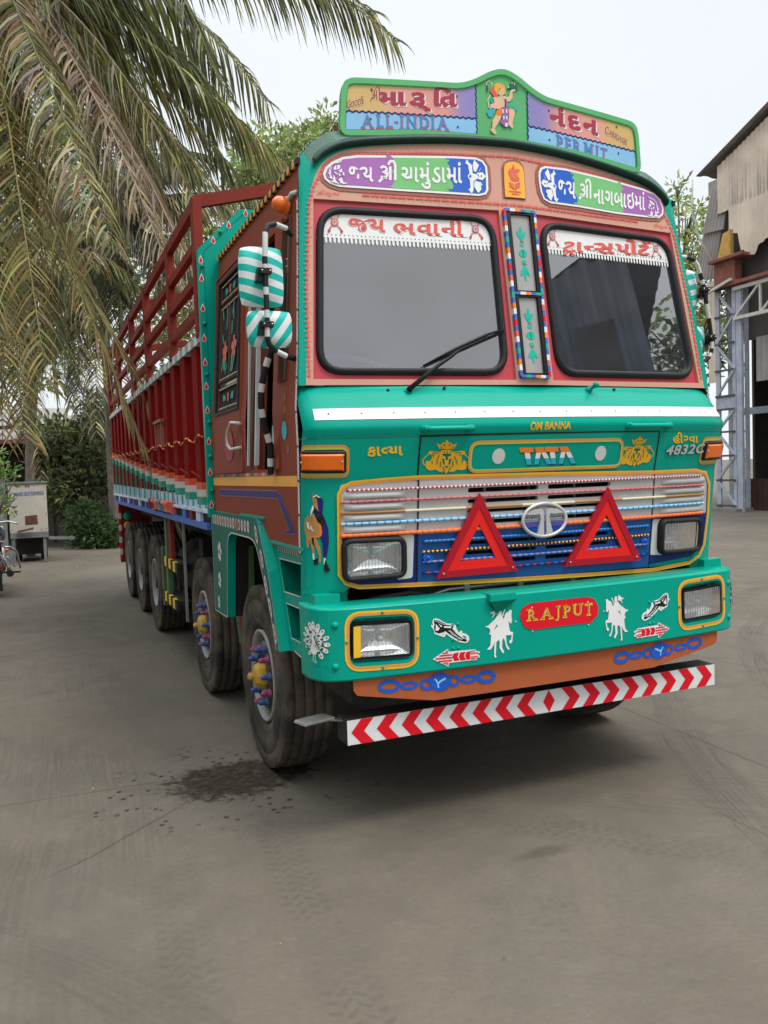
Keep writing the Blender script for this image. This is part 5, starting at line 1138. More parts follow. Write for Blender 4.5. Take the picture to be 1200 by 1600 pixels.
# ---- lower front
GH = [(-.664, 1.19), (-.664, 1.625), (.664, 1.625), (.664, 1.19)]
m = MB()
HLQ = [[(-1.046, 1.404), (-.738, 1.400), (-.732, 1.203), (-1.040, 1.196)], [(.722, 1.398), (1.046, 1.392), (1.052, 1.198), (.730, 1.203)]]
HLH = [inset(densify(rquad(q, .05, 6)), .020) for q in HLQ]
g = fill2d([[(-SE, 1.112), (-SE, 1.86), (SE, 1.86), (SE, 1.112), (1.06, 1.118), (1.0, 1.134), (-1.0, 1.168), (-1.06, 1.122)], GH]+HLH, .05); put(m, SFL, slice2d(*g, .1, (1,)), 'green', 0)
# return edge at the bottom
m.grid(lambda s, t: (lambda p: (p[0], p[1]+.04*t, p[2]))(SFL(s, 1.151-.017*s)), frange(-1.0, 1.0, 40), [0, 1], 'green')
front = m.build('front_panel', truck)
m = MB()   # panel gaps
for pts in ([(-.682, 1.855), (-.683, 1.665)], [(.68, 1.855), (.682, 1.645)], [(-.685, 1.851), (-.2, 1.854), (.3, 1.856), (.682, 1.855)]): put(m, SFL, slice2d(*stroke2d(pts, .009), .08), 'black', .0015)
put(m, SFL, slice2d(*stroke2d([(-1.3, 1.852), (-.69, 1.852)], .004), .08), 'dgreen', .0015); put(m, SFL, slice2d(*stroke2d([(.69, 1.852), (1.3, 1.852)], .004), .08), 'dgreen', .0015)
m.build('panel_gap', front)
for x0, x1 in ((-.68, -.434), (.448, .735)):
    m = MB(); pts = [SBE(lerp(x0, x1, t/6), 1.882) for t in range(7)]; m.tube([(p[0], p[1]-.022, p[2]) for p in pts], .0125, 'green', 10)
    for s in (x0+.012, x1-.012): m.lathe([(.018, 0), (.018, .02), (.0, .026)], (SBE(s, 1.882)[0], SBE(s, 1.882)[1], 1.882), (0, -1, 0), 'green', 10)
    m.build('bonnet_handle', truck)
m = MB(); decal(m, SFL, DEC['lion'], .0025); m.build('lion_motif', front)
m = MB(); decal(m, SFL, [[i[0], i[1], [(-x-.006, z) for x, z in i[2]]]+list(i[3:]) for i in DEC['lion']], .0025); m.build('lion_motif', front)
m = MB(); lettering(m, SFL, Q['q_kav'], lambda o: seq2d(['કા', half('વ', o), 'યા'], .04, o), 'yellow', .003, bold=.035); m.build('lettering', front)
m = MB(); lettering(m, SBE, [(x, z+.008) for x, z in Q['q_om']], lambda o: text2d('OM BANNA', o), 'yellow', .003, bold=.035); m.build('lettering', belt)
m = MB(); lettering(m, SFL, Q['q_hir'], lambda o: seq2d(['હી', 'ર', 'વા'], .04, o), 'yellow', .003, bold=.03); m.build('lettering', front)
m = MB(); decal(m, SFL, DEC['horse'], .003); m.build('horse_painting', front)
for s in (-.679, .679): m = MB(); put(m, SFL, stroke2d([(s, 1.655-.004*(s > 0)), (s, 1.165-.025*(s > 0))], .008), 'black', .0095); m.build('panel_seam', front)
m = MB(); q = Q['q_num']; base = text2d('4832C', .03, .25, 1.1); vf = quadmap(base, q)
put(m, SFL, quadmap(move2d(base, .05, -.05), q, bbox(base)), 'black', .003); hi, lo = onto(SFL, .012), onto(SFL, .004)  # black offset copy paints the shadow cast by the raised digits
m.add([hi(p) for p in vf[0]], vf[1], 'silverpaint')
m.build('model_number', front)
# maker's name panel
m = MB()
TB = rquad([(-.432, 1.818), (.436, 1.818), (.440, 1.682), (-.432, 1.682)], .045)
vf = slice2d(*fill2d([TB]), .06); put(m, SFL, vf, 'green', .004)
put(m, SFL, stroke2d(inset(TB, -.002), .011, True), 'orangeline', .0075); put(m, SFL, stroke2d(inset(TB, .007), .006, True), 'limeline', .008)
for x in (-.281, .303): put(m, SFL, fill2d([disc2d((x, 1.751), .034, .037, 24)]), 'bonewhite', .006)
q = Q['q_tata']; T = lambda o: join2d([fill2d([[(0, .72), (0, 1), (.72, 1), (.72, .72), (.50, .72), (.50, 0), (.22, 0), (.22, .72)]]), fill2d([[(.60, 0), (.86, .72), (.80, 1), (1.26, 1), (1.62, 0), (1.34, 0), (1.10, .70), (.88, 0)]]),
     move2d(fill2d([[(0, .72), (0, 1), (.72, 1), (.72, .72), (.50, .72), (.50, 0), (.22, 0), (.22, .72)]]), 1.36), move2d(fill2d([[(.60, 0), (.86, .72), (.80, 1), (1.26, 1), (1.62, 0), (1.34, 0), (1.10, .70), (.88, 0)]]), 1.36)])
b = T(0); bb = bbox(b); put(m, SFL, quadmap(move2d(b, .03, -.05), q, bb), 'black', .006)
for lo_, hi_, c in ((0, .36, 'cyan'), (.36, .68, 'white'), (.68, 1, 'orange')): put(m, SFL, quadmap(crop2d(b, ymin=lo_, ymax=hi_), q, bb), c, .007)
m.build('maker_panel', front)

# ---- grille
rows = [(1.583, 1.606), (1.533, 1.553), (1.486, 1.502), (1.432, 1.452), (1.335, 1.352), (1.287, 1.304), (1.236, 1.256)]
m = MB(); slots = []
for z0, z1 in rows:
    for a, b in ((-.43, -.05), (.005, .385)):
        slots.append(rquad([(a, z1), (b, z1), (b, z0), (a, z0)], .010, 3))
lo_, hi_ = 1.400, 1.652
GP = [(-.677, 1.170), (-.677, 1.655), (.677, 1.645), (.677, 1.142)]
sheet = fill2d([GP]+slots, .06)
put(m, SFL, crop2d(sheet, ymin=1.400), 'silverpaint', .008); put(m, SFL, crop2d(sheet, ymax=1.400), 'grilleblue', .008)
for sl_ in slots:
    a, b = onto(SFL, .008), onto(SFL, -.012); k = len(sl_)
    m.add([a(p) for p in sl_]+[b(p) for p in sl_], [(i, (i+1) % k, k+(i+1) % k, k+i) for i in range(k)], 'silverpaint' if sl_[0][1] > 1.4 else 'grilleblue')
for sg in (-1, 1):
    o = rquad([(sg*.681, 1.652), (sg*1.050, 1.645), (sg*1.050, 1.405), (sg*.681, 1.405)], .02) if sg < 0 else rquad([(sg*.681, 1.642), (sg*1.088, 1.640), (sg*1.10, 1.405), (sg*.681, 1.405)], .02)
    put(m, SFL, slice2d(*fill2d([o]), .06), 'silverpaint', .006)
    o = [(sg*.681, 1.405), (sg*(1.050 if sg < 0 else 1.10), 1.405), (sg*(1.045 if sg < 0 else 1.09), 1.22), (sg*1.0, 1.172), (sg*.681, 1.155)]
    put(m, SFL, slice2d(*fill2d([o, HLH[0 if sg < 0 else 1]]), .06), 'navy', .006)
    for z in (1.592, 1.541, 1.491, 1.437):    # pressed louvres beside the grille
        for i in range(2):
            xa, xb = .735, (1.03 if sg < 0 else 1.07); N_ = 14; F = onto(SFL, .007); P = []
            prof = [(-.016, .0), (-.012, .012), (.004, .008), (.016, .0)] if i == 0 else None
            if not prof: break
            for dz, dh in prof:
                for t in range(N_+1):
                    u = t/N_; e = min(1, min(u, 1-u)*9); P.append(onto(SFL, .007+dh*e)((sg*lerp(xa, xb, u), z+dz)))
            m.add(P, [(j*(N_+1)+t, j*(N_+1)+t+1, (j+1)*(N_+1)+t+1, (j+1)*(N_+1)+t) for j in range(3) for t in range(N_)], 'silverpaint', True)
# painted border round the whole grille field
GO = [tuple(p) for p in Q['grout']]
grille = m.build('grille', truck)
m = MB()
put(m, SFL, stroke2d(inset(GO, -.004), .010, True), 'yellow', .0095); put(m, SFL, stroke2d(inset(GO, .006), .012, True), 'orangeline', .0105)
m.build('grille_border', grille)
def bar(z, s0, s1, pat, r=.0105, seg=.014, tilt=0):
    m = MB(); k = int((s1-s0)/seg); pts = []; sm_ = []
    for i in range(k+1):
        s = lerp(s0, s1, i/k); pts.append(onto(SFL, .016)((s, z+tilt*(s)))); sm_.append(pat[i % len(pat)])
    m.tube(pts, r, pat[0], 7, segm=sm_); m.build('grille_bar', grille)
bar(1.617, -1.02, 1.03, ['crimson', 'pink', 'white'], .0058, .007); bar(1.565, -1.045, 1.05, ['pink', 'rust', 'pink', 'pink'], .006, .008)
bar(1.514, -1.045, 1.06, ['tan', 'cream'], .0062, .3); bar(1.465, -1.045, 1.06, ['ltblue', 'ltblue', 'midblue', 'ltblue'], .0075, .009)
bar(1.412, -1.045, 1.06, ['orange', 'orange', 'coral'], .0095, .010)
bar(1.366, -.655, .655, ['blue', 'midblue'], .0065, .011); bar(1.317, -.655, .655, ['amber', 'black'], .0058, .011); bar(1.268, -.655, .655, ['midblue', 'blue', 'midblue', 'pink'], .0058, .008); bar(1.216, -.655, .655, ['navy', 'crimson', 'navy', 'blue'], .0055, .02)
for x in (-.628, .635):
    m = MB(); m.lathe([(.026, 0), (.026, .006), (.019, .007), (.019, .004), (.010, .004), (.010, .012), (0, .012)], on(SFL, x, 1.287, .012), (0, -1, 0), 'blue', 16); m.build('bonnet_catch', grille)
# badge
m = MB(); c = Vector(on(SFL, -.022, 1.437, .03)); ew, eh = .124, .080
ell = [(c.x+ew*cos(t*pi/16), c.y, c.z+eh*sin(t*pi/16)) for t in range(32)]
m.tube(ell, .009, 'silverpaint', 8, closed=True)
for r_ in range(-6, 7):
    for cc in range(-9, 10):
        x, z = cc*.0145+(r_ % 2)*.00725, r_*.0125
        if (x/ew)**2+(z/eh)**2 < .86:
            o = [(c.x+x+.0068*cos(t*pi/3), c.y+.006, c.z+z+.0060*sin(t*pi/3)) for t in range(6)]
            m.tube(o, .0017, 'silverpaint' if z > -.012 else 'blue', 4, closed=True)
def arm_plate(pts, d=.014):
    m.prism([(c.x+x, c.y-.006, c.z+z) for x, z in pts], (0, d, 0), 'silverpaint')
arm_plate([(-.112, .030), (-.07, .052), (-.022, .056), (-.007, .048), (-.007, -.074), (-.045, -.070), (-.024, .006), (-.03, .030), (-.06, .028)])
arm_plate([(.112, .030), (.07, .052), (.022, .056), (.007, .048), (.007, -.074), (.045, -.070), (.024, .006), (.03, .030), (.06, .028)])
m.build('badge', grille)
# radiator and engine seen through the slots
m = MB()
m.box(-.70, .70, .10, .14, 1.10, 1.66, 'dark')
for x in (-.3, -.05, .22): m.box(x, x+.012, .07, .09, 1.2, 1.65, 'steel')
m.box(-.66, -.645, .06, .12, 1.17, 1.64, 'dark'); m.box(.645, .66, .06, .12, 1.17, 1.64, 'dark')
m.build('radiator', truck)

# ---- headlights and indicators
def lamp(name, q, F, rim, rimh, lensin, bez, ribs, side):
    m = MB(); o = densify(rquad(q, rim, 6)); n_ = len(o); i_ = inset(o, lensin)
    R = [[onto(F, h)(p) for p in inset(o, d)] for d, h in ((0, .004), (.002, rimh*.8), (.010, rimh), (lensin-.004, rimh), (lensin, rimh*.55))]
    m.add([p for r in R for p in r], [(j*n_+i, j*n_+(i+1) % n_, (j+1)*n_+(i+1) % n_, (j+1)*n_+i) for j in range(4) for i in range(n_)], bez, True)
    L = m.build(name, truck)
    m = MB(); cx = sum(p[0] for p in i_)/n_; cz = sum(p[1] for p in i_)/n_
    # bowl reflector
    dp = .055
    sc = [(1, rimh*.5), (.86, rimh*.5-dp*.5), (.55, rimh*.5-dp*.85), (.2, rimh*.5-dp)]
    R = [[onto(F, h)((cx+(p[0]-cx)*k, cz+(p[1]-cz)*k)) for p in i_] for k, h in sc]
    m.add([p for r in R for p in r], [(j*n_+i, j*n_+(i+1) % n_, (j+1)*n_+(i+1) % n_, (j+1)*n_+i) for j in range(3) for i in range(n_)]+[[3*n_+i for i in range(n_)]], 'lampbowl', True)
    c = on(F, cx, cz, rimh*.5-dp); m.lathe([(.014, 0), (.014, .02), (.009, .034), (0, .036)], c, (0, -1, 0), 'bonewhite', 10)
    m.build('reflector', L)
    m = MB(); xs = [p[0] for p in i_]; x0, x1 = min(xs), max(xs)
    g = slice2d(*fill2d([i_]), (x1-x0)/ribs)
    def fl(p):
        u = (p[0]-cx)/(x1-x0)*2; v = (p[1]-cz)/.1
        return onto(F, rimh*.55+.012*(1-.5*u*u-.3*v*v)+(.0016 if round(p[0]/((x1-x0)/ribs)) % 2 else 0))(p)
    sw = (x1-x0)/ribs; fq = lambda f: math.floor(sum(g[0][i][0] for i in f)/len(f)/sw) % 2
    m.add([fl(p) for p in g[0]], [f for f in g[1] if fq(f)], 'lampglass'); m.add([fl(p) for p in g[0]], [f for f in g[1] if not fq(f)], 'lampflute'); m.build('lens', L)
    return L
lamp('headlight', [(-1.046, 1.404), (-.738, 1.400), (-.732, 1.203), (-1.040, 1.196)], SFL, .05, .040, .027, 'rubber', 34, -1)
lamp('headlight', [(.722, 1.398), (1.046, 1.392), (1.052, 1.198), (.730, 1.203)], SFL, .05, .040, .027, 'rubber', 26, 1)
m = MB()
put(m, SFL, slice2d(*fill2d([rquad([(-.775, 1.404), (-.696, 1.400), (-.700, 1.196), (-.775, 1.190)], .012)]), .06), 'bonewhite', .0075)
m.build('headlight_plate', front); m = MB()
put(m, SFL, slice2d(*fill2d([rquad([(.765, 1.394), (.688, 1.396), (.684, 1.206), (.772, 1.198)], .012)]), .06), 'bonewhite', .0075)
m.build('headlight_plate', front)
for sg in (-1, 1):
    q = [(sg*1.026, 1.797), (sg*1.232, 1.801), (sg*1.228, 1.703), (sg*1.022, 1.698)]
    m = MB(); o = densify(rquad(q, .012, 3), .02); n_ = len(o)
    R = [[onto(SFL, h)(p) for p in inset(o, d)] for d, h in ((0, 0), (.001, .016), (.006, .020), (.016, .020), (.017, .010))]
    m.add([p for r in R for p in r], [(j*n_+i, j*n_+(i+1) % n_, (j+1)*n_+(i+1) % n_, (j+1)*n_+i) for j in range(4) for i in range(n_)], 'black', True)
    fr = rquad(inset(q, -.020), .03, 4); put(m, SFL, stroke2d(fr, .012, True), 'orangeline', .003); put(m, SFL, stroke2d(inset(fr, .010), .010, True), 'limeline', .0036)
    I = m.build('indicator', truck)
    m = MB(); i_ = inset(o, .010); g = slice2d(*fill2d([i_]), .02); put(m, SFL, g, 'amberlens', .017)
    k = len(i_); a, b = onto(SFL, .024), onto(SFL, .006); j_ = inset(o, .020)
    put(m, SFL, slice2d(*fill2d([j_]), .02), 'amberlens', .026); m.add([onto(SFL, .026)(p) for p in j_]+[onto(SFL, .017)(p) for p in i_], [(i, (i+1) % k, k+(i+1) % k, k+i) for i in range(k)], 'amberlens')
    for s, z in ((q[0][0]*1.02, 1.75), (q[1][0]*.985, 1.75)): m.lathe([(.006, 0), (.005, .003), (0, .004)], on(SFL, s, z, .025), (0, -1, 0), 'steel', 8)
    m.build('lens', I)
# ---- bumper
LQ = [(-1.055, 1.036), (-.772, 1.020), (-.775, .858), (-1.058, .872)]
LR = [(.762, 1.046), (1.058, 1.032), (1.060, .858), (.765, .866)]
LQ = [(-1.055, 1.036), (-.772, 1.026), (-.775, .860), (-1.058, .868)]
m = MB()
ZB = .785
outer = [(-1.40, 1.095), (1.40, 1.095), (1.40, ZB), (-1.40, ZB)]
lq, lr = rquad(inset(LQ, -.022), .05, 5), rquad(inset(mirq(LQ), -.022), .05, 5)
g = fill2d([outer, lq, lr], .05); put(m, SBU, g, 'green', 0)
for hole, inn in ((lq, rquad(LQ, .03, 5)), (lr, rquad(mirq(LQ), .03, 5))):
    k = len(hole); a, b = onto(SBU, 0), onto(SBU, -.028)
    m.add([a(p) for p in hole]+[b(p) for p in inn], [(i, (i+1) % k, k+(i+1) % k, k+i) for i in range(k)], 'green', True)
for z0, sg in ((1.095, 1), (ZB, -1)):   # rounded top edge and top plate / bottom lip
    S_ = frange(-1.40, 1.40, 70)
    pr = [(0, 0), (.006, .008*sg), (.018, .012*sg), (.13, .019), (.14, -.01)] if sg > 0 else [(0, 0), (.006, -.008), (.018, -.012), (.06, -.013), (.06, .02)]
    def F(s, i):
        x, y, z = SBU(s, z0); dy, dz = pr[int(i)]
        e = max(0, 1-dy*.6)
        return (x*(1-dy*.25 if abs(x) > 1.1 else 1), max(y+dy, min(y+dy, .27)), z+dz)
    m.grid(F, S_, range(5), 'green')
bumper = m.build('bumper', truck)
for q in (LQ, mirq(LQ)):
    m = MB(); fr = rquad(inset(q, -.052), .07, 6); put(m, SBU, stroke2d(fr, .011, True), 'yellow', .003); put(m, SBU, stroke2d(inset(fr, .010), .012, True), 'orangeline', .0036)
    i_ = inset(q, -.047)
    for k in range(4):
        a, b = i_[k], i_[(k+1) % 4]; c = on(SBU, (a[0]+b[0])/2, (a[1]+b[1])/2, .004); m.lathe([(.007, 0), (.006, .005), (0, .007)], c, (0, -1, 0), 'green', 8)
    m.build('lamp_border', bumper)
m = MB()
put(m, SBU, slice2d(*fill2d([DEC['pill'][0][2]]), .06), 'red', .004)
lettering(m, SBU, Q['q_raj'], lambda o: slab('RAJPUT', o, .17, .07), 'gold', .0052, bold=.03, shift=((.03, -.02), 'rust'))
lettering(m, SBU, Q['q_raj'], lambda o: slab('RAJPUT', o, .15, .02), 'rust', .0062, bold=-.028)
for x, z in ((-.16, 1.028), (.16, 1.025), (-.16, .915), (.16, .913), (-.25, .97), (.255, .97)): put(m, SBU, fill2d([disc2d((x, z), .004)]), 'bonewhite', .006)
m.build('name_badge', bumper)
for nm, pn in (('rider', 'horse_rider_motif'), ('shoe', 'slipper_motif'), ('arrow', 'arrow_motif'), ('peacock', 'peacock_motif')):
    for D_ in (DEC[nm], mirror(DEC[nm])): m = MB(); decal(m, SBU, D_, .003, .00012 if nm == 'peacock' else .00025); m.build(pn, bumper)
m = MB()
for sg in (-1, 1):
    for x, z, r in ((1.128, 1.03, .016), (1.132, .845, .016), (.575, .985, .0085), (.548, .985, .0085), (.575, .915, .0085), (.548, .915, .0085), (.575, .875, .0085), (.548, .875, .0085)):
        P = on(SBU, sg*x, z, 0); m = MB(); m.lathe([(r, 0), (r*.9, r*.35), (r*.5, r*.65), (0, r*.75)], P, Vector(on(SBU, sg*x, z, .01))-Vector(P), 'green', 12); m.build('bumper_bolt', bumper)
m = MB()   # towing lug on the bumper top
m.box(-.395, -.255, -.135, -.03, 1.075, 1.113, 'green'); m.prism([(-.385, -.134, 1.075), (-.265, -.134, 1.075), (-.355, -.118, 1.02)], (0, .02, 0), 'greendk'); m.build('tow_lug', bumper, .004)
def fog(q, sg):
    L = lamp('fog_lamp', q, SBU, .026, .004, .014, 'rubber', 30, sg)
    if sg < 0:
        m = MB(); a = [(q[0][0]+.004, q[0][1]-.016), (q[0][0]+.036, q[0][1]-.014), (q[3][0]+.036, q[3][1]+.016), (q[3][0]+.004, q[3][1]+.014)]
        put(m, SBU, fill2d([a]), 'yellow', .018); m.build('yellow_strip', L)
fog(LQ, -1); fog(mirq(LQ), 1)
# ---- brown apron, red and white marker bar
m = MB(); ap = [(-1.045, .81), (-1.047, .727), (-1.030, .703), (-.66, .636), (.60, .636), (1.02, .703), (1.047, .727), (1.045, .81)]
g = slice2d(*fill2d([ap]), .1); put(m, SAP, g, 'apronpaint', 0); put(m, SAP, g, 'apronpaint', -.012)
k = len(ap); a, b = onto(SAP, 0), onto(SAP, -.012); m.add([a(p) for p in ap]+[b(p) for p in ap], [(i, (i+1) % k, k+(i+1) % k, k+i) for i in range(k)], 'apronpaint')
apron = m.build('apron', truck)
for D_ in (DEC['chain'], mirror(DEC['chain'])): m = MB(); decal(m, SAP, D_, .003); m.build('chain_motif', apron)
m = MB()
m.box(-1.071, 1.071, .004, .13, .468, .583, 'darkgrease')
m.beam((-.45, .1, .53), (-.45, .5, .75), .06, .06, 'dark'); m.beam((.45, .1, .53), (.45, .5, .75), .06, .06, 'dark')
ubar = m.build('marker_bar', truck, .004)
m = MB(); z0, z1 = .469, .582; zm = (z0+z1)/2
FB = lambda s, z: (s, .003, z)
put(m, FB, fill2d([[(-1.068, z0), (-1.068, z1), (1.068, z1), (1.068, z0)]]), 'stripewhite', .0)
pitch = .138; wd = .068; sk = .048
for i in range(8):
    for sg in (-1, 1):
        x0 = .075+i*.1235; x1 = x0+.062
        pts = [(sg*(x0-.0), z0), (sg*(x0+sk), zm), (sg*x0, z1), (sg*x1, z1), (sg*(x1+sk), zm), (sg*x1, z0)]
        put(m, FB, fill2d([pts]), 'red', .0015)
put(m, FB, fill2d([[(0, z0), (-.034, zm), (0, z1), (.034, zm)]]), 'red', .0015)
m.build('chevron_tape', ubar)
m = MB()
m.obox((-1.215, .02, .605), (.072, .02, 0), (-.015, .045, 0), (.004, 0, .006), 'steel'); m.beam((-1.17, .05, .597), (-1.04, .08, .56), .05, .010, 'steel')
m.build('corner_step', truck, .003)
# engine bits in the gap over the bumper
m = MB()
m.box(-1.0, 1.0, .12, .9, .62, 1.08, 'darkgrease')
m.tube([(-.62, .10, 1.085), (-.5, .085, 1.120), (-.3, .08, 1.124), (-.1, .085, 1.124), (.22, .08, 1.122), (.27, .09, 1.11), (.28, .11, 1.08)], .012, 'steel', 8)
m.tube([(.25, .08, 1.11), (.4, .05, 1.12), (.55, .07, 1.14), (.62, .1, 1.13)], .010, 'dark', 6)
for x in (-.42, -.12, .19): m.box(x, x+.03, .068, .10, 1.08, 1.14, 'steel')
m.tube([(-.9, .12, 1.10), (-.7, .09, 1.12), (-.55, .12, 1.09)], .012, 'darkgrease', 6)
for x in (-1.05, 1.03): m.box(x-.04, x+.04, .10, .20, 1.04, 1.15, 'greendk')
m.build('engine_pipe', truck)

# ---- left side: lace trim, bands, door, windows
for sg in (-1, 1):
    m = MB()
    F = SSL if sg < 0 else (lambda s, z: (sidex(z), s, z)); sgn = -1 if sg < 0 else 1
    z = 1.345; k = 0
    while z < 2.98:
        y = lacey(z)+.016
        put(m, F, fill2d([disc2d((y, z), .013, .011, 7)]), 'white', .003, sgn); put(m, F, fill2d([disc2d((y-.010, z+.014), .007, .006, 6)]), 'white', .0034, sgn); put(m, F, fill2d([disc2d((y+.010, z+.012), .006, .007, 6)]), 'white', .0034, sgn)
        if k % 6 == 0: put(m, F, fill2d([disc2d((y, z+.010), .014, .007, 6)]), 'black', .004, sgn)
        z += .026; k += 1
    m.build('lace_trim', truck)
for sg in (-1, 1):
    m = MB()
    F = SSL if sg < 0 else (lambda s, z: (sidex(z), s, z)); sgn = -1 if sg < 0 else 1
    put(m, F, fill2d([[(.185, 1.640), (.185, 1.690), (2.165, 1.688), (2.165, 1.634)]]), 'amber', .002, sgn)
    put(m, F, fill2d([[(1.99, 1.614), (.537, 1.620), (.475, 1.600), (.232, 1.416), (.525, 1.403), (.36, 1.437), (.55, 1.575), (1.99, 1.566)]]), 'rust', .002, sgn)
    put(m, F, fill2d([[(1.985, 1.608), (.537, 1.614), (.482, 1.596), (.242, 1.421), (.50, 1.408), (.348, 1.433), (.545, 1.581), (1.985, 1.572)]]), 'navy', .0026, sgn)
    y = .56; k = 0; cs = ['coral', 'amber', 'dgreen', 'rust', 'coral', 'tan', 'purple', 'dgreen']
    while y < 2.12: put(m, F, fill2d([[(y, 1.692), (y, 1.708), (y+.045, 1.708), (y+.045, 1.692)]]), cs[(k*5) % 8], .002, sgn); y += .045; k += 1
    m.build('side_band', truck)
m = MB(); put(m, SSL, fill2d([disc2d((.368, 1.906), .042, .045, 18)]), 'cyan', .003, -1)
for y, z in ((.345, 2.05), (.335, 1.99), (.30, 1.80)): put(m, SSL, fill2d([[(y, z), (y, z+.035), (y+.035, z+.03), (y+.035, z-.01)]]), 'rust', .002, -1)
m.build('sticker', truck)
# door with painted window panel
m = MB(); F = SSL
def solid(poly, mt, h0, h1, mb=None, F=SSL, sgn=-1):
    mb = mb or m; vf = fill2d([poly]); put(mb, F, vf, mt, h1, sgn); a, b = onto(F, h0*sgn), onto(F, h1*sgn); k = len(poly)
    mb.add([a(p) for p in poly]+[b(p) for p in poly], [(i, (i+1) % k, k+(i+1) % k, k+i) for i in range(k)], mt)
def frame(poly, d, mt, h0, h1, mb=None, F=SSL, sgn=-1):
    mb = mb or m; i_ = inset(poly, d); k = len(poly); vf = fill2d([poly, i_]); put(mb, F, vf, mt, h1, sgn)
    a, b = onto(F, h0*sgn), onto(F, h1*sgn)
    for L in (poly, i_): mb.add([a(p) for p in L]+[b(p) for p in L], [(i, (i+1) % k, k+(i+1) % k, k+i) for i in range(k)], mt)
DO = [(1.235, 1.715), (2.10, 1.71), (2.16, 3.0), (1.36, 3.0)]
FW = [(1.31, 2.085), (1.99, 2.085), (2.06, 2.955), (1.44, 2.955)]
vf = fill2d([DO, FW]); put(m, F, vf, 'brown', .012, -1); frame(DO, .02, 'brown', 0, .018)
frame(inset(FW, -.004), .03, 'rubber', 0, .02)
put(m, F, fill2d([disc2d((1.58, 1.88), .13, .10, 16)]), 'crimson', .0135, -1)
door = m.build('door', truck)
m = MB()
put(m, F, fill2d([FW]), 'ventglass', -.012, -1)
FW_ = lambda u, v: (lerp(lerp(FW[0][0], FW[1][0], u), lerp(FW[3][0], FW[2][0], u), v), lerp(FW[0][1], FW[3][1], v))
def rect(u0, v0, u1, v1): return [FW_(u0, v0), FW_(u1, v0), FW_(u1, v1), FW_(u0, v1)]
for r_ in ((.06, .83, .94, .97), (.06, .24, .5, .80), (.5, .24, .94, .80), (.06, .03, .94, .20)):
    put(m, F, fill2d([rect(*r_)]), 'dark', -.006, -1); frame(rect(*r_), .012, 'woodpanel', -.006, .006)
def dash(u0, v0, u1, v1, n_=14):
    for i in range(n_): put(m, F, stroke2d([FW_(lerp(u0, u1, i/n_), lerp(v0, v1, i/n_)), FW_(lerp(u0, u1, (i+.6)/n_), lerp(v0, v1, (i+.6)/n_))], .007), 'cream', .008, -1)
for v in (.045, .185, .26, .785, .845, .955): dash(.1, v, .9, v)
rs = random.Random(5)
for uc in (.30, .70):
    for ring_ in range(5):
        a = ring_*2*pi/5+.3; c = FW_(uc, .45); put(m, F, fill2d([disc2d((c[0]+.045*cos(a), c[1]+.045*sin(a)), .034, .026, 8, a)]), 'coral', .003+ring_*.0003, -1)
    put(m, F, fill2d([disc2d(FW_(uc, .45), .014, .014, 8)]), 'amber', .006, -1)
    for i in range(9):
        c = FW_(uc+rs.uniform(-.1, .1), rs.choice([.33, .36, .56, .6, .66, .7, .74])); a = rs.uniform(.9, 2.2)
        put(m, F, fill2d([disc2d(c, .045, .010, 8, a)]), 'leafteal', .004+i*.0003, -1)
for v in (.115, .90):
    for u in (.3, .36, .64, .70): put(m, F, fill2d([disc2d(FW_(u, v), .026, .013, 8, u*6)]), 'leafteal', .004, -1)
    put(m, F, stroke2d([FW_(.5, v-.03), FW_(.5, v+.03)], .04), 'coral', .005, -1)
m.build('painted_window', door)
m = MB()
H = [(1.245, 1.995), (1.33, 2.0), (1.42, 1.965), (1.45, 1.925), (1.44, 1.88), (1.36, 1.85), (1.255, 1.86)]
m.tube([on(F, y, z, -.012)if i in (0, 6) else on(F, y, z, -.05) for i, (y, z) in enumerate(H)], .009, 'offwhite', 8)
m.build('handle', door)
m = MB()   # bright jamb strips and dark jamb between door and entrance
solid([(1.075, 1.725), (1.19, 1.725), (1.13, 2.93), (1.02, 2.93)], 'woodpanel', -.03, .004)
for y0, y1 in ((1.105, 1.165), (.935, .98)):
    solid([(y0, 1.75), (y0+.02, 1.75), (y1+.02, 2.75), (y1, 2.75)], 'silverpaint', -.01, .012)
solid([(.975, 1.725), (1.075, 1.725), (1.02, 2.93), (.95, 2.93)], 'brown', -.05, -.01)
m.build('door_jamb', truck)
m = MB()   # post and quarter window ahead of the entrance
solid([(.465, 1.725), (.56, 1.725), (.66, 2.95), (.53, 2.95)], 'brown', -.02, .012)
QW = [(.355, 2.145), (.47, 2.145), (.525, 2.92), (.40, 2.92)]
frame(inset(QW, -.012), .016, 'woodpanel', -.02, .010); put(m, F, fill2d([QW]), 'ventglass', -.018, -1)
put(m, F, fill2d([[(.365, 2.27), (.475, 2.27), (.505, 2.68), (.40, 2.68)]]), 'dark', -.014, -1)
for i in range(16):
    z = 2.30+i*.023; y = .385+.012*(i % 4)+rs.uniform(0, .03); put(m, F, stroke2d([(y, z), (y-.012, z+.03), (y+.002, z+.055)], .006), 'bonewhite', -.012, -1)
put(m, F, fill2d([disc2d((.455, 2.80), .022, .06, 12)]), 'dgreen', -.012, -1)
for a in (-.3, 0, .3): put(m, F, stroke2d([(.455, 2.76), (.455+.02*a, 2.82), (.455+.06*a, 2.87)], .007), 'leafteal', -.010, -1)
for z in (2.70, 2.735): put(m, F, stroke2d([(.40, z), (.50, z+.012)], .005), 'cream', -.010, -1)
m.build('quarter_window', truck)
m = MB()
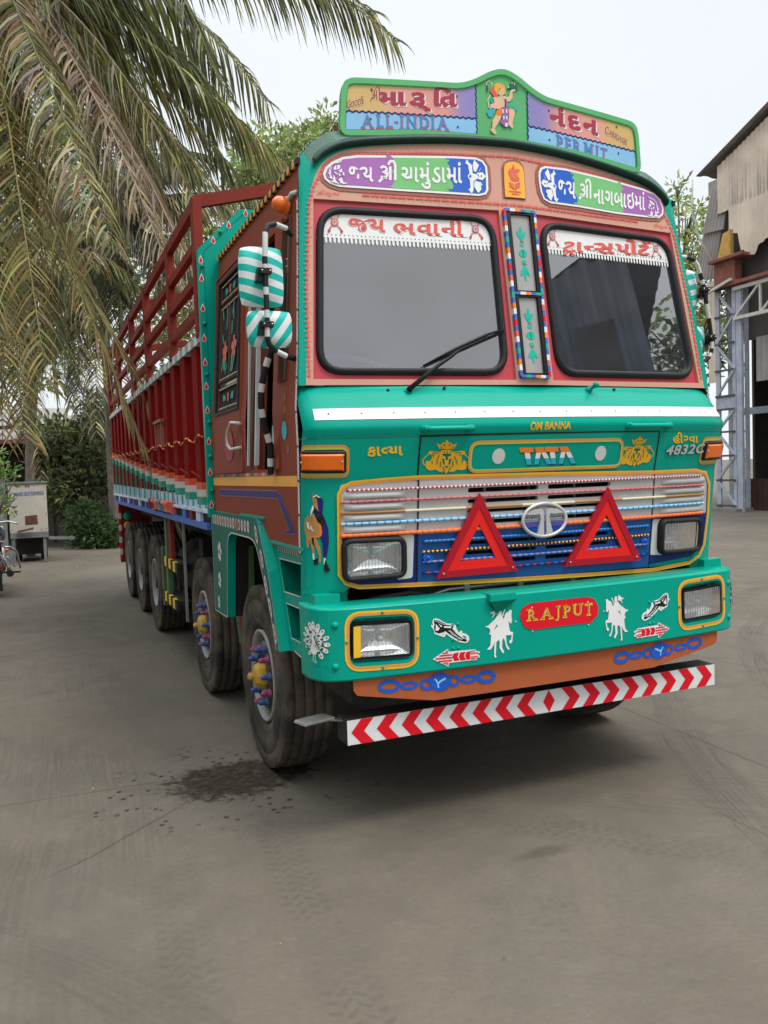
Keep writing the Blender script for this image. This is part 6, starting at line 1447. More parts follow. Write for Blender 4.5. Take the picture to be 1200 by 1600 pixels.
for i, (a, b) in enumerate(zip(frange(0, 1, 15), frange(0, 1, 15)[1:])):
    path = lambda t: (-1.225-.05*sin(pi*min(1, t*1.3)), lerp(.46, .57, t), lerp(2.30, 1.70, t)) if t < .9 else (-1.225-.05*sin(pi*min(1, .9*1.3)), lerp(.46, .57, t), lerp(2.30, 1.70, t))
    m.tube([path(a), path((a+b)/2), path(b)], .0165, 'bonewhite' if i % 3 == 1 else 'rubber', 8, caps=False)
m.build('grab_pole', truck)
# beacon lamp at the front corner
m = MB(); c = Vector((-1.135, .44, 2.985))
m.lathe([(.040, 0), (.040, .02), (.034, .048), (.02, .062), (0, .066)], c, (-1, -.15, .1), 'amberlens', 18); m.lathe([(.043, -.012), (.043, .003), (.0, .003)], c, (-1, -.15, .1), 'amberlens', 18)
m.tube([c, (-1.12, .37, 3.02), (-1.10, .33, 3.02)], .012, 'bonewhite', 6)
m.build('marker_lamp', truck)
# mirrors
def mirrorset(sg):
    K = lambda p: (-sg*p[0], p[1], p[2])
    m = MB()
    path = [(-1.16, .27, 2.80), (-1.20, .22, 2.812), (-1.26, .18, 2.815), (-1.30, .16, 2.80), (-1.315, .15, 2.765), (-1.318, .15, 2.7)]
    path += [(-1.322, .15, z) for z in frange(2.66, 2.36, 9)]+[(-1.325, .15, 2.31), (-1.315, .155, 2.275), (-1.28, .17, 2.25), (-1.23, .19, 2.232), (-1.18, .21, 2.222)]
    seg = ['rubber', 'bonewhite', 'rubber', 'rubber', 'bonewhite', 'bonewhite', 'rubber', 'bonewhite', 'rubber', 'rubber', 'bonewhite', 'rubber', 'rubber', 'bonewhite', 'rubber', 'bonewhite', 'rubber', 'rubber', 'bonewhite', 'rubber', 'rubber']
    if sg > 0:
        pts_ = [(1.10, .36, 2.875), (1.304, .42, 2.892), (1.371, .42, 2.874), (1.409, .42, 2.775), (1.427, .42, 2.719), (1.463, .42, 2.533), (1.486, .42, 2.381), (1.469, .42, 2.319), (1.42, .42, 2.281), (1.16, .38, 2.255)]
        path = []
        for i_ in range(21):
            t_ = i_/20*9; j_ = min(int(t_), 8); path.append(tuple(lerp(pts_[j_][q_], pts_[j_+1][q_], t_-j_)*(-1 if q_ == 0 else 1) for q_ in range(3)))
    m.tube([K(p) for p in path], .0125, 'rubber', 8, segm=seg)
    arm = m.build('mirror_arm', truck)
    for nm, c, w_, h_, ang, pit_, diag in (('mirror', (-1.325, .215, 2.585), .100, .134, .10, 0.0, 0), ('wide_mirror', (-1.298, .205, 2.352), .104, .083, .05, .0, 1)):
        if sg > 0: c = (-1.325, .47, 2.70) if nm == 'mirror' else (-1.375, .47, 2.42)
        m = MB(); nx, nz = 22, 22
        # rounded shell: front (towards -y) domed and striped, back a mirror
        def P(u, v, back=False):
            e = .82+.18*(1-abs(v)**3); e2 = 1-.10*abs(u)**3
            r4 = lambda q: q
            d = .030*(1-abs(u)**4)*(1-abs(v)**4)
            x = u*w_*(1-.10*abs(v)**4-(.12*(v < 0)*abs(v)**2 if diag else 0)); z = v*h_*(1-.08*abs(u)**4)
            p = Vector((x, -d if not back else .012, z)); p.rotate(Matrix.Rotation(-ang, 3, 'Z'))
            return K((c[0]+p.x, c[1]+p.y, c[2]+p.z))
        vs = [P(-1+2*i/nx, -1+2*j/nz) for j in range(nz+1) for i in range(nx+1)]; b = len(m.v)
        for j in range(nz):
            for i in range(nx):
                u, v = -1+2*(i+.5)/nx, -1+2*(j+.5)/nz
                q = (v*.5+u*.10)*8.2 if not diag else (u*.62-v*.34)*9
                mt = 'stripewhite' if math.floor(q) % 2 else 'stripeteal'
                pass
        # stripes follow the cover exactly: cut the cover along slanted lines
        lines = frange(-1, 1, nz); g = fill2d([[(-1, -1), (1, -1), (1, 1), (-1, 1)]])
        g = slice2d(*g, .14, (0, 1)); kx, kz, per = (.11, .52, .1245) if not diag else (.62, -.36, .215)
        bm = bmesh.new(); bv = [bm.verts.new((p[0], p[1], 0)) for p in g[0]]
        for f in g[1]: bm.faces.new([bv[i] for i in f])
        no = Vector((kx, kz, 0)); L2 = no.length_squared
        for k in range(-12, 13): bmesh.ops.bisect_plane(bm, geom=bm.verts[:]+bm.edges[:]+bm.faces[:], plane_co=no*(k*per/L2), plane_no=no, dist=1e-6)
        bm.verts.index_update(); V2 = [(v.co.x, v.co.y) for v in bm.verts]
        for f in bm.faces:
            cc = f.calc_center_median(); mt = 'stripewhite' if math.floor(cc.dot(no)/per) % 2 else 'stripeteal'
            m.add([P(v.co.x, v.co.y) for v in f.verts], [list(range(len(f.verts)))], mt, False)
        bm.free()
        e = [(-1+2*i/16, -1) for i in range(16)]+[(1, -1+2*i/16) for i in range(16)]+[(1-2*i/16, 1) for i in range(16)]+[(-1, 1-2*i/16) for i in range(16)]
        k = len(e); m.add([P(*p) for p in e]+[P(*p, True) for p in e], [(i, (i+1) % k, k+(i+1) % k, k+i) for i in range(k)]+[[k+i for i in range(k)]], 'stripeteal')
        M_ = m.build(nm, truck)
        m = MB(); cx, cy, cz = K((c[0]+.012, c[1]-.045, c[2]+.01))
        pr = -1.322 if sg < 0 else (-1.43 if nm == 'mirror' else -1.478)
        px = K((pr, .15, 0))[0]; dy_ = 0 if sg < 0 else .27
        m.box(px-.026, px+.026, .132+dy_, .172+dy_, cz-.012, cz+.014, 'rubber'); m.obox((px+(.012)*(-sg)*-1, .172+dy_, cz-.012), (.024, 0, 0), (0, .018, 0), (.006, 0, .032), 'black')
        for q in (-1, 1): m.lathe([(.005, 0), (.004, .003), (0, .004)], (px+q*.018, .132+dy_, cz+.002), (0, -1, 0), 'chrome', 6)
        m.build('clamp', M_, .003)
mirrorset(-1); mirrorset(1)

# ---- headboard panel behind the cab
m = MB(); HB = [(-1.237, 1.42), (-1.237, 3.215), (-.935, 3.50), (0, 3.53), (.935, 3.50), (1.237, 3.215), (1.237, 1.42)]
m.prism([(x, 2.19, z) for x, z in HB], (0, .055, 0), 'green')
hbd = m.build('headboard', truck, .004)
m = MB(); drops = [(-1.219, z) for z in (1.50, 1.72, 1.93, 2.14, 2.30, 2.46, 2.62, 2.82, 3.02, 3.14)]+[(-1.13, 3.275), (-1.02, 3.385), (-.90, 3.475)]
FH = lambda s, z: (s, 2.189, z)
for x, z in drops:
    for s_, c_ in ((1.35, 'white'), (1, 'red')):
        put(m, FH, fill2d([[(x, z+.026*s_)]+[(x+.0115*s_*cos(a), z-.004+.013*s_*sin(a)) for a in [0.4-i*.5 for i in range(8)]]]), c_, .002 if s_ > 1 else .003)
put(m, FH, stroke2d([(-1.198, 1.45), (-1.198, 3.20), (-.925, 3.462), (-.70, 3.475)], .004), 'dgreen', .002)
m.build('teardrop_pattern', hbd)
for x, z in ((-1.213, 1.60), (-1.213, 1.83), (-1.213, 2.06), (-1.213, 2.38), (-1.213, 2.72), (-1.213, 3.10), (-1.08, 3.335), (-.85, 3.475)):
    m = MB(); m.lathe([(.013, 0), (.013, .012), (.007, .012), (.007, .026), (0, .028)], (x, 2.188, z), (0, -1, 0), 'green', 6); m.build('headboard_bolt', hbd)

# ---- wheel arch skirt and front step panel (left; mirrored on the right)
def skirt(sg):
    K = lambda p: (-sg*p[0], p[1], p[2])
    F = lambda s, z: (sg*1.215, s, z); sgn = -1 if sg < 0 else 1
    AOUT = [(2.22, 1.4625), (.965, 1.4625), (.905, 1.43), (.735, 1.192), (.66, 1.02), (.568, .806), (.628, .802), (.70, .952), (.7397, 1.0167), (.8476, 1.158), (.94, 1.28), (.985, 1.318), (1.04, 1.338), (1.1225, 1.3472), (1.60, 1.3472), (1.68, 1.325), (1.72, 1.28), (1.745, 1.20), (1.825, .789), (2.22, .781)]
    m = MB(); put(m, F, fill2d([AOUT]), 'greendk', 0, sgn); k = len(AOUT)
    a = [F(*p) for p in AOUT]; b = [(p[0]-sg*.05, p[1], p[2]) for p in a]; m.add(a+b, [(i, (i+1) % k, k+(i+1) % k, k+i) for i in range(k)], 'green')
    b2 = [(p[0]-sg*.05, p[1]+.001, p[2]) for p in a]
    m.add(b[13:19]+[(p[0]-sg*.30, p[1], p[2]) for p in a[13:19]], [(i, i+1, 7+i, 6+i) for i in range(5)], 'dark')  # inner faces coloured dark to paint the shade inside the arch
    m.box(min(sg*.55, sg*.60), max(sg*.55, sg*.60), .45, 1.80, .85, 1.46, 'dark'); m.box(min(sg*.58, sg*1.16), max(sg*.58, sg*1.16), .50, 1.80, 1.40, 1.455, 'dark')  # dark boxes added behind the opening to blacken the arch interior
    S = m.build('wheel_arch', truck)
    m = MB()
    put(m, F, stroke2d([(.568, .806), (.66, 1.02), (.735, 1.192), (.905, 1.43)], .007), 'bonewhite', .002, sgn)
    put(m, F, stroke2d(AOUT[6:19], .008), 'bonewhite', .002, sgn); put(m, F, stroke2d([(1.825, .789), (2.22, .781), (2.215, 1.45)], .008), 'bonewhite', .0026, sgn)
    bp_ = [(2.15-.078*i, 1.408) for i in range(14)]
    for i, (y, z) in enumerate(bp_):
        put(m, F, fill2d([disc2d((y, z), .030, .036, 10)]), 'bonewhite', .003, sgn); put(m, F, fill2d([disc2d((y-.004, z), .014, .022, 8)]), 'coral' if i % 2 else 'rust', .0036, sgn)
    put(m, F, fill2d([disc2d((1.42, 1.405), .045, .04, 10)]), 'rust', .0042, sgn)
    for (y, z) in ((.965, 1.375), (.865, 1.25), (.795, 1.12), (.725, 1.01), (.655, .885)):
        for s_, c_, h_ in ((1, 'bonewhite', .003), (.62, 'rust', .0036), (.32, 'bonewhite', .0042)):
            put(m, F, fill2d([disc2d((y-.012, z), .056*s_, .026*s_, 12, 1.05)]), c_, h_, sgn)
    for (y, z, s_) in ((1.98, 1.20, 1.2), (2.015, 1.01, 1), (2.07, .855, .8)):
        for q in range(5):
            a_ = q*2*pi/5+.5; put(m, F, fill2d([disc2d((y+.030*s_*cos(a_), z+.036*s_*sin(a_)), .024*s_, .020*s_, 8)]), 'bonewhite', .003+q*.0002, sgn)
        put(m, F, fill2d([disc2d((y, z), .012*s_, .012*s_, 8)]), 'greendk', .0045, sgn); put(m, F, fill2d([disc2d((y+.03, z+.075*s_), .018*s_, .01, 6, .8)]), 'dgreen', .003, sgn)
    m.build('arch_pattern', S)
    # bright forward flange (a step standing proud of the skirt)
    m = MB(); fo = [(.905, 1.432), (.735, 1.192), (.66, 1.02), (.568, .806)]; fi = [(.862, 1.432), (.705, 1.21), (.632, 1.03), (.540, .812)]
    a = [F(*p) for p in fo]; b = [(F(*p)[0]-sg*.045, p[0], p[1]) for p in fi]
    m.add(a+b, [(i, i+1, 5+i, 4+i) for i in range(3)], 'green')
    c_ = [(F(*p)[0]-sg*.05, p[0]+.002, p[1]) for p in fo]
    m.box(min(sg*1.165, sg*1.212), max(sg*1.165, sg*1.212), .80, 1.36, 1.4635, 1.476, 'green')
    m.add([(sg*1.2135, .905, 1.432), (sg*1.168, .862, 1.432), (sg*1.168, .85, 1.476), (sg*1.2135, .96, 1.464)], [(0, 1, 2, 3)], 'green')
    m.build('arch_flange', truck)
    # step panel with two recessed footholds
    m = MB(); F2 = lambda s, z: (sg*1.170, s, z)
    SA = [(.665, 1.268), (.165, 1.276), (.150, 1.118), (.590, 1.105)]; SB_ = [(.565, 1.050), (.168, 1.060), (.155, .895), (.490, .885)]
    out = [(.79, 1.345), (.150, 1.352), (.14, .80), (.445, .826), (.540, .812), (.632, 1.03), (.705, 1.21)]
    put(m, F2, fill2d([out, SA, SB_]), 'green', 0, sgn)
    for h in (SA, SB_):
        a = [F2(*p) for p in h]; b = [(p[0]-sg*.16, p[1], p[2]) for p in a]
        m.add(a+b, [(i, (i+1) % 4, 4+(i+1) % 4, 4+i) for i in range(4)]+[(4, 5, 6, 7)], 'greendk'); put(m, F2, stroke2d(h, .007, True), 'bonewhite', .003, sgn)
    put(m, F2, stroke2d([(.445, .828), (.14, .803)], .008), 'bonewhite', .003, sgn)
    m.box(min(sg*1.16, sg*1.205), max(sg*1.16, sg*1.205), .155, .70, 1.346, 1.362, 'green')
    for i in range(14):
        y = .20+i*.036; put(m, F2, fill2d([disc2d((y, 1.322), .014, .018, 8)]), 'bonewhite', .003, sgn); put(m, F2, fill2d([disc2d((y+.006, 1.318), .005, .008, 6)]), 'dgreen', .0036, sgn)
    m.box(min(sg*1.04, sg*1.168), max(sg*1.04, sg*1.168), .165, .185, .80, 1.35, 'greendk'); m.box(min(sg*1.06, sg*1.18), max(sg*1.06, sg*1.18), .06, .13, 1.05, 1.15, 'green')
    m.build('step_panel', truck)
    m = MB()   # inner mudguard, worn green and brown
    m.prism([K((-1.08, 2.235, 1.40)), K((-1.08, 2.235, .78)), K((-1.08, 2.14, .552)), K((-1.08, 1.80, .558)), K((-1.08, 1.76, .80)), K((-1.08, 1.72, 1.4))], (sg*-.03, 0, 0), 'oldgreen')
    m.box(min(sg*.45, sg*1.08), max(sg*.45, sg*1.08), 1.80, 1.83, .55, 1.45, 'oldgreen')
    m.prism([K((-1.085, 2.06, .78)), K((-1.085, 2.02, .62)), K((-1.085, 1.88, .62)), K((-1.085, 1.87, .78))], (sg*.006, 0, 0), 'brown')
    m.build('mudguard', truck)
skirt(-1); skirt(1)

# ---- cab interior
m = MB()
m.box(-1.10, 1.10, .20, .62, 1.64, 2.06, 'fabricgrey'); m.box(-1.10, 1.10, .28, .60, 2.06, 2.10, 'dgrey')
m.box(-.55, .45, .62, 1.5, 1.64, 1.86, 'dark')
m.build('dashboard', truck, .03)
m = MB()
for x in (-.68, .70): m.box(x-.26, x+.26, 1.05, 1.55, 1.80, 1.95, 'fabricgrey'); m.box(x-.26, x+.26, 1.50, 1.66, 1.90, 2.55, 'fabricgrey')
m.box(-1.08, 1.08, 1.75, 2.12, 1.64, 2.15, 'fabricgrey')
m.build('seat', truck, .03)
m = MB(); c = Vector((-.70, .72, 2.20)); ax = Vector((0, -.55, .83)).normalized(); a = Vector((1, 0, 0)); b = ax.cross(a)
m.tube([c+(a*cos(t*pi/14)+b*sin(t*pi/14))*.25 for t in range(28)], .016, 'bonewhite', 8, closed=True)
for t in (.5, 2.6, 4.7): m.tube([c, c+(a*cos(t)+b*sin(t))*.25], .012, 'dgrey', 6)
m.tube([c, c-ax*.45], .03, 'dgrey', 8)
m.build('steering_wheel', truck)
m = MB()
m.lathe([(0, 0), (.07, .01), (.09, .12), (.085, .22), (.03, .27), (.03, .30), (0, .30)], (-1.08, .72, 1.73), (0, 0, 1), 'plasticbag', 12)
m.box(-1.1, -.98, .78, .92, 1.73, 1.93, 'plasticbag'); m.prism([(-1.12, .60, 1.97), (-1.12, .66, 1.93), (-1.12, .62, 2.01)], (.02, 0, 0), 'leafteal')
m.build('cab_clutter', truck)

# ---- wheels
def tyre_mesh(w_, R=.529, ri=.262, n=56):
    m = MB(); h = w_/2
    prof = [(ri, -h*.62), (ri+.02, -h*.86), (ri+.07, -h*.98), (ri+.13, -h), (R-.088, -h*.985), (R-.082, -h*.955), (R-.076, -h*.985), (R-.040, -h*.965), (R-.010, -h*.925), (R-.004, -h*.915)]
    g = [(-.60, -.572), (-.21, -.185), (.185, .21), (.572, .60)]
    for a, b in g: prof += [(R, h*(a-.02)), (R-.009, h*a), (R-.009, h*b), (R, h*(b+.02))]
    prof += [(R-.004, h*.915), (R-.010, h*.925), (R-.040, h*.965), (R-.076, h*.985), (R-.082, h*.955), (R-.088, h*.985), (ri+.13, h), (ri+.085, h*.985), (ri+.078, h*.955), (ri+.07, h*.975), (ri+.02, h*.86), (ri, h*.62)]
    m.lathe(prof, (0, 0, 0), (1, 0, 0), 'tyre', n)
    return m
def make_wheel(front, dual):
    W = empty('wheel', (0, 0, .529), truck)      # axis +x is outward for this master; mirrored copies are turned
    wd = .285
    t = tyre_mesh(wd).build('tyre', W)
    if dual: t2 = tyre_mesh(wd).build('tyre', W, loc=(-.32, 0, 0))
    m = MB(); h = wd/2
    if front:
        m.lathe([(.262, h*.62), (.268, h*.90), (.255, h*.92), (.240, h*.75), (.236, h*.35)], (0, 0, 0), (1, 0, 0), 'rimwhite', 40)
        m.lathe([(.236, h*.35), (.222, h*.30), (.215, h*.55), (.195, h*.80), (.15, h*.86), (.10, h*.86), (.09, h*.7), (0, h*.7)], (0, 0, 0), (1, 0, 0), 'rimblack', 40)
        for k in range(8):
            a = k*pi/4+.2; m.lathe([(.024, 0), (.020, .004), (0, .002)], (h*.66, .205*cos(a), .205*sin(a)), (1, .25*cos(a), .25*sin(a)), 'dark', 12)
    else:
        m.lathe([(.262, h*.62), (.268, h*.92), (.252, h*.92), (.240, h*.5), (.235, -h*.2)], (0, 0, 0), (1, 0, 0), 'rimwhite', 40)
        m.lathe([(.235, -h*.2), (.2, -h*.35), (.14, -h*.2), (.135, h*.5), (.10, h*.6), (0, h*.6)], (0, 0, 0), (1, 0, 0), 'rimblack', 32)
    m.build('rim', W)
    m = MB()
    if front:
        m.lathe([(.080, h*.6), (.084, h*.9), (.074, h*1.08), (.060, h*1.22), (.030, h*1.28), (0, h*1.28)], (0, 0, 0), (1, 0, 0), 'yellowcap', 10, smooth=False)
        m.lathe([(.022, h*1.28), (.022, h*1.45), (.012, h*1.5), (0, h*1.5)], (0, 0, 0), (1, 0, 0), 'yellowcap', 8)
    else: m.lathe([(.07, h*.5), (.07, h*.8), (.03, h*.86), (0, h*.86)], (0, 0, 0), (1, 0, 0), 'darkgrease', 12)
    m.build('hub_cap', W)
    if front:
        mesh = {}
        for k in range(10):
            a = k*pi/5+.15; col = 'pinkcap' if k % 2 else 'bluecap'
            if col not in mesh:
                m = MB(); m.lathe([(.026, 0), (.029, .006), (.020, .016), (.015, .032), (.017, .036), (.013, .054), (.008, .060), (0, .060)], (0, 0, 0), (1, 0, 0), col, 12)
                o = m.build('nut_cap', W); mesh[col] = o
            else:
                o = mesh[col].copy(); COL.objects.link(o)
            o.location = (h*.80, .158*cos(a), .158*sin(a))
    return W
XO = 1.16-.1425
wf = make_wheel(True, False); wf.location = (-XO, 1.245, .529); wf.rotation_euler = (0, 0, pi)
wr = make_wheel(False, True); wr.location = (-XO-.01, 6.02, .529); wr.rotation_euler = (0, 0, pi)
for src, x, y in ((wf, -1, 3.094), (wf, 1, 1.245), (wf, 1, 3.094), (wr, -1, 7.48), (wr, -1, 8.92), (wr, 1, 6.02), (wr, 1, 7.48), (wr, 1, 8.92)):
    c = copy_tree(src, truck); c.location = (x*(XO+(.01 if src is wr else 0)), y, .529); c.rotation_euler = (.37*y, 0, 0) if x > 0 else (0, 0, pi)
m = MB()
for y in (1.245, 3.094, 6.02, 7.48, 8.92):
    m.tube([(-.9, y, .5), (.9, y, .5)], .075, 'darkgrease', 10); m.lathe([(.16, -.15), (.2, 0), (.16, .15)], (0, y, .52), (1, 0, 0), 'darkgrease', 14)
m.build('axle', truck)
m = MB()
for x in (-.43, .43): m.box(x-.04, x+.04, .5, 10.0, .90, 1.16, 'darkgrease')
for y in (2.5, 4.0, 5.2, 6.75, 8.2, 9.8): m.box(-.43, .43, y-.04, y+.04, .95, 1.1, 'darkgrease')
for y in (1.245, 3.094, 6.02, 7.48, 8.92):
    for x in (-.43, .43):
        for i in range(5): m.box(x-.04, x+.04, y-.65+.1*i, y+.65-.1*i, .72-.025*i, .74-.025*i, 'darkgrease')
m.box(-.9, .9, 2.4, 10.0, 1.16, 1.22, 'dark')
m.build('chassis', truck)
m = MB()   # tanks, spare drums between the axles
m.lathe([(0, 0), (.27, .0), (.28, .02), (.28, .95), (.27, .97), (0, .97)], (-.80, 3.95, .82), (0, 1, 0), 'dark', 24); m.build('fuel_tank', truck)
m = MB(); m.box(-1.02, -.55, 3.72, 3.9, .45, 1.15, 'dark'); m.build('battery_box', truck)
m = MB(); m.box(.55, 1.05, 3.8, 5.2, .5, 1.1, 'dark'); m.build('tool_box', truck)
m = MB(); m.lathe([(0, 0), (.14, 0), (.15, .02), (.15, .45), (0, .47)], (-.95, 3.78, .85), (1, 0, 0), 'darkgrease', 16); m.build('air_tank', truck)
m = MB()
for z, y0, y1 in ((.885, 3.98, 4.95), (.535, 4.10, 5.0)):
    for i in range(7):
        a, b = lerp(y0, y1, i/7), lerp(y0, y1, (i+1)/7); m.box(-1.205, -1.175, a, b, z-.045, z+.045, 'yellow' if i % 2 else 'dark'); m.box(-1.175, -1.08, a, b, z+.03, z+.045, 'darkgrease')
m.box(-1.195, -1.15, 4.66, 4.78, .50, 1.35, 'oldgreen'); m.box(-1.185, -1.15, 4.45, 4.62, .90, 1.34, 'stakered'); m.box(-1.19, -1.17, 3.68, 3.71, .46, 1.34, 'steel')
m.box(-1.195, -1.15, 5.0, 5.1, .42, 1.0, 'oldgreen')
m.build('side_ladder', truck)

# ---- load body
m = MB()
Y0, Y1 = 2.27, 10.10
for sg in (-1, 1): m.box(min(sg*1.17, sg*1.14), max(sg*1.17, sg*1.14), Y0, Y1, 1.34, 2.64, 'cargored')
m.box(-1.17, 1.17, Y0, Y0+.05, 1.34, 2.64, 'cargored'); m.box(-1.17, 1.17, Y1-.05, Y1, 1.34, 2.64, 'cargored'); m.box(-1.14, 1.14, Y0, Y1, 1.30, 1.36, 'stakered')
body = m.build('load_body', truck)
m = MB(); rib0 = None
NS = 15
stk = [2.60+.53*i for i in range(NS)]
ztop = lambda y: 1.655+max(0, y-2.6)*.0515+max(0, y-6)*.014
for i, y in enumerate(stk):
    for sg in (-1, 1):
        P = lambda yy, x, z: (sg*x, yy, z)
        a, b, dz = .10, .13, 0
        loop = [P(y-b, 1.17, 1.44), P(y-a, 1.222, 1.44), P(y+a, 1.222, 1.44), P(y+b, 1.17, 1.44)]
        if rib0 is None or sg not in rib0:
            rb = MB(); rb.prism([P(q_[1]-y, abs(q_[0]), q_[2]) for q_ in loop], (0, 0, 1.17), 'cargored'); o = rb.build('side_rib', body); rib0 = dict(rib0 or {}); rib0[sg] = o
        else: o = rib0[sg].copy(); COL.objects.link(o)
        o.location = (0, y, 0)
    zt = ztop(y); h = .052
    for z0, z1, c in ((zt-h, zt, 'stakeorange'), (zt-2*h, zt-h, 'offwhite'), (zt-3.1*h, zt-2*h, 'stakegreen'), (1.455, max(1.47, min(zt-3.1*h, 1.548+.004*i)), 'stakeblue')):
        e = .003; lp = [(-1.168, y-.13-e, z0), (-1.222-e, y-.10-e, z0), (-1.222-e, y+.10+e, z0), (-1.168, y+.13+e, z0)]
        m.prism(lp, (0, 0, z1-z0), c)
    lp = [(-1.2275, y-.03, 1.47), (-1.2275, y+.012, 1.47), (-1.2275, y+.012, zt-3.1*h), (-1.2275, y-.03, zt-3.1*h)]; m.prism(lp, (.003, 0, 0), 'stakegreen')
    lp = [(-1.200, y-.121, 1.47), (-1.208, y-.117, 1.47), (-1.208, y-.117, zt-3.1*h), (-1.200, y-.121, zt-3.1*h)]; m.prism(lp, (0, -.004, 0), 'stakegreen')
    m.box(-1.1735, -1.168, y+.14, y+.38, 1.46, 1.60+.01*i, ['tan', 'stakered', 'oldgreen'][i % 3])
m.build('rib_painting', body)
k = 62
for xx in (-1.2, 1.2):
    m = MB()
    for i in range(k):
        a, b = lerp(Y0-.02, Y1, i/k), lerp(Y0-.02, Y1, (i+1)/k); m.box(xx-.035, xx+.035, a, b, 2.612, 2.672, 'stripewhite' if i % 2 else 'railgrey')
    m.build('top_rail', body)
m = MB()
cs = ['dark', 'dark', 'bluerail', 'dark', 'stakered', 'dark', 'stakeblue', 'dark']
k = 48
for i in range(k):
    a, b = lerp(Y0+.02, Y1, i/k), lerp(Y0+.02, Y1, (i+1)/k); c = cs[(i*3) % 8]
    m.box(-1.226 if c != 'dark' else -1.20, -1.16, a, b, 1.370, 1.44, c)
    m.box(-1.231, -1.16, a, b, 1.440, 1.462, 'stakeblue' if i % 2 else 'stripewhite')
m.box(-1.238, -1.16, Y0+.02, Y1, 1.325, 1.368, 'bluerail')
for y, c in ((4.0, 'coral'), (4.22, 'orange'), (4.45, 'bluerail'), (4.7, 'tan'), (4.95, 'coral'), (5.15, 'stakered')):
    m.box(-1.252, -1.16, y-.1, y+.09, 1.385, 1.475, c); m.tube([(-1.26, y-.08, 1.46), (-1.26, y+.08, 1.47)], .025, c, 8)
m.build('bottom_rail', body)
posts = [2.32, 3.585, 5.21, 6.66, 8.48, 9.95]
pm = None
for y in posts:
    for sg in (-1, 1):
        if pm is None:
            b_ = MB(); b_.box(-.032, .032, -.05, .05, 0, .93, 'stakered'); pm = b_.build('stake_post', body, .004)
            o = pm
        else: o = pm.copy(); COL.objects.link(o)
        o.location = (sg*1.212, y, 2.65)
for z in (3.555, 3.275, 3.05, 2.83):
    for sg in (-1, 1):
        b_ = MB(); h = .040 if z > 3.5 else .030
        b_.box(min(sg*1.235, sg*1.185), max(sg*1.235, sg*1.185), 2.28, 9.98, z-h, z+h, 'stakered'); b_.build('stake_rail', body)
for y in (2.32, 6.0, 9.95):
    m = MB(); P = [(-1.22, y, 3.56), (-.65, y, 3.70), (0, y, 3.78), (.65, y, 3.70), (1.22, y, 3.56)]
    for a, b in zip(P, P[1:]): m.beam(a, b, .055, .08, 'stakered')
    m.build('roof_bow', body)
hk = None   # hooks, vent bracket and load rope on the side
for y in stk:
    m = MB(); z = ztop(y)+.045; m.tube([(-1.225, y-.16, z-.02), (-1.262, y-.08, z+.015), (-1.262, y+.06, z+.035), (-1.225, y+.14, z+.02)], .006, 'stakered', 5); m.build('rope_hook', body)
m = MB()
m.box(-1.26, -1.22, 4.25, 4.75, 2.20, 2.225, 'rust'); m.box(-1.25, -1.22, 4.28, 4.31, 1.98, 2.2, 'rust'); m.box(-1.25, -1.22, 4.68, 4.71, 1.98, 2.2, 'rust'); m.box(-1.25, -1.22, 4.48, 4.5, 2.0, 2.2, 'rust')
m.build('bracket', body)
m = MB(); pts = []; n_ = 260
for i in range(n_+1):
    t = i/n_; y = lerp(2.30, 10.05, t); k = t*15; z = 1.965+.045*t+.02*sin(k*2*pi)
    pts.append((-1.240+.006*sin(i*1.3), y, z+.004*cos(i*1.3)))
sg_ = ['amber' if (i//3) % 2 else 'crimson' for i in range(n_)]
m.tube(pts, .0065, 'amber', 5, segm=sg_); m.build('load_rope', body)
m = MB()   # rear mudflap and lamp panel
m.box(-1.20, -.72, 9.72, 9.75, .42, 1.32, 'stakered')
for i in range(9): m.box(-1.21, -1.17, 9.70, 9.72, .45+.09*i, .54+.09*i, 'stripewhite' if i % 2 else 'red')
for z, c in ((1.12, 'leafteal'), (.98, 'amber'), (.84, 'glossred')): m.lathe([(.06, 0), (.055, .02), (0, .025)], (-1.08, 9.72, z), (0, -1, 0), c, 14)
m.build('mudflap', truck)

# ---- two warning triangles hung on the grille
def triangle(P, label):
    T = empty('warning_triangle', P[0]); T.rotation_euler = (radians(6.5), 0, 0)
    tag(T, label, 'warning triangle', 'red warning triangles on the grille')
    apex, bl, br = [Vector((x, 0, z)) for x, z in P[1]]
    O = [bl, br, apex]; cx = (bl+br+apex)/3
    def ring_(d0, d1, y0, y1, mt, m):
        pl = [(p.x, p.z) for p in O]; a = inset2(pl, d0); b = inset2(pl, d1)
        F = lambda p, y: (p[0]-P[0][0], y, p[1]-P[0][2])
        k = len(a)
        m.add([F(p, y0) for p in a]+[F(p, y0) for p in b], [(i, (i+1) % k, k+(i+1) % k, k+i) for i in range(k)], mt)
        m.add([F(p, y0) for p in a]+[F(p, y1) for p in a], [(i, (i+1) % k, k+(i+1) % k, k+i) for i in range(k)], mt)
        m.add([F(p, y0) for p in b]+[F(p, y1) for p in b], [(i, (i+1) % k, k+(i+1) % k, k+i) for i in range(k)], mt)
    m = MB(); ring_(-.004, .028, -.004, .012, 'glossred', m)
    for (p, s_) in zip(O, (1, 1, 0)):
        if s_: m.lathe([(.006, 0), (.005, .004), (0, .005)], (p.x-P[0][0]+(.026 if p.x < cx.x else -.026), -.006, p.z-P[0][2]+.016), (0, -1, 0), 'steel', 8)
    m.build('frame', T)
    m = MB(); ring_(.028, .068, .0, .008, 'reflexred', m); m.build('reflector', T)
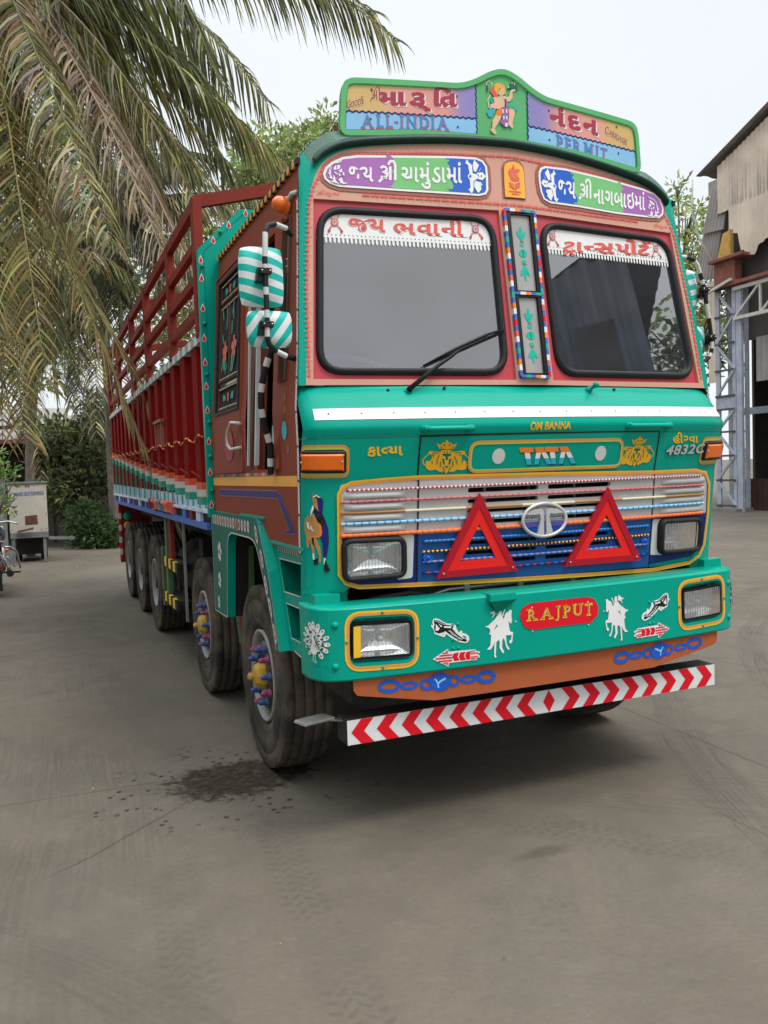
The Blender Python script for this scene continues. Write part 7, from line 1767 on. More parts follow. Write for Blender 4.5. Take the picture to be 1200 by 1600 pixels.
def inset2(poly, d):
    """offset a polygon by d, keeping its sides parallel"""
    n_ = len(poly); o = []; c = Vector((sum(p[0] for p in poly)/n_, sum(p[1] for p in poly)/n_)); L = []
    for i in range(n_):
        a, b = Vector(poly[i]), Vector(poly[(i+1) % n_]); t = (b-a).normalized(); nn = Vector((-t.y, t.x))
        if nn.dot(c-a) < 0: nn = -nn
        L.append((a+nn*d, t))
    for i in range(n_):
        (p, u), (q, v) = L[i-1], L[i]; den = u.x*v.y-u.y*v.x; s = ((q.x-p.x)*v.y-(q.y-p.y)*v.x)/den; o.append(tuple(p+u*s))
    return o
triangle(((-.377, .008, 1.19), [(-.380, 1.572), (-.590, 1.192), (-.163, 1.194)]), 'red warning triangle between the oval badge and the headlight beside the horse painting')
triangle(((.353, .008, 1.19), [(.356, 1.572), (.118, 1.194), (.580, 1.193)]), 'red warning triangle between the oval badge and the headlight below the chrome number')
# ================================================================== ground
def groundmat():
    m, nt, ns, ln = newmat('concrete')
    o = N(nt, 'ShaderNodeOutputMaterial'); p = N(nt, 'ShaderNodeBsdfPrincipled'); p.inputs['Specular IOR Level'].default_value = .18; tc = N(nt, 'ShaderNodeTexCoord')
    def noise(scale, detail=6, rough=.6, vec=None, dist=0):
        n = N(nt, 'ShaderNodeTexNoise'); n.inputs['Scale'].default_value = scale; n.inputs['Detail'].default_value = detail; n.inputs['Roughness'].default_value = rough; n.inputs['Distortion'].default_value = dist
        ln.new(vec or tc.outputs['Object'], n.inputs['Vector']); return n.outputs[0]
    def rng(v, a, b, c, d):
        n = N(nt, 'ShaderNodeMapRange', interpolation_type='SMOOTHSTEP'); n.inputs[1].default_value = a; n.inputs[2].default_value = b; n.inputs[3].default_value = c; n.inputs[4].default_value = d
        ln.new(v, n.inputs[0]); return n.outputs[0]
    def math_(op, a, b=None):
        n = N(nt, 'ShaderNodeMath', operation=op)
        for i, v in enumerate((a, b)):
            if v is None: continue
            if isinstance(v, (int, float)): n.inputs[i].default_value = v
            else: ln.new(v, n.inputs[i])
        return n.outputs[0]
    def mix(f, a, b, bt='MIX'):
        n = N(nt, 'ShaderNodeMix', data_type='RGBA', blend_type=bt)
        for i, v in ((0, f), (6, a), (7, b)):
            if isinstance(v, (int, float)): n.inputs[i].default_value = v
            elif isinstance(v, tuple): n.inputs[i].default_value = (*v, 1)
            else: ln.new(v, n.inputs[i])
        return n.outputs[2]
    base = mix(rng(noise(.55, 8, .65), .3, .7, 0, 1), (0.1250, 0.1063, 0.0827), (0.1817, 0.1581, 0.1271))
    base = mix(rng(noise(2.3, 8, .7), .35, .75, 0, .5), base, (0.1590, 0.1289, 0.0947))
    base = mix(rng(noise(38, 4, .7), .25, .8, .0, .30), base, (0.0739, 0.0625, 0.0492))
    # blotches, patchy scrubbed areas and hairline cracks
    base = mix(rng(noise(1.1, 9, .72, None, .6), .42, .62, 0, .34), base, (.085, .078, .067))
    base = mix(rng(noise(4.7, 7, .75), .52, .72, 0, .30), base, (.19, .178, .158))
    ck = N(nt, 'ShaderNodeTexVoronoi'); ck.feature = 'DISTANCE_TO_EDGE'; ck.inputs['Scale'].default_value = .33
    wv = N(nt, 'ShaderNodeMix', data_type='RGBA'); wv.inputs[0].default_value = .12
    n3 = N(nt, 'ShaderNodeTexNoise'); n3.inputs['Scale'].default_value = 1.3; n3.inputs['Detail'].default_value = 8; ln.new(tc.outputs['Object'], n3.inputs['Vector'])
    ln.new(tc.outputs['Object'], wv.inputs[6]); ln.new(n3.outputs['Color'], wv.inputs[7]); ln.new(wv.outputs[2], ck.inputs['Vector'])
    base = mix(math_('MULTIPLY', rng(ck.outputs['Distance'], .0006, .0026, .6, 0), rng(noise(.8, 3), .48, .6, 0, 1)), base, (.05, .045, .04))
    # streaks of tyre rubber in several driving directions
    geo = tc.outputs['Object']
    sx = N(nt, 'ShaderNodeSeparateXYZ'); ln.new(geo, sx.inputs[0])
    wob = noise(.35, 3, .5)
    def lane(px, py, ang, width, dark, tread, fade0, fade1):
        c, s = cos(ang), sin(ang)
        u = math_('ADD', math_('MULTIPLY', math_('SUBTRACT', sx.outputs[0], px), c), math_('MULTIPLY', math_('SUBTRACT', sx.outputs[1], py), s))      # along
        v = math_('ADD', math_('MULTIPLY', math_('SUBTRACT', sx.outputs[0], px), -s), math_('MULTIPLY', math_('SUBTRACT', sx.outputs[1], py), c))     # across
        v = math_('ADD', v, math_('MULTIPLY', math_('SUBTRACT', wob, .5), .25))
        av = math_('ABSOLUTE', v); band = rng(av, width*.62, width, 1, 0)
        au = math_('ABSOLUTE', u); fd = rng(au, fade0, fade1, 1, 0)
        cv = N(nt, 'ShaderNodeCombineXYZ'); ln.new(math_('MULTIPLY', u, .55), cv.inputs[0]); ln.new(math_('MULTIPLY', v, 16), cv.inputs[1])
        st = math_('MULTIPLY', rng(noise(3.0, 5, .65, cv.outputs[0]), .40, .62, 0, 1), rng(noise(.9, 4, .6), .38, .62, .1, 1))
        if tread:
            w_ = math_('SINE', math_('ADD', math_('MULTIPLY', u, 105), math_('MULTIPLY', math_('ABSOLUTE', math_('SINE', math_('MULTIPLY', v, 26))), 4)))
            ch = math_('SINE', math_('MULTIPLY', v, 66))
            st = math_('MULTIPLY', rng(math_('MULTIPLY', w_, ch), -.1, .6, .25, 1), rng(noise(1.7, 4, .6), .38, .62, .15, 1))
        return math_('MULTIPLY', math_('MULTIPLY', band, fd), math_('MULTIPLY', st, dark))
    for a in ((-1.45, -1.2, radians(86), .13, .34, True, 1.2, 2.2), (-1.9, -1.3, radians(88), .12, .30, True, 1.0, 2.0), (.55, -1.1, radians(130), .15, .36, True, 1.0, 2.2), (-.35, -1.4, radians(115), .13, .30, True, .6, 1.4),
              (1.6, -1.0, radians(138), .40, .34, False, 1.5, 4.0), (-2.6, 1.0, radians(70), .40, .10, False, 2.0, 6.0), (3.4, 3.2, radians(120), .7, .42, False, 2.5, 6), (6.5, 6, radians(60), .9, .42, False, 4, 9), (-2.2, 6.5, radians(88), .7, .36, False, 5, 9), (1.0, -2.1, radians(150), .25, .2, False, 1, 3)):
        base = mix(lane(*a), base, (0.0653, 0.0558, 0.0456))
    # broad sweeping tracks left by turning lorries
    def arc(cx, cy, R_, width, dark, a0, a1):
        dx_, dy_ = math_('SUBTRACT', sx.outputs[0], cx), math_('SUBTRACT', sx.outputs[1], cy)
        r_ = math_('POWER', math_('ADD', math_('MULTIPLY', dx_, dx_), math_('MULTIPLY', dy_, dy_)), .5); th = math_('ARCTAN2', dy_, dx_)
        v = math_('ADD', math_('SUBTRACT', r_, R_), math_('MULTIPLY', math_('SUBTRACT', wob, .5), .2))
        band = rng(math_('ABSOLUTE', v), width*.5, width, 1, 0); fd = rng(math_('ABSOLUTE', math_('SUBTRACT', th, (a0+a1)/2)), abs(a1-a0)*.38, abs(a1-a0)*.5, 1, 0)
        cv = N(nt, 'ShaderNodeCombineXYZ'); ln.new(math_('MULTIPLY', th, R_*.5), cv.inputs[0]); ln.new(math_('MULTIPLY', v, 18), cv.inputs[1])
        st = math_('MULTIPLY', rng(noise(2.5, 5, .65, cv.outputs[0]), .38, .62, .1, 1), rng(noise(1.1, 4, .6), .36, .6, .25, 1))
        return math_('MULTIPLY', math_('MULTIPLY', band, fd), math_('MULTIPLY', st, dark))
    for a in ((8.5, -3.0, 6.6, .16, .55, 1.7, 3.3), (8.5, -3.0, 7.15, .14, .5, 1.7, 3.3), (9.5, -4.5, 9.6, .2, .45, 1.6, 3.1), (-6.5, -3.5, 5.2, .15, .22, -.4, 1.3), (-6.5, -3.5, 4.5, .12, .2, -.4, 1.3), (7, 9, 5.5, .3, .4, 2.6, 4.4)):
        base = mix(arc(*a), base, (.048, .045, .041))
    # construction joints: fine dark lines
    def joint(px, py, ang, a0, a1):
        c, s = cos(ang), sin(ang)
        u = math_('ADD', math_('MULTIPLY', math_('SUBTRACT', sx.outputs[0], px), c), math_('MULTIPLY', math_('SUBTRACT', sx.outputs[1], py), s))
        v = math_('ADD', math_('MULTIPLY', math_('SUBTRACT', sx.outputs[0], px), -s), math_('MULTIPLY', math_('SUBTRACT', sx.outputs[1], py), c))
        v = math_('ADD', v, math_('MULTIPLY', math_('SUBTRACT', noise(6, 3), .5), .02))
        return math_('MULTIPLY', rng(math_('ABSOLUTE', v), .002, .008, .75, 0), rng(math_('ABSOLUTE', math_('SUBTRACT', u, (a0+a1)/2)), (a1-a0)/2-.3, (a1-a0)/2, 1, 0))
    base = mix(joint(1.36, 1.18, radians(-91.7), -3, 8), base, (0.0497, 0.0426, 0.0336))
    base = mix(joint(-1.6, 1.25, radians(178), -.2, 9), base, (0.0709, 0.0598, 0.0479))
    base = mix(joint(1.4, 5.2, radians(-2), -.2, 30), base, (0.0852, 0.0731, 0.0599))
    # fine dust and grit speckle
    vo = N(nt, 'ShaderNodeTexVoronoi'); vo.inputs['Scale'].default_value = 9; ln.new(geo, vo.inputs['Vector'])
    base = mix(math_('MULTIPLY', rng(vo.outputs['Distance'], .02, .05, 1, 0), rng(noise(3), .5, .62, 0, .8)), base, (0.0852, 0.0731, 0.0599))
    # wet oil patch beside the front wheel: broken edge, splashes round it
    dx = math_('SUBTRACT', sx.outputs[0], -1.33); dy = math_('SUBTRACT', sx.outputs[1], 1.10)
    d = math_('POWER', math_('ADD', math_('POWER', math_('DIVIDE', dx, .44), 2), math_('POWER', math_('DIVIDE', dy, .30), 2)), .5)
    e = math_('ADD', d, math_('MULTIPLY', math_('SUBTRACT', noise(8, 9, .8), .5), 2.3))
    wet = math_('MULTIPLY', rng(e, .78, 1.0, 1, 0), rng(noise(6, 6, .7), .36, .5, .62, 1))
    v2 = N(nt, 'ShaderNodeTexVoronoi'); v2.inputs['Scale'].default_value = 16; ln.new(geo, v2.inputs['Vector'])
    sp = math_('MULTIPLY', rng(v2.outputs['Distance'], .20, .27, 1, 0), math_('MULTIPLY', rng(d, 1.6, 2.6, 1, 0), rng(noise(3.4, 2), .45, .52, 0, 1)))
    wet = math_('MAXIMUM', wet, sp)
    d2 = math_('POWER', math_('ADD', math_('POWER', math_('DIVIDE', math_('SUBTRACT', sx.outputs[0], -.32), .16), 2), math_('POWER', math_('DIVIDE', math_('SUBTRACT', sx.outputs[1], -.42), .055), 2)), .5)
    st2 = rng(math_('ADD', d2, math_('MULTIPLY', math_('SUBTRACT', noise(7), .5), .9)), .3, 1.3, .5, 0)
    base = mix(st2, base, (0.0639, 0.0505, 0.0407))
    base = mix(math_('MULTIPLY', wet, rng(noise(24, 4), .3, .7, .7, 1)), base, (0.0298, 0.0213, 0.0144))
    ln.new(base, p.inputs['Base Color'])
    ln.new(math_('SUBTRACT', rng(noise(5, 6), .3, .7, .66, .86), math_('MULTIPLY', wet, .30)), p.inputs['Roughness'])
    b = N(nt, 'ShaderNodeBump'); b.inputs['Strength'].default_value = .35; b.inputs['Distance'].default_value = .012
    ln.new(math_('ADD', math_('MULTIPLY', noise(55, 6, .7), .5), noise(7, 6, .6)), b.inputs['Height']); ln.new(b.outputs[0], p.inputs['Normal'])
    ln.new(p.outputs[0], o.inputs[0])
groundmat()
m = MB(); m.add([(-400, -400, 0), (400, -400, 0), (400, 600, 0), (-400, 600, 0)], [(0, 1, 2, 3)], 'concrete')
tag(m.build('ground'), 'worn grey concrete yard with tyre marks', None, None, 'structure')
m = MB(); m.add([(-8, 19.0, .006), (3, 19.2, .006), (3, 60, .006), (-60, 60, .006), (-60, 17.5, .006)], [(0, 1, 2, 3, 4)], 'soil')
tag(m.build('soil_strip'), 'bare dark soil strip under the trees', None, None, 'structure')

# ================================================================== plants
def frond(mb, P0, P1, P2, llen, rnd, mats_, n=62, hang=.75, lw=.030, rmat='palmyellow'):
    P0, P1, P2 = Vector(P0), Vector(P1), Vector(P2)
    B = lambda t: P0*(1-t)**2+P1*2*t*(1-t)+P2*t*t
    D = lambda t: ((P1-P0)*(1-t)+(P2-P1)*t).normalized()
    mb.tube([B(t/10) for t in range(11)], [lerp(.021, .004, t/10) for t in range(11)], rmat, 5)
    dn = Vector((0, 0, -1))
    for i in range(n):
        t = .10+.90*i/n; b = B(t); d = D(t); side = d.cross(Vector((0, 0, 1)))
        if side.length < .1: side = d.cross(Vector((1, 0, 0)))
        side.normalize()
        L = llen*1.08*(.35+.65*sin(pi*min(1, (t+.12)*.86)))*rnd.uniform(.82, 1.12)
        for sg in (-1, 1):
            if rnd.random() < .05: continue
            h = hang*rnd.uniform(.75, 1.15)
            tw = rnd.gauss(0, .10); sd = (side*sg*(1+rnd.gauss(0, .12))+d*(.85+rnd.gauss(0, .12))).normalized()
            wv = d.cross(sd); wv = (wv if wv.length > .1 else side).normalized(); wdir = (d*(.8+tw)+wv*(.35+rnd.gauss(0, .3))).normalized()
            p = b; pts = [p]; K = 5; droop = h*rnd.uniform(.8, 1.3)
            for q in range(K):
                u = (q+.5)/K; dd = (sd*(1-.75*u)+d*.18*u+dn*droop*(.12+1.35*u)*(1 if t < .97 else .4)+Vector((rnd.gauss(0, .05), rnd.gauss(0, .05), 0))).normalized(); p = p+dd*L/K; pts.append(p)
            W = [lw*.55, lw*.95, lw, lw*.8, lw*.5, lw*.08]; vs = []
            for pp, w_ in zip(pts, W): vs += [pp-wdir*w_/2, pp+wdir*w_/2]
            mb.add(vs, [(2*q, 2*q+1, 2*q+3, 2*q+2) for q in range(K)], rnd.choice(mats_))
def trunk_tube(mb, pts, r0, r1, mt, n=10, rings=True):
    pts = [Vector(p) for p in pts]; k = 26; P = []; R = []
    for i in range(k+1):
        t = i/k*(len(pts)-1); j = min(int(t), len(pts)-2); f = t-j
        P.append(pts[j].lerp(pts[j+1], f)); R.append(lerp(r0, r1, i/k)*(1.06 if rings and i % 2 else 1))
    mb.tube(P, R, mt, n)
def palm(base, crown, label, fr, r0=.13, r1=.10, seed=1, extra=10, elen=3.6, mats_=('palmgreen', 'palmdark'), bend=.1):
    T = tag(empty('palm_tree', base), label, 'palm tree', 'coconut palms'); rnd = random.Random(seed)
    inv = Vector(base)
    m = MB(); a, b = Vector(base), Vector(crown); mid = (a+b)/2+Vector((bend, 0, 0))
    trunk_tube(m, [(0, 0, 0), mid-inv, b-inv], r0, r1, 'palmbark'); m.build('trunk', T)
    for P0, P1, P2, L, mt, hang, lw, n in fr:
        for q in range(3 if mt is YEL else 2):
            J = lambda s: Vector((rnd.gauss(0, s), rnd.gauss(0, s), rnd.gauss(0, s)))*q
            m = MB(); frond(m, Vector(P0)-inv, Vector(P1)-inv+J(.25), Vector(P2)-inv+J(.38), L, rnd, mt, int(n*1.35), hang, lw*1.12, mt[-1]); m.build('frond', T)
    for i in range(extra):
        az = i*2.4+rnd.uniform(-.3, .3); up = rnd.uniform(-.2, 1.0); L = elen*rnd.uniform(.85, 1.1)
        h = Vector((cos(az), sin(az), 0)); p0 = b-inv+h*.1; p1 = p0+h*L*.5+Vector((0, 0, L*.45*up)); p2 = p0+h*L*(.62+.25*max(0, up))+Vector((0, 0, -L*(.62-.55*up)))
        m = MB(); frond(m, p0, p1, p2, L*.19, rnd, list(mats_), 62, .8, .042, 'palmyellow'); m.build('frond', T)
    m = MB()
    for i in range(14):
        az = i*1.3; h = Vector((cos(az), sin(az), 0)); c = b-inv+h*.16+Vector((0, 0, -.25-.1*(i % 3))); m.lathe([(0, -.12), (.09, -.06), (.11, 0), (.08, .08), (0, .12)], c, (0.2*cos(az), .2*sin(az), 1), 'palmtan' if i % 3 else 'palmgreen', 8)
    m.build('fruit', T)
def I(u, v, d):
    """a point seen from the yard: bearing and height worked out once from the survey of the photograph"""
    x = (u-600)/1303.08; y = (v-800)/1303.08
    return Vector((-2.2912, -3.4894, 1.7096))+(rr*x-uu*y+fw)*d
G1, G2, DRY, YEL, TAN, DK = ['palmgreen', 'palmgreen', 'palmdark', 'palmyellow'], ['palmgreen', 'palmdark', 'palmyellow'], ['palmdry', 'palmdry', 'palmtan', 'palmdry'], ['palmyellow', 'palmgreen', 'palmtan', 'palmyellow'], ['palmtan', 'palmdry', 'palmyellow'], ['palmdark', 'palmdark', 'palmgreen', 'palmdark']
cB = I(-30, -90, 9.5)
fr = [(cB, I(140, 60, 8.9), I(275, 455, 8.6), .95, DRY, .75, .040, 60),
      (cB, I(60, 10, 8.6), I(150, 420, 8.2), .85, TAN+['palmgreen'], .8, .034, 64),
      (cB, I(-10, 60, 8.4), I(38, 690, 8.2), .80, YEL, .55, .030, 78),
      (cB, I(20, 30, 8.8), I(95, 560, 8.8), .85, YEL+['palmtan'], .65, .030, 72),
      (cB, I(-60, 150, 8.6), I(-40, 620, 8.5), .8, YEL, .6, .030, 60),
      (cB, I(0, 100, 8.0), I(75, 610, 7.8), .80, YEL, .6, .032, 70), (cB, I(-40, 80, 8.2), I(6, 560, 8.0), .80, YEL, .55, .032, 70),
      (cB, I(170, 20, 9.4), I(300, 310, 9.2), .9, G2+['palmyellow', 'palmdry'], .75, .030, 66), (cB, I(80, 0, 9.8), I(250, 330, 9.8), .9, G1+['palmyellow'], .8, .03, 66),
      (cB, I(210, -40, 10.2), I(440, 275, 10.6), .98, G1, .85, .026, 76),
      (cB, I(260, -80, 10.4), I(420, 165, 11.2), .95, G1, .9, .026, 70),
      (cB, I(200, 40, 10.2), I(415, 330, 10.4), .85, G1+['palmyellow'], .75, .026, 70),
      (cB, I(140, 40, 10.8), I(300, 260, 11.2), .9, G2, .85, .028, 60),
      (cB, I(330, -170, 9.8), I(590, 25, 10.2), .95, G2+['palmdark'], .9, .024, 76),
      (cB, I(60, -30, 11), I(195, 330, 11.6), .95, G2, .8, .03, 60),
      (cB, I(100, -60, 10.6), I(230, 180, 11.6), .95, DK, .8, .03, 60)]
palm((cB.x-.5, cB.y+.3, 0), cB, 'tall coconut palm with dry and yellowing fronds drooping over the motorcycle', fr, .17, .12, 3, 6, 4.0)
cA = I(150, 330, 20)
bA = I(180, 842, 22.4); bA = Vector((-.58, 18.6, 0))
fr = [(cA, I(205, 300, 19.5), I(372, 300, 19.0), 1.0, TAN+DK, .8, .05, 56), (cA, I(230, 200, 19.5), I(345, 250, 19), 1.0, DK, .9, .05, 56), (cA, I(200, 330, 19.5), I(300, 420, 19), 1.0, DK, .8, .05, 50), (cA, I(175, 340, 19.4), I(190, 600, 19.2), .9, DK, .6, .05, 56), (cA, I(130, 350, 19.4), I(110, 640, 19.2), .95, TAN+DK, .6, .05, 56),
      (cA, I(100, 360, 19.2), I(60, 600, 19), .95, DK, .6, .05, 56), (cA, I(240, 320, 19.5), I(262, 520, 19), .9, DK, .7, .05, 50), (cA, I(215, 400, 19.4), I(225, 640, 19.2), .9, DK+TAN, .6, .05, 50), (cA, I(150, 420, 19.2), I(150, 680, 19), .8, TAN+DK, .5, .05, 50), (cA, I(90, 280, 19.5), I(20, 420, 19.3), 1, DK, .8, .05, 50)]
palm(bA, cA, 'slender coconut palm with ringed trunk beside the rear of the red load body', fr, .13, .10, 8, 9, 4.0, ('palmdark', 'palmgreen', 'palmdry'), bend=.05)
cC = I(28, 400, 18)
fr = [(cC, I(20, 430, 17.8), I(40, 690, 17.6), .9, YEL+DK, .6, .05, 56), (cC, I(-10, 430, 17.8), I(-20, 640, 17.6), .9, DK, .6, .05, 50), (cC, I(60, 400, 17.8), I(95, 600, 17.6), .9, DK, .7, .05, 50)]
palm((-2.55, 16.9, 0), cC, 'coconut palm with plain dark trunk rising behind the weathered generator box', fr, .10, .085, 12, 12, 3.6, ('palmdark', 'palmgreen', 'palmyellow'))

def foliage(mb, blobs, n, size, mats_, rnd, flat=.5, cl=9):
    """leaf clumps spread through the blobs: each clump a spray of folded leaves"""
    tot = sum(b[1][0]*b[1][1]*b[1][2] for b in blobs)
    for c, r in blobs:
        k = max(3, int(n*r[0]*r[1]*r[2]/tot/cl))
        for i in range(k):
            while True:
                q = Vector((rnd.uniform(-1, 1), rnd.uniform(-1, 1), rnd.uniform(-1, 1)))
                if .18 < q.length < 1: break
            q = q*(.55+.45*rnd.random()) if rnd.random() < .3 else q
            cc = Vector(c)+Vector((q.x*r[0], q.y*r[1], q.z*r[2])); mt = rnd.choice(mats_); ax = Vector((q.x, q.y, q.z+.2)).normalized()
            for j in range(cl):
                d = (ax*.6+Vector((rnd.gauss(0, 1), rnd.gauss(0, 1), rnd.gauss(-.15, .8)))).normalized(); s = size*rnd.uniform(.6, 1.25)
                p = cc+d*size*rnd.uniform(.2, 1.4); side = d.cross(Vector((rnd.gauss(0, 1), rnd.gauss(0, 1), rnd.gauss(0, 1)))).normalized(); up = side.cross(d)*.14*s
                a, b_, t = p, p+d*s*.5, p+d*s
                mb.add([a, b_+side*s*.22+up, t, b_-side*s*.22+up], [(0, 1, 2, 3)], mt)
def tree(name, base, blobs, n, size, mats_, label, cat, seed, trunk_r=.2, forks=8, bmat='bark', group=None):
    T = tag(empty(name, base), label, cat, group); rnd = random.Random(seed); o = Vector(base); B = [(Vector(c)-o, r) for c, r in blobs]
    m = MB(); top = max(B, key=lambda b: b[0].z)[0]; hub = Vector((B[0][0].x*.5, B[0][0].y*.5, min(b[0].z-b[1][2]*.5 for b in B)))
    hub.z = max(hub.z, .4)
    trunk_tube(m, [(0, 0, 0), (hub.x*.6+.1, hub.y*.6, hub.z*.5), hub], trunk_r, trunk_r*.7, bmat, 9, False)
    for c, r in B:
        q = hub.lerp(c, .5)+Vector((rnd.uniform(-.3, .3), rnd.uniform(-.3, .3), .2)); m.tube([hub, q, c], [trunk_r*.55, trunk_r*.3, trunk_r*.14], bmat, 6)
        for k in range(forks):
            e = c+Vector((rnd.uniform(-1, 1)*r[0], rnd.uniform(-1, 1)*r[1], rnd.uniform(-.6, 1)*r[2]))*.85; m.tube([q.lerp(c, rnd.uniform(.3, 1)), c.lerp(e, .5)+Vector((0, 0, .1)), e], [trunk_r*.14, trunk_r*.08, trunk_r*.03], bmat, 4)
    m.build('trunk', T)
    m = MB(); foliage(m, B, n, size, mats_, rnd); m.build('crown', T); return T
LV = ['leaf', 'leaf', 'leaflight', 'leafolive']
tree('leafy_tree', (4.2, 24.5, 0), [(I(430, 250, 27), (1.3, 1.3, 1.0)), (I(470, 300, 27), (1.4, 1.3, 1.1)), (I(400, 300, 27), (1.1, 1.2, .9)), (I(510, 250, 28), (1.0, 1.2, 1.0)), (I(440, 390, 27), (1.6, 1.3, 1.2)), (I(390, 240, 28), (.8, .9, .5)), (I(480, 225, 28), (.8, .8, .7)), (I(520, 200, 28.5), (.6, .8, .7))], 7200, .26, ['leaf', 'leaflight', 'leafolive', 'leaf'], 'bright green leafy tree showing between the load body stakes and the cab roof', 'tree', 21, .25)
tree('leafy_tree', (2.2, 23.5, 0), [(I(345, 400, 25.5), (1.4, 1.2, 1.1)), (I(300, 480, 25.5), (1.5, 1.2, 1.2)), (I(360, 330, 26), (1.0, 1.0, .7)), (I(290, 560, 25), (1.4, 1.2, 1.3)), (I(390, 450, 26), (1.3, 1.2, 1.2))], 5200, .24, ['leafolive', 'leaf', 'leafdark', 'leafolive'], 'dull olive tree behind the red stakes of the load body', 'tree', 22, .22)
tree('leafy_tree', (-3.4, 27, 0), [(I(90, 330, 29), (2.4, 1.6, 1.8)), (I(170, 250, 30), (2.2, 1.6, 1.6)), (I(30, 430, 29), (2.2, 1.6, 1.8)), (I(130, 450, 28.5), (1.9, 1.6, 1.5)), (I(230, 400, 29), (1.8, 1.6, 1.6)), (I(60, 200, 30), (1.8, 1.6, 1.5)), (I(70, 560, 28), (1.6, 1.4, 1.0))], 7600, .3, ['leafdark', 'leafdark', 'leafolive', 'leaf'], 'tall dark tree standing behind the hanging palm fronds', 'tree', 23, .3)
tree('mango_tree', (-1.25, 19.9, 0), [(I(110, 690, 22.5), (.95, .8, .55)), (I(145, 720, 22.3), (.7, .8, .7)), (I(85, 730, 22.5), (.8, .7, .6)), (I(120, 765, 22), (1.0, .7, .6)), (I(155, 670, 22.6), (.55, .6, .5)), (I(75, 680, 23), (.55, .6, .4)), (I(160, 640, 23), (.5, .6, .5))], 6000, .21, ['mango', 'mango', 'leafdark', 'leafolive'], 'low dusty mango tree filling the corner between generator box and palm trunk', 'tree', 24, .12, 5)
tree('fern_bush', (-.95, 18.0, 0), [(I(150, 835, 20.6), (.55, .45, .40)), (I(135, 815, 20.8), (.38, .42, .42)), (I(163, 845, 20.4), (.36, .36, .33))], 3800, .15, ['ferngreen', 'ferngreen', 'leafdark'], 'soft feathery green bush at the foot of the slender palm', 'bush', 25, .04, 4)
tree('leafy_bush', (-3.05, 11.6, 0), [(I(2, 750, 15.2), (.22, .25, .22)), (I(12, 730, 15.2), (.16, .2, .14)), (I(-15, 715, 15.2), (.25, .25, .2)), (I(6, 790, 15.1), (.2, .2, .14)), (I(-20, 790, 15.2), (.3, .25, .3))], 900, .10, ['bushgreen', 'leaflight', 'bushgreen'], 'bright green leafy plant growing over the parked motorcycle', 'plant', 26, .03, 3)
tree('leafy_tree', (18.5, 22, 0), [(I(1085, 400, 32), (1.1, 1.0, 1.0)), (I(1075, 340, 33), (.8, .9, .8)), (I(1090, 460, 32), (1.2, 1, 1.2)), (I(1100, 540, 31), (1.2, 1, 1.4)), (I(1060, 300, 34), (.5, .6, .5))], 2600, .28, ['leafolive', 'leaf', 'leaflight'], 'sparse green tree between the truck cab and the torn shed cladding', 'tree', 27, .2)
T = tag(empty('bare_tree', (18.2, 20.5, 0)), 'bare leafless tree with thin branches beside the shed roof', 'tree'); m = MB(); rnd = random.Random(4)
def branch(p, d, L, r, dep):
    q = p+d*L; mid = (p+q)/2+Vector((rnd.gauss(0, .05), rnd.gauss(0, .05), 0))*L; m.tube([p, mid, q], [r, r*.8, r*.6], 'bark', 5)
    if dep <= 0: return
    for k in range(3 if dep > 1 else 2):
        nd = (d+Vector((rnd.gauss(0, .45), rnd.gauss(0, .45), rnd.gauss(.1, .25)))).normalized(); branch(p.lerp(q, rnd.uniform(.6, 1)), nd, L*rnd.uniform(.55, .8), r*.58, dep-1)
branch(Vector((0, 0, 0)), Vector((-.06, 0, 1)), 3.9, .12, 5); m.build('trunk', T)

# ================================================================== left background: generator box, shed, far buildings
gx0, gx1, gy = -2.895, -2.165, 15.24
T = tag(empty('generator_box', (-2.53, 15.6, 0)), 'weathered cream metal generator box on legs with faded blue lettering', 'generator')
O = Vector((2.53, -15.6, 0))
m = MB(); m.box(gx0+O.x, gx1+O.x, gy+O.y, gy+O.y+1.5, .63, 1.64, 'boxpanel'); m.box(gx0-.03+O.x, gx1+.03+O.x, gy-.03+O.y, gy+1.53+O.y, 1.64, 1.68, 'boxsteel'); m.build('housing', T, .008)
m = MB(); FG = lambda s, z: (s+O.x, gy+O.y, z)
put(m, FG, fill2d([[(-2.60, .79), (-2.36, .80), (-2.37, .99), (-2.60, .975)]]), 'woodpanel', .006); m.build('patch', T); m = MB()
lettering(m, FG, [(-2.85, 1.47), (-2.22, 1.48), (-2.22, 1.40), (-2.85, 1.39)], lambda o: text2d('NIMARS ENTERPRISE', o), 'inkblue', .005, bold=.02); m.build('lettering', T); m = MB()
for x, z in ((-2.86, 1.55), (-2.2, 1.55), (-2.2, 1.33), (-2.2, 1.0), (-2.86, .95), (-2.86, .7), (-2.2, .7), (-2.3, .68)): put(m, FG, fill2d([disc2d((x, z), .011, .011, 8)]), 'dgrey', .005)
for x in (-2.55, -2.50): put(m, FG, stroke2d([(x, 1.57), (x, 1.61)], .03), 'dgrey', .005)
m.build('screw', T)
m = MB()
m.box(gx0+O.x, gx1+O.x, gy+O.y, gy+O.y+1.5, .52, .63, 'boxsteel'); m.box(gx0+.1+O.x, gx1-.12+O.x, gy+.25+O.y, gy+O.y+1.4, .16, .52, 'dark')  # dark block added beneath, standing in for the darkness under the housing
for x in (gx0+.05, gx1-.08):
    for y in (gy+.05, gy+1.4): m.box(x+O.x-.03, x+O.x+.03, y+O.y-.03, y+O.y+.03, 0, .53, 'boxsteel')
m.beam((gx1+O.x, gy+O.y+.02, .5), (-1.66+O.x, gy+O.y+.05, .46), .05, .06, 'boxsteel'); m.beam((-2.75+O.x, gy+O.y-.05, .66), (-2.45+O.x, gy+O.y-.1, .72), .05, .04, 'woodpanel')
m.build('frame', T)
m = MB(); 
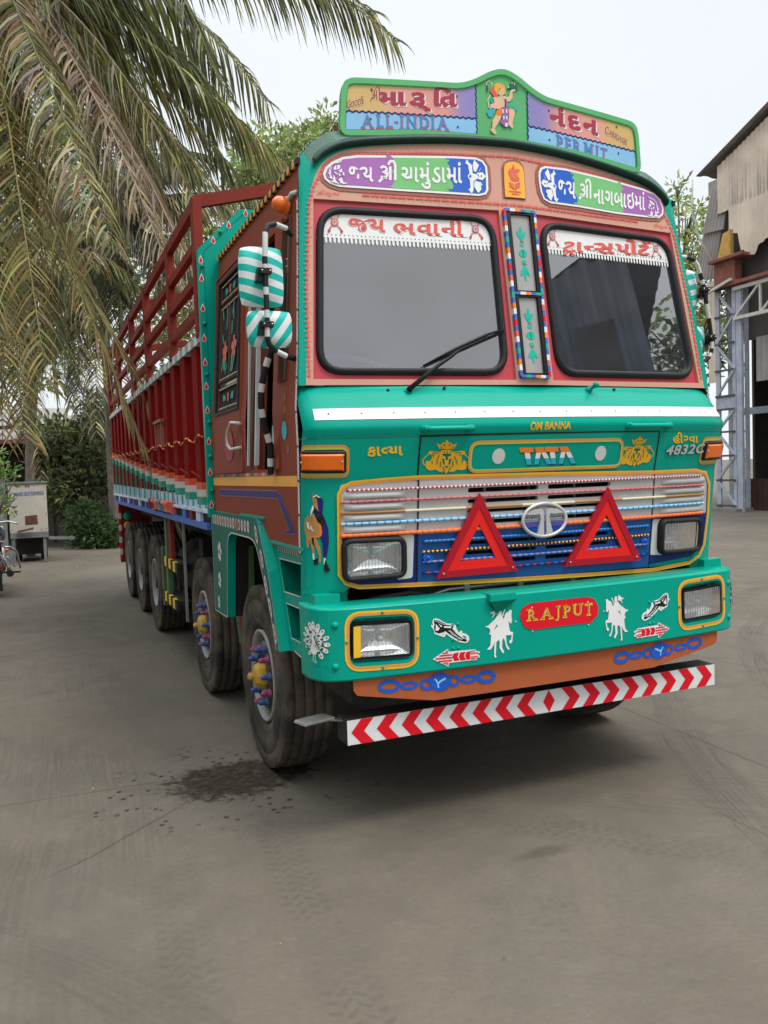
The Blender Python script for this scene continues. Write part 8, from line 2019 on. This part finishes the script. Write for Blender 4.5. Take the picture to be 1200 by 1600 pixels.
for x in (gx0+.12, gx1-.1):
    m.lathe([(.10, -.06), (.18, -.07), (.22, -.04), (.22, .04), (.18, .07), (.10, .06), (.10, -.06)], (x+O.x, gy+O.y+.75, .22), (1, 0, 0), 'rubber', 20)
m.build('wheel', T)
# dark post left of the box
m = MB(); m.box(-3.06, -2.93, 14.9, 15.05, 0, 1.75, 'boxsteel'); tag(m.build('gate_post'), 'dark steel post beside the generator box', 'post')
# lean-to shed
T = tag(empty('lean_to_shed', (-4.0, 21, 0)), 'dark open lean-to with rusty sheet roof behind the generator box', 'shed'); O = Vector((4.0, -21, 0))
m = MB()
vs = []
for j, (y, z) in enumerate(((20.4, 2.80), (24.0, 3.25))):
    for i in range(61): vs.append((-7.5+O.x+i*.095, y+O.y, z+(.018 if i % 2 else -.018)))
m.add(vs, [(i, i+1, 62+i, 61+i) for i in range(60)], 'rooftin'); m.box(-7.5+O.x, -1.85+O.x, 20.38+O.y, 20.42+O.y, 2.68, 2.79, 'rustbeam'); m.build('roof', T)
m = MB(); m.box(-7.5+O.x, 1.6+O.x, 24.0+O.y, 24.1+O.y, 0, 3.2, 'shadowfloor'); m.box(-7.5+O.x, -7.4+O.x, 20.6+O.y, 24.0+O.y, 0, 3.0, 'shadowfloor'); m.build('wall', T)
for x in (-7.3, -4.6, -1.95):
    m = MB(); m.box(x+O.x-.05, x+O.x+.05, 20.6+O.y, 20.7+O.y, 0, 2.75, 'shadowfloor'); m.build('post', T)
# far buildings
def house(name, x0, x1, y, h, wallm, roofm, label, d=7):
    T = tag(empty(name, ((x0+x1)/2, y, 0)), label, 'building'); cx = (x0+x1)/2; m = MB(); m.box(x0-cx, x1-cx, 0, d, 0, h, wallm); m.build('wall', T)
    m = MB(); n_ = 50; vs = []
    for j, (yy, z) in enumerate(((-.5, h-.05), (d/2, h+1.0), (d+.5, h-.05))):
        for i in range(n_+1): vs.append((x0-.3-cx+(x1-x0+.6)*i/n_, yy, z+(.03 if i % 2 else 0)))
    m.add(vs, [(i+j*(n_+1), i+1+j*(n_+1), i+1+(j+1)*(n_+1), i+(j+1)*(n_+1)) for j in range(2) for i in range(n_)], roofm); m.build('roof', T)
    for k in range(int((x1-x0)/2)):
        w_ = MB(); xx = x0-cx+.8+2*k; w_.box(xx, xx+.8, -.04, .02, h*.45, h*.75, 'dgrey'); w_.build('window', T)
house('low_building', -6.5, -1.2, 36, 4.1, 'wallpale', 'rooftin', 'pale low building with ribbed roof seen past the palm fronds')
house('low_building', -.9, 1.8, 34, 3.6, 'wallorange', 'rooftin', 'small orange walled building beyond the mango tree')
m = MB(); 
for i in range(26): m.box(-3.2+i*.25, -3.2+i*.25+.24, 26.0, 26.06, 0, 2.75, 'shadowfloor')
tag(m.build('boundary_fence'), 'dark sheet boundary fence behind the mango tree', 'fence')

# ================================================================== motorcycle, rear towards the yard
T = tag(empty('motorcycle', (-2.99, 10.3, 0)), 'parked black motorcycle with chrome leg guard in front of the generator box', 'motorcycle')
m = MB()
for y in (0, 1.28):
    W = empty('wheel', (0, y, .30), T); m = MB(); m.lathe([(.22, -.045), (.28, -.05), (.305, -.02), (.305, .02), (.28, .05), (.22, .045), (.21, 0), (.22, -.045)], (0, 0, 0), (1, 0, 0), 'rubber', 28); m.build('tyre', W)
    m = MB(); m.lathe([(.21, -.02), (.215, 0), (.21, .02)], (0, 0, 0), (1, 0, 0), 'chrome', 28); m.lathe([(.06, -.08), (.07, 0), (.06, .08), (0, .08)], (0, 0, 0), (1, 0, 0), 'steel', 14)
    for k in range(16):
        a = k*pi/8; m.tube([(.03*(-1)**k, .06*cos(a), .06*sin(a)), (0, .21*cos(a+.2), .21*sin(a+.2))], .003, 'chrome', 4)
    m.build('rim', W)
m = MB(); m.tube([(0, 1.05, .95), (0, .85, .55), (0, .55, .36), (0, .1, .55), (0, -.15, .78)], .03, 'black', 8); m.tube([(0, 1.05, .9), (0, .5, .72), (0, -.1, .72)], .025, 'black', 8); m.lathe([(0, -.16), (.11, -.14), (.14, 0), (.11, .14), (0, .16)], (0, .62, .42), (1, 0, 0), 'steel', 16)
for sg in (-1, 1): m.tube([(sg*.10, 1.28, .30), (sg*.10, 1.02, .98)], .022, 'chrome', 8); m.tube([(sg*.12, 0, .32), (sg*.13, -.02, .72)], .03, 'chrome', 8); m.tube([(sg*.09, 0, .30), (sg*.09, .5, .34)], .02, 'black', 6)
m.build('frame', T)
m = MB(); m.lathe([(.02, -.3), (.12, -.24), (.16, -.05), (.15, .12), (.06, .26), (0, .27)], (0, .72, .86), (0, 1, .1), 'black', 16); m.build('fuel_tank', T)
m = MB(); m.obox((0, .12, .80), (.13, 0, 0), (0, .36, .02), (0, 0, .05), 'rubber'); m.build('seat', T, .03)
m = MB(); m.tube([(-.34, .88, 1.02), (-.2, .98, 1.06), (0, 1.02, 1.04), (.2, .98, 1.06), (.34, .88, 1.02)], .014, 'chrome', 8); m.build('handlebar', T)
m = MB(); m.tube([(.14, .05, .80), (.16, -.28, .82), (.0, -.36, .83), (-.16, -.28, .82), (-.14, .05, .80)], .013, 'chrome', 8)
m.tube([(.16, -.26, .74), (.25, -.22, .73), (.33, -.2, .66), (.36, -.18, .50), (.37, -.12, .40)], .014, 'chrome', 8); m.tube([(.14, -.2, .62), (.20, -.15, .42), (.24, -.1, .36)], .010, 'chrome', 8); m.tube([(.20, -.22, .6), (.30, -.15, .42)], .008, 'chrome', 8)
m.build('leg_guard', T)
m = MB(); m.obox((.02, -.30, .70), (.09, 0, 0), (0, .03, .01), (0, 0, .035), 'glossred'); m.lathe([(.03, 0), (.026, .05), (0, .055)], (.2, -.3, .69), (0, -1, 0), 'amberlens', 10); m.lathe([(.03, 0), (.026, .05), (0, .055)], (-.2, -.3, .69), (0, -1, 0), 'amberlens', 10); m.build('tail_lamp', T, .01)
m = MB(); m.obox((.04, -.345, .575), (.10, 0, 0), (0, .004, .001), (0, -.01, .055), 'offwhite'); 
FP = lambda s, z: (s, -.352, z)
lettering(m, FP, [(-.05, .615), (.13, .615), (.13, .535), (-.05, .535)], lambda o: text2d('7186', o), 'black', .004, bold=.02); m.build('number_plate', T)
m = MB(); m.prism([(-.10, -.30, .53), (.10, -.30, .53), (.13, -.36, .10), (-.13, -.36, .10)], (0, -.012, 0), 'rubber'); m.obox((.04, -.33, .43), (.09, 0, 0), (0, .008, 0), (0, 0, .018), 'glossred'); m.build('mudguard', T)
m = MB(); m.tube([(.18, .9, .30), (.20, .3, .30), (.23, -.2, .33), (.24, -.45, .36)], [.03, .04, .05, .05], 'darkgrease', 10); m.tube([(.12, .35, .30), (.36, .3, .30)], .016, 'rubber', 6); m.build('exhaust', T)

# ================================================================== industrial shed on the right
def corrug(mb, P, along, up, w_, h0, h1, pitch, depth, mt, n_out, top=None, bot=None):
    """vertical corrugated sheet: P origin, along unit vector, heights may vary through top(u), bot(u)"""
    P, A, U, No = Vector(P), Vector(along).normalized(), Vector(up).normalized(), Vector(n_out).normalized()
    n_ = max(2, int(w_/pitch*4)); vs = []
    for i in range(n_+1):
        u = w_*i/n_; d = (0, depth, depth, 0)[i % 4]
        b = bot(u) if bot else h0; t = top(u) if top else h1
        vs += [P+A*u+U*b+No*d, P+A*u+U*t+No*d]
    mb.add(vs, [(2*i, 2*i+2, 2*i+3, 2*i+1) for i in range(n_)], mt)
SHX = 18.0
T = tag(empty('industrial_shed', (SHX, 12, 0)), 'large open steel shed with torn beige corrugated cladding and lattice column', 'shed'); O = Vector((-SHX, -12, 0))
def S(x, y, z): return (x+O.x, y+O.y, z)
rake = lambda y: 10.83-.405*(y-17.55)
m = MB()   # gable cladding: upper sheets, lower torn sheets
corrug(m, S(18, 17.22, 0), (0, -1, 0), (0, 0, 1), .50, 0, 0, .17, .03, 'cladding', (-1, 0, 0), top=lambda u: rake(17.22-u)-.12, bot=lambda u: 9.385+.03*u)
corrug(m, S(18.02, 16.74, 0), (0, -1, 0), (0, 0, 1), 14, 0, 0, .17, .03, 'cladding', (-1, 0, 0), top=lambda u: rake(max(16.74-u, 9.6-(16.74-u-9.6) if 16.74-u < 9.6 else 16.74-u))-.12, bot=lambda u: 9.2)
rs = random.Random(11)
tear = [(0, 8.66), (.12, 8.62), (.42, 8.58), (.43, 8.1), (.50, 8.0), (.62, 8.03), (.66, 7.86), (.95, 7.78), (1.10, 7.80), (1.12, 8.02), (1.3, 8.05), (1.48, 8.14), (2, 8.3), (14, 8.3)]
def tb(u):
    for (a, p), (b, q) in zip(tear, tear[1:]):
        if u <= b: return p+(q-p)*(u-a)/(b-a)
    return 8.3
corrug(m, S(17.955, 16.72, 0), (0, -1, 0), (0, 0, 1), 13.9, 0, 0, .17, .03, 'cladding', (-1, 0, 0), top=lambda u: 9.44, bot=tb)
m.build('gable_cladding', T)
m = MB()   # stain streaks on the old sheets
for k in range(26):
    y = 16.6-k*.11-rs.uniform(0, .05); z0 = 9.45+rs.uniform(.0, .1); h = rs.uniform(.3, 1.3); x = 17.984
    m.add([S(x, y, z0), S(x, y+.035, z0), S(x, y+.025, z0+h)], [(0, 1, 2)], 'claddinggrey')
m.build('stain_streak', T)
m = MB()   # roof: overhanging corrugated sheets both slopes
for (ya, yb) in ((17.85, 9.6), (9.6, 1.35)):
    n_ = 90; vs = []
    za, zb = rake(max(ya, 9.6-(ya-9.6))), rake(9.6)
    za = rake(17.85)
    for i in range(n_+1):
        x = 17.72+i*.17*1.0; d = .045 if (i // 2) % 2 else 0
        yA, yB = (17.85, 9.6) if ya > 10 else (1.35, 9.6)
        vs += [S(x, yA, za+d+.05), S(x, yB, zb+d+.05)]
    m.add(vs, [(2*i, 2*i+2, 2*i+3, 2*i+1) for i in range(n_)], 'rooftin')
m.build('roof', T)
m = MB()   # grey sheets leaning out on the far side
A0 = Vector(S(18.15, 17.62, 0))
for z0, z1, o0, o1 in ((8.9, 10.25, .30, 0), (7.45, 8.98, .68, .36)):
    vs = []; n_ = 24
    for i in range(n_+1):
        u = i*.033*1.5; d = .03 if (i//2) % 2 else 0
        vs += [S(17.85+u*.2-d, 17.42+o0+u*.0-.0-u*.55, z0), S(17.95+u*.2-d, 17.42+o1-u*.45, z1)]
    m.add(vs, [(2*i, 2*i+2, 2*i+3, 2*i+1) for i in range(n_)], 'claddinggrey')
m.box(*[S(18.0, 0, 0)[0], S(18.3, 0, 0)[0]], S(0, 17.2, 0)[1], S(0, 17.6, 0)[1], 10.1, 10.5, 'claddinggrey'); m.box(S(18.35, 0, 0)[0], S(18.4, 0, 0)[0], S(0, 16.4, 0)[1], S(0, 17.75, 0)[1], 7.2, 10.2, 'claddingdark')
m.build('leaning_sheet', T)
m = MB(); corrug(m, S(17.95, 17.62, 0), (0, -1, 0), (0, 0, 1), .52, 4.1, 7.35, .2, .03, 'cladding', (-1, 0, 0)); corrug(m, S(18.25, 15.98, 0), (0, -1, 0), (0, 0, 1), 14, 4.0, 5.35, .2, .03, 'claddinggrey', (-1, 0, 0)); corrug(m, S(18.6, 16.9, 0), (0, -1, 0), (0, 0, 1), 14, 0, 1.0, .2, .03, 'reddark', (-1, 0, 0)); m.build('wall_sheet', T)
m = MB()
m.box(*sorted((S(17.8, 0, 0)[0], S(18.1, 0, 0)[0])), S(0, 16.35, 0)[1], S(0, 17.2, 0)[1], 7.1, 7.80, 'rustbeam'); m.box(*sorted((S(17.6, 0, 0)[0], S(18.2, 0, 0)[0])), S(0, 15.9, 0)[1], S(0, 17.25, 0)[1], 7.80, 7.9, 'rustbeam'); m.box(*sorted((S(17.6, 0, 0)[0], S(18.2, 0, 0)[0])), S(0, 16.0, 0)[1], S(0, 17.2, 0)[1], 7.02, 7.09, 'rustbeam')
m.build('crane_beam', T, .01)
m = MB(); m.prism([S(17.9, 16.92, 8.7), S(17.9, 16.58, 8.75), S(17.9, 16.57, 7.72), S(17.9, 17.17, 7.92)], (.08, 0, 0), 'yellowbeam'); m.box(*sorted((S(17.84, 0, 0)[0], S(17.98, 0, 0)[0])), S(0, 16.56, 0)[1], S(0, 16.62, 0)[1], 7.7, 8.75, 'yellowbeam'); m.build('bracket', T)
m = MB()   # lattice column
y0, y1, yc, ye = 17.12, 16.44, 16.27, 16.06
for x in (17.75, 18.25):
    m.box(*sorted((S(x, 0, 0)[0], S(x+.06, 0, 0)[0])), S(0, y0-.16, 0)[1], S(0, y0, 0)[1], 0, 7.0, 'steelblue'); m.box(*sorted((S(x, 0, 0)[0], S(x+.06, 0, 0)[0])), S(0, y1-.14, 0)[1], S(0, y1, 0)[1], 0, 7.0, 'steelblue')
m.box(*sorted((S(17.74, 0, 0)[0], S(17.84, 0, 0)[0])), S(0, ye, 0)[1], S(0, yc, 0)[1], 0, 6.9, 'steelblue')
zs = [.18, .98, 1.75, 2.5, 3.2, 3.62, 4.42, 5.25, 6.1, 6.95]
for z in zs:
    for x in (17.73, 18.28): m.beam(S(x, y0, z), S(x, y1-.1, z), .05, .06, 'dgrey' if x < 18 else 'steelblue')
for i in range(len(zs)-1):
    if i == 4: m.box(*sorted((S(17.74, 0, 0)[0], S(17.77, 0, 0)[0])), S(0, y1-.1, 0)[1], S(0, y0, 0)[1], zs[4], zs[5], 'steelblue'); continue
    a, b = (y0-.05, y1-.1) if i % 2 else (y1-.1, y0-.05)
    for x in (17.735, 18.27): m.beam(S(x, a, zs[i]), S(x, b, zs[i+1]), .05, .07, 'steelblue')
m.build('lattice_column', T)
m = MB()   # crane girder truss inside
a0, a1 = 16.3, 4.0
for z in (6.85, 5.95): m.beam(S(17.7, a0, z-.5*(z > 6.5)*0), S(17.7, a1, z), .10, .10, 'offwhite')
k = 12
for i in range(k):
    ya, yb = lerp(a0, a1, i/k), lerp(a0, a1, (i+1)/k); m.beam(S(17.7, ya, 5.95), S(17.7, yb, 6.85), .06, .06, 'offwhite'); m.beam(S(17.7, yb, 5.95), S(17.7, yb, 6.85), .06, .06, 'offwhite')
m.beam(S(17.6, 17.3, 7.0), S(17.6, 14.5, 7.02), .12, .10, 'rustbeam'); m.beam(S(17.5, 17.15, 6.9), S(17.5, 16.2, 7.12), .08, .08, 'offwhite')
m.build('girder', T)
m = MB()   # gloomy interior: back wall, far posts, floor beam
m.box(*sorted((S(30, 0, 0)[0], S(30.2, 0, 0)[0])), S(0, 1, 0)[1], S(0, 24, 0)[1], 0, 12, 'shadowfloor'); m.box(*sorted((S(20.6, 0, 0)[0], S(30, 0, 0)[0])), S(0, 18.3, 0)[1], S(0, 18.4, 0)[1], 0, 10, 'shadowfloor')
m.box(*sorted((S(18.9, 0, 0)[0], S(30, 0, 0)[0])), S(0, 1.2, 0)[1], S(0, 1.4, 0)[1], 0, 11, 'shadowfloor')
m.add([S(18.3, 17.2, 9.0), S(18.3, 3, 9.0), S(18.3, 3, 5.3), S(18.3, 17.2, 5.3)], [(0, 1, 2, 3)], 'claddingdark')  # dark sheet stands in for the unlit void behind the torn cladding
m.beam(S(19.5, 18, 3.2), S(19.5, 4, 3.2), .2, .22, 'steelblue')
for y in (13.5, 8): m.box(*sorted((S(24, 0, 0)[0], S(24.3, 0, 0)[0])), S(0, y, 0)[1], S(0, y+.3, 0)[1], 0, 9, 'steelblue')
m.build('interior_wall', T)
m = MB(); P = [Vector(S(17.5, 17.75, 10.6)), Vector(S(17.5, 17.8, 9.6)), Vector(S(17.6, 17.6, 8.7)), Vector(S(17.7, 17.17, 7.9))]
m.tube([P[0], P[1], P[2], P[3]], .03, 'wallpale', 6); m.build('hanging_cable', T)
m = MB(); m.box(17.5, 18.2, 16.1, 17.15, 0, .10, 'concpath'); tag(m.build('plinth'), 'low concrete plinth under the lattice column', 'plinth')

# ================================================================== what the windscreen mirrors: tin shed and trees across the yard
def pol(az, r, z): a = radians(az); return Vector((.5+r*sin(a), .2+r*cos(a), z))
T = tag(empty('tin_shed', pol(140, 13, 0)), 'dark blue-grey corrugated tin shed across the yard, mirrored in the windscreen', 'shed'); o = pol(140, 13, 0)
A_, Bp = pol(126.2, 12.4, 0), pol(158, 13.2, 0); al = (Bp-A_).normalized(); L = (Bp-A_).length; no = Vector((0, 0, 1)).cross(al); no = no if no.dot(Vector((0, 0, 0))-A_) > 0 else -no
m = MB(); ap = .9
def gt(u): return 8.75-(.30*(ap-u) if u < ap else .42*(u-ap))
corrug(m, A_-o, al, (0, 0, 1), L, 0, 0, .36, .09, 'claddingblue', no, top=lambda u: max(2.5, gt(u)), bot=lambda u: 0); m.build('wall', T)
m = MB(); u0, u1 = -.7, L+.3
for a, b in ((u0, ap), (ap, u1)):
    n_ = 40; vs = []
    for i in range(n_+1):
        d = .04 if (i//2) % 2 else 0; q = no*(.06-i*.17)
        vs += [A_-o+al*a+q+Vector((0, 0, max(2.3, gt(a))+.05+d)), A_-o+al*b+q+Vector((0, 0, max(2.3, gt(b))+.05+d))]
    m.add(vs, [(2*i, 2*i+2, 2*i+3, 2*i+1) for i in range(n_)], 'claddingdark')
m.build('roof', T)
m = MB(); m.box(-.1, 2.2, -.1, 2.0, 0, 0.1, 'shadowfloor')
w1, w2 = A_-o+al*.55+no*.12, A_-o+al*1.35+no*.12
m.add([w1+Vector((0, 0, 6.2)), w2+Vector((0, 0, 6.2)), w2+Vector((0, 0, 7.3)), w1+Vector((0, 0, 7.3))], [(0, 1, 2, 3)], 'claddingdark'); m.build('door', T)
tree('leafy_tree', pol(122, 17, 0), [(pol(122, 17, 6.5), (1.8, 1.8, 1.8)), (pol(124.5, 18, 8.2), (1.6, 1.6, 1.4)), (pol(119, 17, 7.6), (1.8, 1.8, 1.7)), (pol(124.5, 17, 5.2), (1.5, 1.5, 1.3)), (pol(116, 17, 5.5), (1.6, 1.6, 1.5))], 3600, .30, ['leafdark', 'leaf', 'leafolive'], 'dark tree beside the blue-grey tin shed, mirrored in the windscreen', 'tree', 31, .25)

# unseen trees added left of the yard to shade the truck's near side and ground
tree('leafy_tree', (-8.2, 4.5, 0), [((-8.2, 4.5, 6.0), (2.2, 2.4, 2.4)), ((-7.6, 6.8, 5.0), (2.0, 2.0, 2.0)), ((-8.0, 2.4, 5.2), (2.0, 2.0, 2.1)), ((-8.2, 4.5, 8.6), (1.9, 2.0, 1.6)), ((-8, 5, 2.6), (1.6, 2.6, 1.6))], 6500, .42, ['leafdark', 'leafdark', 'leafolive'], 'broad dark unseen tree added to shade the side of the truck', 'tree', 41, .3)
tree('leafy_tree', (-8.6, -2.2, 0), [((-8.6, -2.2, 5.6), (2.2, 2.4, 2.3)), ((-8.2, -.2, 4.6), (2.0, 2.0, 2.0)), ((-8.4, -4.2, 5.0), (2.0, 2.0, 2.1)), ((-8.6, -2.0, 8.0), (1.8, 2.0, 1.6)), ((-8.4, -2, 2.4), (1.6, 2.6, 1.6))], 6500, .42, ['leafdark', 'leafdark', 'leaf'], 'broad dark unseen tree added to shade the open yard before the truck', 'tree', 42, .3)

# leaf litter and grit blown over the yard
rnd = random.Random(77); m = MB()
for k in range(420):
    if k < 330: x, y = rnd.uniform(-7, 1.0), rnd.uniform(13.5, 19.0)
    else: x, y = rnd.uniform(-4.5, 4.5), rnd.uniform(-2.8, 13)
    if abs(x) < 1.3 and .2 < y < 10.2: continue
    r_ = rnd.uniform(.008, .03) if k < 330 else rnd.uniform(.003, .009); a = rnd.uniform(0, 6.28); h = rnd.uniform(.002, .01)
    m.add([(x+r_*cos(a), y+r_*sin(a), .007), (x-r_*.4*sin(a), y+r_*.4*cos(a), .007+h), (x-r_*cos(a), y-r_*sin(a), .007), (x+r_*.4*sin(a), y-r_*.4*cos(a), .007+h*.5)], [(0, 1, 2, 3)], rnd.choice(['palmtan', 'palmdry', 'leafdark', 'dgrey'] if k < 330 else ['dgrey', 'wallpale', 'palmtan']))
tag(m.build('leaf_litter'), 'dry leaves and grit scattered over the concrete', None, None, 'stuff')
